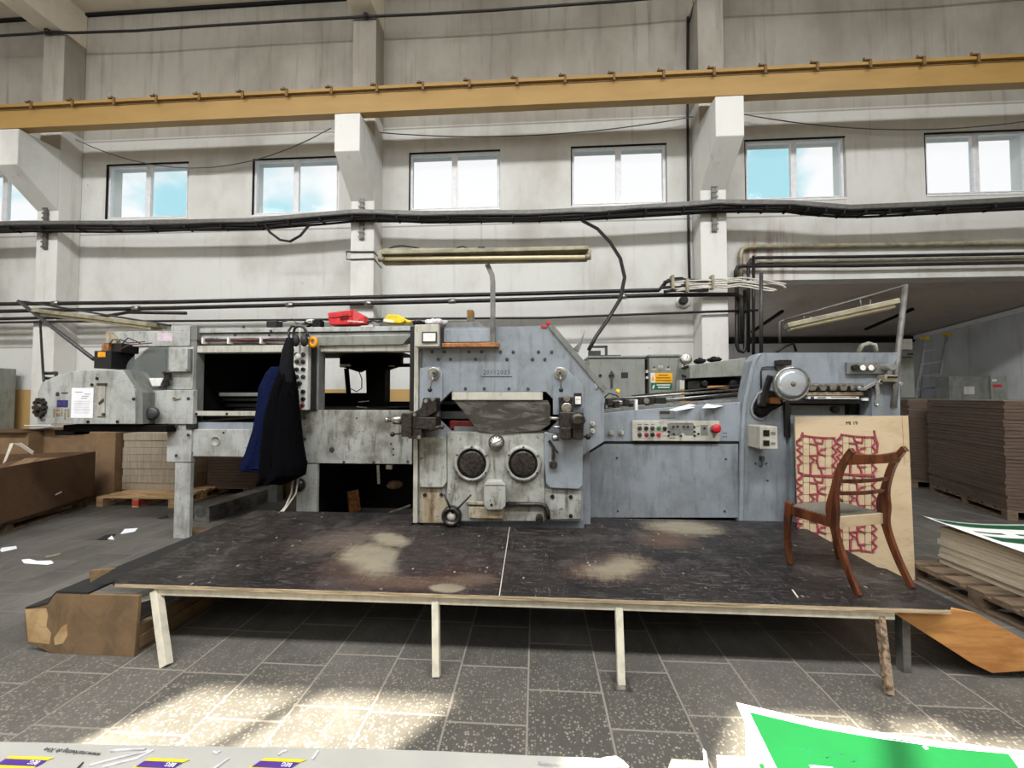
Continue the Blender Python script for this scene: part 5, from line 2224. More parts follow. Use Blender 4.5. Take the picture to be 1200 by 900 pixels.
def rline(pts, w=.014):
    rul.bar([dq(x, y, .006) for x, y in pts], .012, w, nrm.cross(Vector((1, 0, 0))))


def strip(pts, w, mb_, h):
    for i in range(len(pts) - 1):
        a, b_ = dq(*pts[i], h / 2), dq(*pts[i + 1], h / 2)
        d = (b_ - a)
        if d.length < 1e-5:
            continue
        mb_.bar([a - d.normalized() * w * .35, b_ + d.normalized() * w * .35], w, h, nrm)


def zig(x, y0, y1, amp, n, ph=0):
    pts = []
    for i in range(n + 1):
        t = i / n
        pts.append((x + amp * (1 if (i + ph) % 2 else -1), y0 + (y1 - y0) * t))
    return pts


RW = .013
for k, (X0, yo) in enumerate(((933, 0), (979.5, 0))):
    for row in range(3):
        y = 512 + row * 45.4 - (1 if k else 0)
        f = 1 if row < 2 else .98
        # upper outline with a stepped run
        strip([(X0 + 2, y + 4), (X0 + 6, y), (X0 + 6, y - 2), (X0 + 20, y), (X0 + 22, y + 6), (X0 + 30, y + 8), (X0 + 31.5, y + 1), (X0 + 44, y + 1)], RW, rul, .010)
        strip([(X0 + 20, y), (X0 + 33, y + 1)], RW, rul, .010)
        # loops at the left edge
        strip([(X0 + 6, y + 3), (X0 + .5, y + 5), (X0 + 1, y + 9), (X0 + 6, y + 11), (X0 + 1, y + 15), (X0 + 6.5, y + 20), (X0 + 1, y + 24), (X0 + 6.5, y + 30), (X0 + 2, y + 33), (X0 + 2.5, y + 41), (X0 + 7, y + 43)], RW, rul, .010)
        # stair between the columns
        strip([(X0 + 16, y + 8), (X0 + 24, y + 9), (X0 + 25, y + 19), (X0 + 29, y + 15), (X0 + 34, y + 14)], RW, rul, .010)
        strip([(X0 + 16, y + 22), (X0 + 25, y + 21), (X0 + 24, y + 28), (X0 + 26, y + 36), (X0 + 34, y + 36)], RW, rul, .010)
        strip([(X0 + 25, y + 19), (X0 + 34, y + 22)], RW, rul, .010)
        strip([(X0 + 17, y + 24), (X0 + 21, y + 27), (X0 + 17, y + 31), (X0 + 16.5, y + 43)], RW, rul, .010)
        strip([(X0 + 28, y + 36), (X0 + 30, y + 44)], RW, rul, .010)
        # loops on the right of the column
        strip([(X0 + 44, y + 1), (X0 + 46, y + 8), (X0 + 42, y + 12), (X0 + 47, y + 18), (X0 + 42, y + 22), (X0 + 47, y + 28), (X0 + 42, y + 33), (X0 + 47, y + 38), (X0 + 43, y + 43)], RW, rul, .010)
        strip([(X0 + 6, y + 45), (X0 + 44, y + 45)] if row < 2 else [(X0 + 6, y + 44), (X0 + 26, y + 42), (X0 + 44, y + 45)], RW * .7, rul, .010)
        # thin steel rules: two glue-flap columns
        for x in (X0 + 8, X0 + 15.5, X0 + 34, X0 + 42):
            strip([(x, y), (x, y + 44)], .0022, lin, .002)
        for yy in (8, 22, 31):
            strip([(X0 + 8, y + yy), (X0 + 24, y + yy)], .0022, lin, .002)
        for yy in (13, 22, 36):
            strip([(X0 + 26, y + yy), (X0 + 42, y + yy)], .0022, lin, .002)
strip([(1024, 505), (1025, 512), (1028, 520), (1027, 530)], RW, rul, .010)
strip([(940, 507), (940.5, 512)], RW, rul, .010)
rul.build('cutting_rubber', 'die_rule', die)
lin.build('steel_rules', 'ruleline', die)
RMB = Matrix((((1, 0, 0)), (0, nrm.z * 0 + 1, 0), (0, 0, 1)))
ux = (tr_ - tl).normalized()
uy = nrm.cross(ux)
M4 = Matrix((ux.to_4d(), uy.to_4d(), nrm.to_4d(), (0, 0, 0, 1))).transposed()
M4 = Matrix(((ux.x, uy.x, nrm.x, 0), (ux.y, uy.y, nrm.y, 0), (ux.z, uy.z, nrm.z, 0), (0, 0, 0, 1)))
text('MI 19', .046, 'ink', die, Matrix.Translation(dq(998, 496, .0025)) @ M4, 'stamped_letters', .001)
m = MB()
strip([(1057, 488.5), (1060, 545)], .003, m, .001)
m.build('pencil_line', 'copper', die)

# ================================================================== JACKET AND BITS HANGING ON THE MACHINE
YJ = YLf - .26
jk = thing('work_jacket', P(322, 560, YJ), 'navy and black quilted work jacket hanging from the white button column', 'jacket')
prof = [(446, 315, 343, .05), (452, 308, 345, .07), (462, 304, 347, .09), (480, 301, 349, .11), (505, 296, 352, .12), (530, 289, 355, .13), (546, 283, 357, .14), (553, 283, 357, .14)]


def loft(prof, Y, wob, seed, nseg=40, flat=.0):
    m_ = MB()
    rings = []
    r_ = random.Random(seed)
    ph = [r_.uniform(0, 6.28) for _ in range(5)]
    pr = []
    for i in range(len(prof) - 1):
        for j in range(4):
            t = j / 4
            pr.append(tuple(prof[i][k] + (prof[i + 1][k] - prof[i][k]) * t for k in range(4)))
    pr.append(prof[-1])
    for q_, (y, x0, x1, dep) in enumerate(pr):
        a, b2 = P(x0, y, Y), P(x1, y, Y)
        c_ = (a + b2) / 2
        hx = (b2.x - a.x) / 2
        t = q_ / (len(pr) - 1)
        ring = []
        for k in range(nseg):
            an = 2 * pi * k / nseg
            f = 1 + wob * t * (math.sin(7 * an + ph[0] + t * .9) * .6 + math.sin(11 * an + ph[1]) * .4)
            qx = math.copysign(abs(math.cos(an)) ** .8, math.cos(an)) * hx
            zz = c_.z + .010 * t * math.sin(3 * an + ph[2])
            ring.append(m_.bm.verts.new((c_.x + qx, c_.y + math.sin(an) * dep * f, zz)))
        rings.append(ring)
    for i in range(len(rings) - 1):
        for k in range(nseg):
            m_._face([rings[i][k], rings[i][(k + 1) % nseg], rings[i + 1][(k + 1) % nseg], rings[i + 1][k]], True)
    m_._face(rings[0])
    m_._face(list(reversed(rings[-1])))
    return m_


loft([(430, 318, 341, .045), (437, 312, 343, .06), (455, 304, 340, .08), (480, 302, 338, .10), (505, 298, 336, .11), (530, 290, 332, .12), (546, 284, 326, .13), (550, 283, 322, .13)], YJ, .22, 3).build('lining_side', 'navy', jk)
loft([(428, 330, 343, .05), (440, 327, 345, .08), (462, 319, 347.5, .12), (490, 312, 350, .14), (520, 309, 353, .15), (545, 307, 357.5, .16), (556, 306, 356, .16), (566, 304, 335, .14)], YJ - .03, .20, 5).build('outer_shell', 'blackcloth', jk)
loft([(396, 336, 343, .025), (410, 331, 344, .04), (430, 328, 343, .05), (450, 330, 343, .05), (462, 334, 345, .04)], YJ - .06, .15, 9).build('hood', 'charcoal', jk)
loft([(444, 323, 331, .03), (480, 319, 329, .05), (515, 318, 327, .05), (546, 318, 329, .05)], YJ - .13, .2, 11).build('sleeve', 'blackcloth', jk)
m = MB()
m.tube([P(317, 548, YJ - .16), P(312, 549, YJ - .14), P(300, 549, YJ - .13), P(288, 548.5, YJ - .10)], .010, 6)
m.build('hem_seam', 'navy', jk)
m = MB()
m.tube([P(339, 398, YJ - .05), P(338, 388, YJ - .02), P(342, 382.5, YJ + .04), P(347, 383, YJ + .1)], .012, 6)
m.build('hanging_loop', 'cable', jk)

ed = thing('ear_defenders', P(352, 400, YLf - .18), 'black ear defenders hung at the top of the white button column', 'ear defenders')
m = MB()
hb = [P(344, 396, YLf - .2), P(345, 386, YLf - .2), P(350, 382.5, YLf - .2), P(357, 385, YLf - .2), P(361, 394, YLf - .2)]
m.tube(smooth(hb, 4), .013, 8)
m.build('headband', 'black', ed)
for x in (346.5, 356.5):
    m = MB()
    m.ball(P(x, 399, YLf - .20), .05, 14, (.85, .7, 1.35))
    m.build('ear_cup', 'rubber', ed)
m = MB()
m.tube([P(351, 381, YLf - .14), P(351.5, 400, YLf - .14), P(351.3, 412, YLf - .14), P(350, 418, YLf - .14)], .010, 6).ball(P(349.5, 418, YLf - .14), .035, 10, (1, .5, 1.2))
tag(m.build('white_pendant_cord', 'wirewhite'), 'white cord with a pale tassel dangling down the button column', 'cord')
tp_ = thing('tape_roll', P(367, 401, YLf - .14), 'orange yellow tape roll hanging beside the ear defenders', 'tape')
m = MB()
c = P(367, 401, YLf - .14)
ringp = [c + Vector((.036 * math.cos(a), 0, .042 * math.sin(a))) for a in [2 * pi * i / 20 for i in range(20)]]
m.tube(ringp, .022, 8, None, True)
m.build('roll', 'orange', tp_)
m = MB()
m.bar([P(356, 386, YLf - .15), P(366, 400, YLf - .145)], .016, .008, (0, 1, 0))
m.build('hanging_strap', 'traymetal', tp_)

zt_ = P(350, 382.6, YLf).z     # top of the delivery rails
m = MB()
c = P(322, 377, YLf + .1)
q = thing('black_power_adapter', Vector((c.x, YLf + .1, zt_)), 'small black adapter box lying on the rail above the jacket', 'adapter')
m.box(c.x - .06, c.x + .06, YLf + .04, YLf + .16, zt_, zt_ + .08)
m.build('case', 'black', q, .008)
m = MB()
m.tube([P(329, 377.5, YLf + .08), P(336, 376, YLf + .08), P(343, 373.5, YLf + .1), P(346, 378, YLf + .08), P(352, 380, YLf + .08)], .006, 6)
m.build('lead', 'cable', q)
q = thing('tangled_strap', P(366, 381, YLf + .05), 'black tangled strap heaped on the rail beside the red case', 'strap')
m = MB()
r_ = random.Random(4)
for k in range(4):
    pts = [Vector((P(354 + 5 * i + r_.uniform(-2, 2), 380, YLf).x, YLf + .08 + r_.uniform(-.05, .06), zt_ + .014 + r_.uniform(.0, .05))) for i in range(5)]
    m.bar(smooth(pts, 3), .035, .012)
m.pbox(366, 375, 375, 383, YLf + .03, YLf + .12)
m.build('webbing', 'gloveblk', q)
m = MB()
m.bar(smooth([P(360, 376, YLf + .1), P(366, 375, YLf + .1), P(372, 378, YLf + .1)], 3), .03, .02)
m.build('pale_strip', 'nearwhite', q)

# red case
q = thing('red_case', P(405, 381, YLf + .1), 'small red plastic case tilted on the rail behind the button column', 'case')
m = MB()
m.prism([P(384, 366.5, YLf + .02), P(411, 363, YLf + .02), P(413, 380, YLf + .02), P(385.5, 380.6, YLf + .02)], (0, .22, 0))
m.prism([P(411.2, 363, YLf + .02), P(414, 363, YLf + .05), P(427, 370, YLf + .1), P(427.5, 379, YLf + .1), P(413.2, 380, YLf + .02)], (0, .12, 0))
m.build('body', 'red', q, .008)
m = MB()
m.tube([P(398, 371.5, YLf + .01), P(408, 369, YLf + .01), P(408.5, 372, YLf + .01), P(399, 374, YLf + .01)], .006, 6, None, True)
m.build('handle', 'dkred', q)
m = MB()
m.bar([P(386, 372, YLf + .015), P(412, 370, YLf + .015)], .006, .006, (0, 1, 0))
m.build('lid_seam', 'dkred', q)
m = MB()
m.tube([P(408 + i * 1.2, 376 + .08 * i + (i % 2) * 1.0, YLf - .0) for i in range(16)], .008, 6)
m.build('coiled_lead', 'string', q)
q = thing('yellow_tool_case', P(461, 380, YLf + .1), 'small yellow plastic tool lying on the rail left of the socket box', 'tool')
m = MB()
m.prism([P(449, 375, YLf + .02), P(452, 371, YLf + .02), P(455, 368, YLf + .02), P(466, 368.5, YLf + .02), P(473, 372, YLf + .02), P(475.5, 375, YLf + .02), P(470, 378.5, YLf + .02), P(450, 378, YLf + .02)], (0, .12, 0))
m.build('body', 'yellow', q, .006)
m = MB()
m.ppoly([(449.5, 373.5), (460, 375), (461, 378), (449, 376.5)], YLf + .01, YLf + .02)
m.build('white_label', 'nearwhite', q)
m = MB()
m.tube([P(474, 376, YLf + .05), P(479, 377, YLf + .05), P(482, 378.5, YLf + .05)], .02, 8)
m.build('nozzle', 'yellow', q)
m = MB()
m.tube([P(430, 378.5, YLf + .05), P(436, 375.5, YLf + .05), P(443, 377.5, YLf + .05), P(450, 375, YLf + .06)], .010, 6)
tag(m.build('loose_lead', 'cable'), 'short black lead lying between the red case and the yellow tool', 'lead')


def crumple(name, x0, x1, y0, y1, Y, dep, mat, seed):
    m_ = MB()
    r2 = random.Random(seed)
    c2 = (P(x0, y1, Y) + P(x1, y1, Y)) / 2
    hx = (P(x1, y1, Y).x - P(x0, y1, Y).x) / 2
    hz = P(x0, y0, Y).z - P(x0, y1, Y).z
    g = bmesh.ops.create_icosphere(m_.bm, subdivisions=3, radius=1)
    for f_ in m_.bm.faces:
        f_.smooth = True
    for v in g['verts']:
        k_ = 1 + r2.uniform(-.10, .08) + .10 * math.sin(5 * v.co.x + seed) * math.cos(4 * v.co.y)
        v.co = Vector((c2.x + v.co.x * hx * k_, Y + dep / 2 + v.co.y * dep / 2 * k_, c2.z + max(0, (v.co.z * .5 + .5) * k_) * hz))
    return m_.build(name, mat)


tag(crumple('crumpled_bag', 494, 521, 371.5, 381.5, Y1 - .06, .2, 'plasticwrap', 3), 'crumpled pale plastic bag on top of the socket box', 'bag')
tag(crumple('crumpled_rag', 481, 496, 374, 381, Y1 + .02, .15, 'gloveblk', 8), 'dark crumpled rag left of the plastic bag on the press', 'rag')

# papers on the feeder edge
for i, pts in enumerate((((784, 480.6), (808, 474), (823, 476.4), (792, 481.6)), ((823, 478.4), (828, 473.4), (851, 475), (838, 478))) ):
    m = MB()
    yy = (4.04, 3.80)
    q_ = [P(pts[0][0], pts[0][1], Y3 - .12), P(pts[1][0], pts[1][1], Y3 + .05), P(pts[2][0], pts[2][1], Y3 + .05), P(pts[3][0], pts[3][1], Y3 - .12)]
    m.prism(q_, (0, 0, .004))
    tag(m.build('paper_sheet', 'paper'), ('white paper sheet lying on the feeder edge above the control panel', 'smaller white paper sheet nearest the grey feeder housing')[i], 'paper')
for i, (x0, x1, y0, y1) in enumerate(((816.5, 829.5, 419, 426.2), (832, 848.5, 417.5, 424.2))):
    o = crumple('work_glove', x0, x1, y0, y1, 4.42, .14, 'gloveblk', 20 + i)
    tag(o, ('dark crumpled glove at the left end of the grey feeder beam', 'dark glove draped toward the right end of the grey feeder beam')[i], 'glove')

# ================================================================== LAMPS
lf = thing('fluorescent_lamp', P(577, 384, Y1 - .02), 'long twin tube fluorescent lamp on a post above the press', 'lamp')
YLm = Y1 - .05
m = MB()
m.bar([P(577.5, 404, Y1 - .05), P(577.5, 330, Y1 - .05), P(576.5, 322, Y1 - .05), P(571, 310, Y1 - .05)], .045, .03, (0, 1, 0))
m.build('post', 'concretegrey', lf, .003)
m = MB()
m.ppoly([(443, 293.5), (450, 291), (688, 289.6), (694, 293), (693, 298), (688, 305.5), (450, 310), (444, 303)], YLm - .02, YLm + .02)
m.pbox(446, 290.6, 690, 295, YLm - .10, YLm + .10)
m.build('reflector', 'lamphouse', lf, .004)
for dy in (-.055, .055):
    m = MB()
    a, b_ = P(450, 303.4, YLm + dy), P(687, 301.4, YLm + dy)
    m.tube([a, b_], .019, 10)
    m.build('tube', 'tube', lf)
    m = MB()
    m.tube([a - Vector((.05, 0, 0)), a + Vector((.01, 0, 0))], .026, 10).tube([b_ - Vector((.01, 0, 0)), b_ + Vector((.04, 0, 0))], .026, 10)
    m.build('end_cap', 'lamphouse', lf)
m = MB()
m.tube(smooth([P(447, 298, YLm), P(455, 291.5, YLm), P(468, 288, YLm), P(480, 289, YLm), P(492, 291, YLm)], 3), .008, 6)
m.build('lead', 'cable', lf)
m = MB()
m.tube(smooth([P(534, 291, YLm), P(542, 289, YLm), P(548, 291, YLm)], 3), .008, 6)
m.build('lead', 'cable', lf)
m = MB()
m.pbox(560, 288.6, 568, 290.8, YLm - .03, YLm + .03)
m.build('lead', 'cable', lf)


def frame_lamp(name, label, ea, eb, Yl, rods, ra, rb, w=.16):
    th_ = thing(name, (P(*ea, Yl[0]) + P(*eb, Yl[1])) / 2, label, 'lamp')
    a, b_ = P(ea[0], ea[1], Yl[0]), P(eb[0], eb[1], Yl[1])
    q_ = MB()
    q_.bar([a, b_], w, .05)
    q_.build('housing', 'lamphouse', th_, .006)
    side = (b_ - a).cross(Vector((0, 0, 1))).normalized()
    for s in (-1, 1):
        q_ = MB()
        o_ = side * s * w * .26 - Vector((0, 0, .04))
        d_ = (b_ - a).normalized() * .03
        q_.tube([a + o_ + d_, b_ + o_ - d_], .018, 8)
        q_.build('tube', 'tube', th_)
    for r in rods:
        q_ = MB()
        q_.tube([P(x, y, Y_) for x, y, Y_ in r[0]], r[1], 8)
        q_.build(r[2], r[3], th_)
    return th_


frame_lamp('fluorescent_lamp', 'fluorescent lamp on a leaning rod frame above the right machine housing', (921, 382.5), (1050, 354), (4.3, 4.0),
           [([(919, 375, 4.3), (1060, 335, 4.0)], .012, 'upper_rod', 'traymetal'), ([(914, 402, 4.32), (914, 377, 4.32), (919, 375, 4.3)], .012, 'rear_post', 'traymetal'),
            ([(1061, 334, 4.0), (1054, 398, 3.96), (1050, 440, 3.84), (1047, 478, 3.82)], .024, 'front_post', 'concretegrey'),
            ([(942, 369.5, 4.25), (942, 375.5, 4.25), (950, 375.0, 4.25), (950, 368.0, 4.25)], .007, 'hanger', 'traymetal'),
            ([(1008, 351, 4.1), (1009, 359, 4.1), (1020, 357, 4.1), (1020, 348.5, 4.1)], .007, 'hanger', 'traymetal')], 0, 0)
frame_lamp('fluorescent_lamp', 'slanted fluorescent lamp held by thin rods above the left end housing', (50, 365), (184, 381.5), (4.9, 4.35),
           [([(22, 353, 5.0), (30, 353.5, 4.98), (200, 381.5, 4.3)], .012, 'upper_rod', 'cable'), ([(22, 353, 5.0), (110, 421, 4.25)], .022, 'diagonal_strut', 'dkgrey'),
            ([(47, 376, 4.8), (50.5, 436, 4.3), (51.5, 447, 4.2)], .012, 'rear_post', 'cable'), ([(52, 437.5, 4.3), (66, 437, 4.4), (66, 444, 4.3), (52, 443, 4.25)], .02, 'clamp_foot', 'black')], 0, 0, .22)

# ================================================================== THINGS BEHIND THE FEEDER
def cabinet(name, label, x0, x1, y0, Y, dep, cat='cabinet'):
    a, b_ = P(x0, 440, Y), P(x1, 440, Y)
    th_ = thing(name, ((a.x + b_.x) / 2, Y + dep / 2, 0), label, cat)
    q_ = MB()
    q_.box(a.x, b_.x, Y, Y + dep, 0, P((x0 + x1) / 2, y0, Y).z)
    q_.build('body', 'cabinet', th_, .012)
    q_ = MB()
    q_.box(a.x - .01, b_.x + .01, Y - .02, Y + dep + .01, P((x0 + x1) / 2, y0, Y).z, P((x0 + x1) / 2, y0, Y).z + .03)
    q_.build('lid', 'cabinet', th_, .006)
    return th_


YE = 5.5
c1 = cabinet('control_cabinet', 'grey steel control cabinet with a black lever handle behind the press', 690, 756, 419.5, YE, .45)
m = MB()
m.pbox(716, 436.5, 718, 454, YE - .03, YE).ppoly([(713.5, 440), (717, 434), (720.5, 440)], YE - .04, YE)
m.build('lever_handle', 'dkgrey', c1, .003)
m = MB()
m.pbox(728, 436.4, 736, 443, YE - .006, YE)
m.build('dark_plate', 'ink', c1)
m = MB()
m.disc(703.5, 440, 1.6, YE, .02, 10)
m.build('lock', 'black', c1)
m = MB()
m.pbox(700, 416, 728, 418.4, YE + .1, YE + .3)
m.build('flat_lead', 'dkgrey', c1)
m = MB()
m.pbox(690, 405, 712, 407.4, YE + .25, YE + .3).pbox(709.4, 405, 712, 418, YE + .25, YE + .3).pbox(690, 411, 704, 418, YE + .22, YE + .3)
m.build('square_frame', 'dkgrey', c1)
c2 = cabinet('control_cabinet', 'grey steel control cabinet with a yellow warning sign and green sign', 761, 797, 418, YE, .45)
m = MB()
m.ppoly([(797, 419), (800.5, 419), (797, 446), (794.6, 472), (790, 472)], YE - .05, YE + .1)
m.build('slanted_side', 'cabinet', c2)
m = MB()
m.pbox(767.6, 437, 788, 448.4, YE - .003, YE)
s1 = m.build('yellow_sign', 'signyellow', c2)
m = MB()
m.pbox(762.6, 437, 767.6, 448.4, YE - .003, YE)
m.build('white_field', 'nearwhite', s1)
m = MB()
m.ppoly([(763, 446.4), (765, 439), (767.2, 446.4)], YE - .005, YE - .003)
m.build('warning_triangle', 'orange', s1)
m = MB()
for i, (w0, w1) in enumerate(((772, 783), (769, 786), (768.6, 787))):
    m.pbox(w0, 439 + i * 3, w1, 440.4 + i * 3, YE - .005, YE - .003)
m.build('warning_lines', 'signline', s1)
m = MB()
m.pbox(763, 449, 787.6, 456.6, YE - .003, YE)
s2 = m.build('green_sign', 'signgreen', c2)
m = MB()
for i, (w0, w1) in enumerate(((769.6, 785.4), (771, 784.6))):
    m.pbox(w0, 450.4 + i * 2.8, w1, 451.8 + i * 2.8, YE - .005, YE - .003)
m.ppoly([(764.4, 455.6), (765, 452), (767.4, 450.6), (767, 453), (766, 455.6)], YE - .005, YE - .003)
m.build('sign_lines', 'nearwhite', s2)
m = MB()
for a, b_ in ((766.6, 430.4), (783, 430)):
    m.disc(a, b_, 1.1, YE, .01, 8)
m.build('screws', 'dkgrey', c2)
m = MB()
m.pbox(764, 431.8, 769.6, 433.6, YE - .003, YE).pbox(780, 431.8, 786, 433.6, YE - .003, YE).pbox(771.4, 428, 777, 431.6, YE - .003, YE)
m.build('pale_labels', 'cream', c2)
m = MB()
m.pbox(756.4, 421, 760.6, 474, YE + .12, YE + .3)
m.build('dark_gap', 'black', c2)
m = MB()
m.pbox(757, 433.6, 760, 437, YE + .05, YE + .12).pbox(757, 441, 760, 444, YE + .05, YE + .12)
m.build('fuse_blocks', 'nearwhite', c2)

# ================================================================== ANNEX THINGS
q = thing('step_ladder', PZ(1090, 560, 0), 'aluminium step ladder with yellow top caps leaning in the annex', 'ladder')
Yd = 9.5
lt = [P(1073, 470, Yd - .12), P(1084, 397, Yd)], [P(1096, 470, Yd - .12), P(1110, 393, Yd)]
ext = lambda a, b_: a + (a - b_) * (a.z / (b_.z - a.z))
for a, b_ in lt:
    m = MB()
    m.bar([ext(a, b_), b_], .05, .03, (0, 1, 0))
    m.build('stile', 'alu', q, .003)
    m = MB()
    m.box(b_.x - .05, b_.x + .05, Yd - .06, Yd + .06, b_.z - .02, b_.z + .05)
    m.build('top_cap', 'yellow', q, .006)
a0, a1 = ext(*lt[0]), lt[0][1]
b0, b1 = ext(*lt[1]), lt[1][1]
for i in range(1, 10):
    t = i / 10
    m = MB()
    m.bar([a0.lerp(a1, t), b0.lerp(b1, t)], .06, .03)
    m.build('tread', 'alu', q, .003)
m = MB()
m.bar([b1, Vector((b1.x - .1, Yd + .45, 0))], .04, .025, (1, 0, 0)).bar([a1, Vector((a1.x + .05, Yd + .45, 0))], .04, .025, (1, 0, 0))
m.build('rear_prop', 'alu', q, .003)

Yk = 8.9
for i, (x0, x1, y0, lab, mt) in enumerate(((1112, 1160, 441, 'dark grey steel cabinet with a pale square label in the annex', 'grey'), (1161, 1197, 440, 'pale grey steel cabinet with a red label beside the annex wall', 'cabinet'))):
    a, b_ = P(x0, 455, Yk), P(x1, 455, Yk)
    q = thing('steel_cabinet', ((a.x + b_.x) / 2, Yk + .3, 0), lab, 'cabinet')
    m = MB()
    m.box(a.x + .01, min(b_.x, XRW - .02) - .01, Yk, Yk + .3, 0, P(x0, y0, Yk).z)
    m.build('body', mt, q, .01)
    m = MB()
    if i == 0:
        m.pbox(1130, 453, 1142, 462, Yk - .006, Yk)
        m.build('label', 'cream', q)
    else:
        m.pbox(1164, 450.6, 1174, 453.6, Yk - .006, Yk)
        m.build('red_label', 'red', q)
        m = MB()
        m.pbox(1163, 444.4, 1168, 447, Yk - .006, Yk)
        m.build('white_label', 'nearwhite', q)
q = thing('conduit_bundle', P(1124, 440, 10.2), 'bundle of dark cables dropping down beside the pale annex wall', 'cables')
for i in range(6):
    m = MB()
    x = 1121.5 + i * 1.7
    m.tube([P(x + (3 - i) * .3, 384, 10.3), P(x, 410, 10.3 + .02 * i), P(x + .5, 442, 10.3), Vector((P(x + .5, 442, 10.3).x, 10.3, .01))], .024, 6)
    m.build('cable', 'dkgrey' if i % 2 else 'cable', q)
m = MB()
m.pbox(1060, 397, 1069.5, 409.5, 9.0, 9.2)
q = m.build('fuse_box', 'nearwhite', None, .008)
tag(q, 'small white fuse box above the grey panel left of the ladder', 'fuse box')
m = MB()
m.pbox(1055.5, 411, 1071.5, 466, 9.0, 9.25)
q2 = thing('distribution_panel', P(1063, 466, 9.0), 'narrow pale grey electrical panel left of the ladder', 'electrical panel')
m.build('body', 'cabinet', q2, .006)
m = MB()
m.disc(1064.6, 415, 1.2, 9.0, .02, 8).disc(1068, 415, 1.2, 9.0, .02, 8).pbox(1057, 418, 1068, 419.4, 8.99, 9.0)
m.build('switches', 'black', q2)

# ================================================================== PALLETS AND STACKS
def pallet(name, x0, x1, y0, y1, mat, label, rotz=0.0, H=.144, boards=7, along='x', red=False):
    """boards run along `along`; built around its own centre"""
    cx, cy = (x0 + x1) / 2, (y0 + y1) / 2
    th_ = thing(name, (cx, cy, 0), label, 'pallet')
    L, W = x1 - x0, y1 - y0
    hx, hy = L / 2, W / 2
    if along == 'y':
        f = lambda a, b_, c_, d_, e, g_: (c_, d_, a, b_, e, g_)
        hx, hy = hy, hx
    else:
        f = lambda a, b_, c_, d_, e, g_: (a, b_, c_, d_, e, g_)

    def put(nm, mt, *bx):
        q_ = MB()
        a, b_, c_, d_, e, g_ = f(*bx)
        q_.box(cx + a, cx + b_, cy + c_, cy + d_, e, g_)
        q_.build(nm, mt, th_, .003)
    bw = 2 * hy / (boards + (boards - 1) * .35)
    for i in range(boards):
        ya_ = -hy + i * bw * 1.35
        put('deck_board', mat, -hx, hx, ya_, ya_ + bw, H - .022, H)
    for s in (-1, 0, 1):
        xs0 = s * (hx - .05) - .05
        put('stringer', mat, xs0, xs0 + .1, -hy, hy, H - .044, H - .022)
        put('runner', mat, xs0, xs0 + .1, -hy, hy, 0, .022)
        for t_2 in (-1, 0, 1):
            put('block', 'redblock' if red and s == 0 and t_2 == -1 else mat, xs0, xs0 + .1, t_2 * (hy - .05) - .05, t_2 * (hy - .05) + .05, .022, H - .044)
    th_.rotation_euler.z = rotz
    return th_


def stack(name, label, group, cat, x0, x1, y0, y1, z0, z1, n, mat, rotz, jit, seed, endmat=None):
    """n separate layers; one is built, the rest are copies of it"""
    r2 = random.Random(seed)
    cx, cy = (x0 + x1) / 2, (y0 + y1) / 2
    h = (z1 - z0) / n
    q_ = MB()
    q_.box(x0, x1, y0, y1, z0, z0 + h - (.0035 if h > .03 else .0015))
    first = q_.build(name, mat, None, 0)
    tag(first, label, cat, group)
    outs = [first]
    for i in range(1, n):
        c_ = first.copy()
        COL.objects.link(c_)
        ORG[c_.name] = ORG[first.name].copy()
        outs.append(c_)
    for i, o_ in enumerate(outs):
        o_.location = (cx + r2.uniform(-jit, jit), cy + r2.uniform(-jit, jit), z0 + i * h)
        o_.rotation_euler.z = rotz + r2.uniform(-jit, jit) * .5
    return outs


# right front: white boards with a green printed sheet on top
a = PZ(1076, 656, .144)
pallet('wooden_pallet', 3.30, 4.30, 2.62, 3.74, 'oldpallet', 'weathered wooden pallet under the cream board stack right of the platform', 0, .144, 7, 'x')
stack('board_sheet', 'cream grey board in the low stack on the weathered pallet right of the platform', 'boards stacked right of the platform', 'board', 3.52, 4.5, 2.5, 3.66, .145, .46, 12, 'cardwarm', 0, .012, 5)
th_ = thing('printed_sheet', (4.0, 3.1, .46), 'white and dark green printed sheet with a curled corner topping the cream board stack', 'printed sheet')


def topsheet(u, v):
    x = 3.44 + u * 1.1
    y = 2.45 + v * 1.26
    z = .467 + .05 * max(0, 1 - u * 2.2) ** 2 * (v) ** 2 + .012 * max(0, 1 - u * 4) + .004 * math.sin(6 * u + 3 * v) ** 2
    return Vector((x, y, z))


m = MB()
m.grid(topsheet, 24, 24)
o = m.build('sheet', 'whiteprint', th_)
sm_ = o.modifiers.new('thick', 'SOLIDIFY')
sm_.thickness = .004
sm_.offset = 1
m = MB()
for (u0, u1, v0, v1) in ((.03, .9, .88, .97), (.08, .95, .60, .70), (.12, .32, .76, .79), (.4, .6, .75, .78), (.2, .5, .5, .53), (.1, .9, .3, .42)):
    m.grid(lambda u, v: topsheet(u0 + (u1 - u0) * u, v0 + (v1 - v0) * v) + Vector((0, 0, .0046)), 14, 6)
m.build('green_print', 'dkgreenprint', th_)

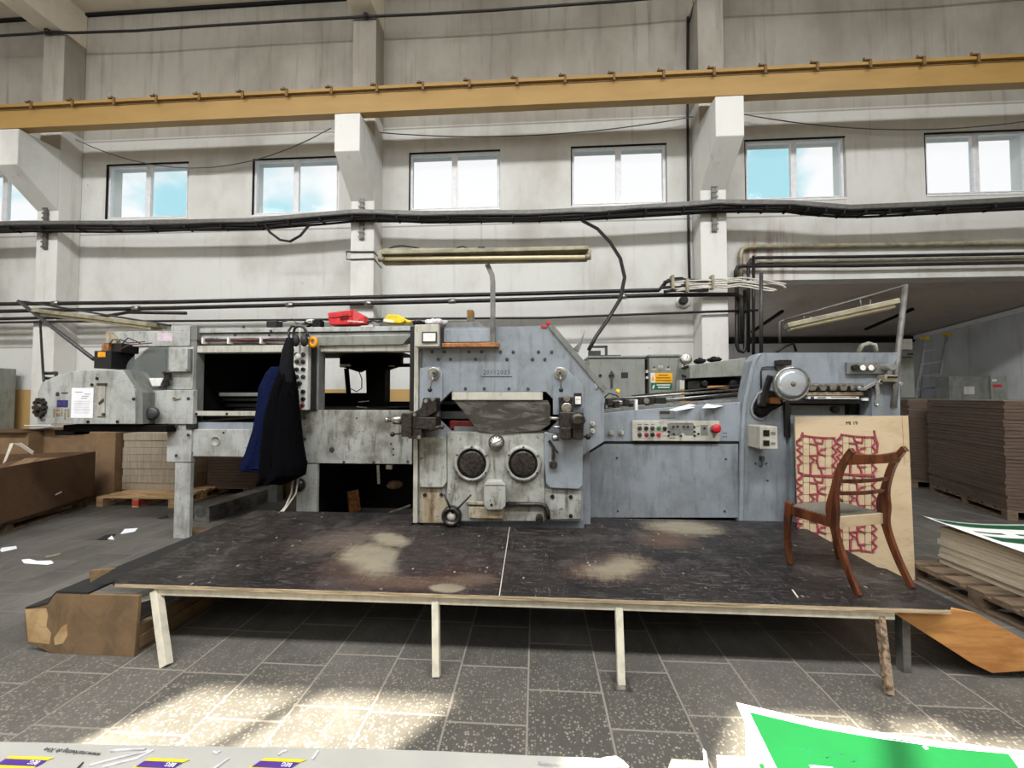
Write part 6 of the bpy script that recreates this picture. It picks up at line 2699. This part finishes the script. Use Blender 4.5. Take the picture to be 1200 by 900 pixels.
# tall brown stacks in the annex
ang = math.atan2(6.97 - 5.43, 6.58 - 6.06)     # direction of the left face
rot = ang - pi / 2
c0 = Vector((6.06, 5.43, 0))
ud = Vector((math.cos(ang), math.sin(ang), 0))
vd = Vector((math.cos(ang - pi / 2), math.sin(ang - pi / 2), 0))
for i, (off, Lw, dep, sh, lab, plab) in enumerate(((0.0, 1.62, 1.15, 0, 'brown corrugated cardboard bundle in the tall stack below the grey cabinets', 'wooden pallet under the tall brown cardboard stack in front of the grey cabinets'),
                                                 (1.85, 1.62, 1.15, -.14, 'brown corrugated cardboard bundle in the stack below the ladder', 'wooden pallet under the brown cardboard stack below the ladder'))):
    cen = c0 + ud * (off + Lw / 2) + vd * (dep / 2 + sh)
    hx, hy = dep / 2, Lw / 2
    pallet('wooden_pallet', cen.x - hx, cen.x + hx, cen.y - hy, cen.y + hy, 'oldpallet', plab, rot, .13, 7, 'x')
    stack('cardboard_bundle', lab, lab.replace('bundle', 'bundles'), 'cardboard', cen.x - hx, cen.x + hx, cen.y - hy, cen.y + hy, .131, 1.525, 30, 'kraftdk', rot, .009, 11 + i)
    q = MB()
    q.box(cen.x - hx, cen.x + hx, cen.y - hy, cen.y + hy, 1.527, 1.54)
    o = q.build('cover_sheet', 'kraftend')
    o.rotation_euler.z = rot
    tag(o, ('flat cover sheet on the tall brown stack below the grey cabinets', 'flat cover sheet on the brown stack below the ladder')[i], 'cardboard')
cen = c0 + ud * .45 + vd * 1.85
pallet('wooden_pallet', cen.x - .55, cen.x + .55, cen.y - .8, cen.y + .8, 'oldpallet', 'wooden pallet under the brown stack at the right edge of the photo', rot, .13, 7, 'x')
stack('cardboard_bundle', 'brown cardboard bundle in the stack at the right edge of the photo', 'brown cardboard bundles at the right edge', 'cardboard', cen.x - .55, cen.x + .55, cen.y - .8, cen.y + .8, .131, 1.50, 20, 'kraftend', rot, .02, 14)

# left: pallet with a wrapped pale stack
p0 = PZ(118, 594, 0)
p1 = PZ(205, 594, 0)
px0 = PZ(116, 593, 0).x
pallet('wooden_pallet', px0, px0 + 1.2, p0.y, p0.y + 1.0, 'pallet', 'light wooden pallet with one red painted block under the pale wrapped stack', 0, .144, 6, 'x', True)
Ysk = p0.y + .42
zz = .146
stack('wrapped_board_bundle', 'pale wrapped board bundle stacked on the pallet with the red block', 'pale wrapped bundles on the left pallet', 'board bundle', P(144, 540, Ysk).x, P(144, 540, Ysk).x + 1.0, Ysk, Ysk + .55, zz, 1.02, 8, 'wrapcard', 0, .008, 21)
m = MB()
m.box(P(107, 540, Ysk).x, P(142.5, 540, Ysk).x, Ysk - .1, Ysk + .7, 0, P(120, 506, Ysk).z)
tag(m.build('cardboard_box', 'kraftlt', None, .006), 'tall closed brown carton between the open bin and the pale wrapped stack', 'box')
# dark stack behind the delivery
Yq = 6.0
m = MB()
x0, x1 = P(243, 560, Yq).x, P(335, 560, Yq).x
pallet('wooden_pallet', x0, x1, Yq, Yq + .8, 'oldpallet', 'dark pallet behind the machine under the brown board pile', 0, .13, 6, 'x')
stack('brown_board', 'dark brown board in the pile seen under the delivery side', 'dark boards piled under the delivery side', 'board', x0, x1 - .05, Yq, Yq + .7, .131, P(280, 536, Yq).z, 10, 'kraftdk', 0, .01, 31)
m = MB()
m.box(P(336, 545, Yq).x, P(352, 545, Yq).x, Yq - .1, Yq + .4, 0, P(344, 533, Yq).z)
tag(m.build('tan_carton', 'kraftlt', None, .004), 'tan carton peeking out behind the hanging jacket', 'box')
# loose red-brown timber under the machine
for i, (a, b_, w_, mt, lab) in enumerate((((380, 586, 5.0), (401, 574, 5.2), .1, 'redblock', 'reddish board leaning in the dark under the large side plate'), ((413, 575, 5.0), (416, 600, 4.95), .14, 'copper', 'short brown block standing in the dark under the machine'),
                                          ((456, 601, 4.6), (481, 592, 4.6), .03, 'steel', 'thin pale metal rod on the floor under the machine'))):
    m = MB()
    pa, pb = P(*a), P(*b_)
    m.bar([pa, pb], w_, .05 if w_ > .05 else .02)
    for v in m.bm.verts:
        v.co.z = max(v.co.z, .003)
    tag(m.build('timber_piece' if i < 2 else 'metal_rod', mt, None, .003), lab, 'timber' if i < 2 else 'rod')
tag(crumple('paper_wad', 450, 468, 566, 575, 4.6, .2, 'plydirty', 41), 'crumpled dirty paper wad in the dark under the machine', 'paper')

# big open cardboard bin on the left
n0, n1 = PZ(-60, 650, .0), PZ(110, 592, .0)
dv = (n1 - n0).normalized()
sv = Vector((-dv.y, dv.x, 0))
if sv.x > 0:
    sv = -sv
zb0, zb1 = .13, .86
n0 = n1 - dv * 2.3
bn = thing('cardboard_bin', (n0 + n1) / 2 + sv * .6, 'large open brown cardboard bin full of offcuts on a pallet at far left', 'cardboard bin')
Wb = 1.25
m = MB()
th2 = .02
zt2 = P(108, 529, n1.y).z
zt1 = zt2


def wallp(a, b_, n):
    m.prism([a + Vector((0, 0, zb0)), b_ + Vector((0, 0, zb0)), b_ + Vector((0, 0, zt2)), a + Vector((0, 0, zt2))], n * th2)


wallp(n0, n1, sv)
wallp(n1, n1 + sv * Wb, -dv)
wallp(n0 + sv * Wb, n1 + sv * Wb, -sv)
wallp(n0, n0 + sv * Wb, dv)
m.prism([n0 + Vector((0, 0, zb0)), n1 + Vector((0, 0, zb0)), n1 + sv * Wb + Vector((0, 0, zb0)), n0 + sv * Wb + Vector((0, 0, zb0))], (0, 0, .02))
m.build('box', 'kraft', bn)
m = MB()
a = n1 + Vector((0, 0, zt2))
m.prism([a + sv * .1, a + sv * .75, a + sv * .7 - dv * .02 + Vector((0, 0, -.14)), a + sv * .15 - dv * .02 + Vector((0, 0, -.14))], -dv * .01)
m.build('inner_flap', 'kraftlt', bn)
m = MB()
c = n0.lerp(n1, .62)
f_ = lambda t, z: n0.lerp(n1, t) + Vector((0, 0, z))
m.prism([f_(.72, .30) - sv * .002, f_(.76, .315) - sv * .002, f_(.76, .335) - sv * .002, f_(.72, .32) - sv * .002], -sv * .002)
m.build('white_label', 'paper', bn)
# fill and loose flaps
m = MB()
m.prism([n0 + sv * .05 + Vector((0, 0, zt2 - .22)), n1 + sv * .05 - dv * .05 + Vector((0, 0, zt2 - .22)), n1 + sv * 1.18 - dv * .05 + Vector((0, 0, zt2 - .16)), n0 + sv * 1.18 + Vector((0, 0, zt2 - .16))], (0, 0, .02))
m.build('offcut_fill', 'kraftdk', bn)
for i, (t0, s0, L, tilt, mt, lab) in enumerate(((.62, .35, .55, .5, 'kraftlt', 'bent cardboard offcut sticking out of the open bin'), (.50, .5, .4, .9, 'whiteprint', 'long white card strip sticking up out of the open bin'),
                                          (.74, .7, .5, .3, 'kraft', 'flat brown offcut lying in the far end of the open bin'))):
    q = MB()
    b0_ = n0.lerp(n1, t0) + sv * s0 + Vector((0, 0, zt2 - .17))
    w2 = .05 if mt == 'whiteprint' else .16
    e = dv * L * math.cos(tilt) * (-1 if i == 1 else 1) + Vector((0, 0, L * math.sin(tilt) * .55))
    q.prism([b0_, b0_ + e, b0_ + e + sv * w2, b0_ + sv * w2], Vector((0, 0, .008)))
    if i == 1:
        q = MB()
        q.bar([P(5, 542, 4.75), P(14, 519.5, 4.9), P(24, 521, 4.92), P(39, 531, 4.95)], .06, .006, (0, 1, .3))
    tag(q.build('card_offcut', 'card' if i == 1 else mt), lab, 'offcut')
mid = (n0 + n1) / 2 + sv * (Wb / 2)
pallet('wooden_pallet', mid.x - Wb / 2 + .06, mid.x + Wb / 2 - .06, mid.y - 1.1, mid.y + 1.1, 'oldpallet', 'dark pallet carrying the large open cardboard bin', math.atan2(dv.y, dv.x) - pi / 2, .125, 8, 'x')
# cartons behind the bin
Yv = n1.y + .75
for i, (x0, x1, y0, Yx, dep, mt, lab) in enumerate(((-40, 34, 506.5, Yv - .2, .5, 'kraftlt', 'brown carton behind the open bin at the left photo edge'), (35, 106, 504, Yv, .6, 'kraftlt', 'wide brown carton behind the open bin under the end housing'))):
    q = thing('cardboard_box', ((P(x0, 510, Yx).x + P(x1, 510, Yx).x) / 2, Yx + dep / 2, 0), lab, 'box')
    m = MB()
    m.box(P(x0, 510, Yx).x + .01, P(x1, 510, Yx).x - .01, Yx, Yx + dep, 0, P((x0 + x1) / 2, y0, Yx).z)
    m.build('body', mt, q, .008)
    m = MB()
    m.box(P(x0, 510, Yx).x + .01, P(x1, 510, Yx).x - .01, Yx - .08, Yx + dep, P((x0 + x1) / 2, y0, Yx).z, P((x0 + x1) / 2, y0, Yx).z + .012)
    m.build('lid_flap', 'kraft', q)
m = MB()
a = P(28, 497, Yv - .15)
m.prism([a, P(62, 498, Yv - .2), P(60, 499.5, Yv + .3), P(28, 497.5, Yv + .4)], (0, 0, .012))
for v in m.bm.verts:
    pass
zc = P(70, 504, Yv).z + .0125
dz = zc - min(v.co.z for v in m.bm.verts)
for v in m.bm.verts:
    v.co.z += dz
tag(m.build('white_card', 'whiteprint'), 'white card lying on the cartons below the end housing nose', 'card')
m = MB()
m.box(P(-70, 450, 6.4).x, P(-16, 450, 6.4).x, 6.4, 6.8, 0, P(5, 430.5, 6.4).z)
g_ = thing('grey_cupboard', P(-5, 560, 6.6), 'plain grey cupboard against the wall at the left photo edge', 'cupboard')
m.build('body', 'cabinet', g_, .01)
m = MB()
m.pbox(-24, 424.5, -20, 431, 6.45, 6.55)
m.build('top_knob', 'dkgrey', g_, .004)

# ================================================================== LITTER ON THE FLOOR
for i, (pts, lab, mt) in enumerate(((((25, 656), (34, 655), (44, 657.5), (60, 657), (63, 660), (56, 662), (40, 661), (28, 660)), 'crumpled white paper scrap on the floor left of the step', 'paper'),
                                ((((141, 626), (146, 620), (161.5, 619), (158, 623)),) [0], 'white paper scrap on the grey floor left of the platform', 'paper'),
                                (((0, 645), (2, 642), (19, 640), (20, 643), (2, 647)), 'white paper strip on the floor in front of the open bin', 'paper'),
                                (((113, 632.5), (124, 627), (136, 626), (127, 633)), 'dark patch of torn film lying on the grey floor', 'rubber'),
                                (((126, 632), (131, 627.6), (134, 632.5)), 'tiny white torn scrap on the dark film', 'paper'),
                                (((184, 607), (196, 603.4), (198, 606.6), (188, 608.4)), 'small dark rubber flake near the machine leg', 'rubber'),
                                (((53, 652), (70, 648), (71, 650), (55, 654)), 'thin grey strip beside the crumpled paper scrap', 'kraftend'))):
    m = MB()
    m.prism([PZ(a, b_, .003 + .0015 * (i == 4)) for a, b_ in pts], (0, 0, .002))
    tag(m.build('paper_scrap' if mt == 'paper' else 'floor_scrap', mt), lab, 'scrap')
m = MB()
m.bar([PZ(928.5, 691, HP + .002), PZ(935, 700, HP + .002)], .008, .003)
tag(m.build('wood_splinter', 'string'), 'pale wood splinter on the platform below the chair', 'splinter')

# ================================================================== FOREGROUND STACKS
ZS = .82
ea, eb = PZ(-60, 871.5, ZS), PZ(735, 893, ZS)
pts_edge = [PZ(x, y, ZS) for x, y in ((-80, 871), (0, 871.3), (60, 872.5), (130, 875), (200, 876), (330, 878), (420, 879.5), (520, 882.5), (620, 887.5), (690, 890), (722, 893), (736, 898))]
fs = thing('printed_board_sheet', (0, .6, ZS), 'pale grey printed board sheet in the left foreground with yellow and purple marks', 'printed sheet')
m = MB()
pp = [p + Vector((0, 0, 0)) for p in pts_edge]
near = [Vector((p.x * .98, .35, ZS)) for p in reversed(pp)]
m.prism(pp + [Vector((pp[-1].x - .02, .30, ZS)), Vector((pp[0].x, .30, ZS))], (0, 0, .004))
m.build('sheet', 'greyboard', fs)
zs1 = ZS + .0055
for x, w_ in ((6, 58), (169, 54), (305, 55)):
    y = 888.5 + (x > 100) * 2.5
    m = MB()
    n = MB()
    m.prism([PZ(x + 6, y - 2.6, zs1), PZ(x + 6 + w_ - 6, y - .6, zs1), PZ(x + w_ - 9, y + 2.6, zs1), PZ(x + .5, y + .6, zs1)], (0, 0, .0006))
    m.build('yellow_band', 'yellowprint', fs)
    m = MB()
    m.prism([PZ(x - 12, y + 8, zs1), PZ(x + w_ - 22, y + 10, zs1), PZ(x + w_ - 60, y + 40, zs1), PZ(x - 50, y + 40, zs1)], (0, 0, .0006))
    n.prism([PZ(x, y + 1, zs1), PZ(x + w_ - 9, y + 3, zs1), PZ(x + w_ - 21, y + 9.8, zs1), PZ(x - 10, y + 7.6, zs1)], (0, 0, .0006))
    m.build('yellow_band', 'yellowprint', fs)
    n.build('purple_band', 'purpleprint', fs)
for x in (38, 198, 334):
    y = 893.2 + (x > 100) * 2.5
    p_ = PZ(x + 2, y, zs1 + .0012)
    text('BEG', .0125, 'whiteprint', fs, Matrix.Translation(p_) @ Matrix.Rotation(pi - .03, 4, 'Z'), 'printed_word', .0002)
p_ = PZ(84, 881.0, zs1 + .0008)
text('www.marketing.de Xive', .014, 'ink', fs, Matrix.Translation(p_) @ Matrix.Rotation(pi - .03, 4, 'Z'), 'printed_address', .0002)
p_ = PZ(652, 897, zs1 + .0008)
text('www.marketing', .012, 'greyink', fs, Matrix.Translation(p_) @ Matrix.Rotation(pi - .03, 4, 'Z'), 'printed_address', .0002)
m = MB()
m.prism([PZ(90, 900, zs1), PZ(97, 893, zs1), PZ(98.5, 893.4, zs1), PZ(92, 901, zs1)], (0, 0, .0005))
m.build('pen_mark', 'ink', fs)
# the crumpled film strips lying on the sheet
m = MB()
for pts in (((105, 897), (140, 888), (175, 880)), ((120, 899), (160, 889), (180, 879)), ((245, 905), (262, 893), (268, 889)), ((250, 881), (254, 883), (258, 880)), ((326, 885), (331, 881), (336, 880)), ((366, 890), (370, 884), (373, 880)), ((130, 880), (150, 878.5), (170, 878))):
    m = MB()
    m.bar([PZ(a, b_, ZS + .006) for a, b_ in pts], .004, .003)
    m.build('glossy_film_wrinkle', 'plasticwrap', fs)
m = MB()
m.prism([PZ(695, 892, ZS + .006), PZ(712, 887.5, ZS + .012), PZ(722, 887, ZS + .02), PZ(730, 892, ZS + .02), PZ(737, 899, ZS + .012), PZ(715, 899, ZS + .01)], (0, 0, .002))
tag(m.build('clear_film_scrap', 'plasticwrap'), 'crumpled clear film scrap on the right corner of the foreground board sheet', 'film')
m = MB()
xs0, xs1 = pp[0].x + .02, pp[-3].x - .03
m.prism([p + Vector((0, -.012, -.34)) for p in pp[:-2]] + [Vector((xs1, .30, ZS - .34)), Vector((xs0, .30, ZS - .34))], (0, 0, .338))
tag(m.build('board_stack', 'cardwarm'), 'stack of board below the foreground printed sheet', 'board stack')
m = MB()
m.prism([p + Vector((0, -.015, -ZS)) for p in pp[:-2]] + [Vector((xs1, .30, 0)), Vector((xs0, .30, 0))], (0, 0, ZS - .345))
tag(m.build('stack_table', 'kraft'), 'block of brown cardboard carrying the foreground board stack', 'cardboard')

ZG = .45
gs = thing('green_printed_sheet', (1.2, 1.0, ZG), 'bright green sheet with a white border in the right foreground', 'printed sheet')
gc = [PZ(863, 824.5, ZG), PZ(950, 845, ZG), PZ(1030, 859.5, ZG), PZ(1110, 871, ZG), PZ(1210, 882.5, ZG), PZ(1300, 892, ZG)]
gb = [PZ(910, 930, ZG), PZ(1300, 990, ZG)]
m = MB()
m.prism(gc + [gb[1], gb[0]], (0, 0, .004))
m.build('sheet', 'whiteprint', gs)
zg = ZG + .005
m = MB()
gi = [PZ(878, 834.5, zg), PZ(955, 852.5, zg), PZ(1030, 865.5, zg), PZ(1110, 877, zg), PZ(1182, 883.5, zg), PZ(1205, 915, zg), PZ(1240, 980, zg), PZ(925, 930, zg)]
m.prism(gi, (0, 0, .0006))
m.build('green_field', 'greenprint', gs)
m = MB()
for (a, b_) in (((876, 832.5), (955, 850.6)), ((955, 850.6), (1030, 863.6)), ((1030, 863.6), (1110, 875)), ((1110, 875), (1200, 884))):
    for i in range(10):
        t0, t1 = i / 10, i / 10 + .06
        m.bar([PZ(a[0] + (b_[0] - a[0]) * t0, a[1] + (b_[1] - a[1]) * t0, zg + .0008), PZ(a[0] + (b_[0] - a[0]) * t1, a[1] + (b_[1] - a[1]) * t1, zg + .0008)], .004, .0006)
m.build('dashed_border', 'dkgreenprint', gs)
m = MB()
r_ = random.Random(2)
for i in range(60):
    x, y = r_.uniform(938, 1010), r_.uniform(877, 899)
    if y - 877 < (x - 938) * .12:
        continue
    s1_ = r_.uniform(2, 5)
    m.bar([PZ(x, y, zg + .0008), PZ(x + s1_, y + r_.uniform(-1.5, 1.5), zg + .0008)], .002, .0005)
m.bar([PZ(916, 873.5, zg + .0008), PZ(938, 877.5, zg + .0008), PZ(1045, 893, zg + .0008)], .002, .0005)
m.build('fine_drawing', 'dkgreenprint', gs)
m = MB()
m.prism([PZ(1081, 874.5, zg + .001), PZ(1084.5, 873.8, zg + .001), PZ(1088.5, 877.6, zg + .001), PZ(1085, 878.4, zg + .001)], (0, 0, .0005))
m.prism([PZ(948, 896.5, zg + .001), PZ(975, 899, zg + .001), PZ(990, 915, zg + .001), PZ(962, 915, zg + .001)], (0, 0, .0005))
m.build('white_marks', 'whiteprint', gs)
m = MB()
m.prism([p + Vector((.02, -.02, -ZG)) for p in gc] + [gb[1] + Vector((0, 0, -ZG)), gb[0] + Vector((.02, 0, -ZG))], (0, 0, ZG - .002))
tag(m.build('green_sheet_stack', 'cardwarm'), 'stack of board below the bright green sheet', 'board stack')
ZT2 = .40
m = MB()
m.prism([PZ(787, 890.5, ZT2), PZ(826, 893, ZT2), PZ(840, 915, ZT2), PZ(778, 915, ZT2)], (0, 0, .003))
tag(m.build('tan_card', 'tancard'), 'tan yellow card at the bottom edge left of the green sheet', 'card')
m = MB()
m.prism([PZ(824, 879, ZT2), PZ(827.5, 882, ZT2), PZ(832, 915, ZT2), PZ(826, 915, ZT2)], (0, 0, .004))
tag(m.build('white_strip', 'whiteprint'), 'thin white strip standing off the tan card edge', 'card strip')
m = MB()
m.prism([PZ(840, 886, ZT2), PZ(890, 889, ZT2), PZ(904, 915, ZT2), PZ(842, 915, ZT2)], (0, 0, .003))
q = m.build('white_printed_card', 'whiteprint')
tag(q, 'white card with a tan panel beside the green sheet', 'card')
m = MB()
m.prism([PZ(848, 888.5, ZT2 + .0035), PZ(876, 889.5, ZT2 + .0035), PZ(884, 900, ZT2 + .0035), PZ(850, 900, ZT2 + .0035)], (0, 0, .0006))
m.build('tan_panel', 'tancard', q)
m = MB()
m.prism([PZ(889, 895, ZT2 + .0035), PZ(898, 895, ZT2 + .0035), PZ(900, 902, ZT2 + .0035), PZ(891, 902, ZT2 + .0035)], (0, 0, .0006))
m.build('green_dot', 'greenprint', q)
m = MB()
x0_, x1_ = PZ(788, 893, ZT2).x, PZ(850, 893, ZT2).x
y1_ = PZ(800, 895, ZT2).y
m.box(x0_, PZ(905, 915, ZT2).x - .02, .35, y1_ - .03, 0, ZT2 - .002)
tag(m.build('card_stack', 'cardwarm'), 'low stack of card below the tan card', 'card stack')
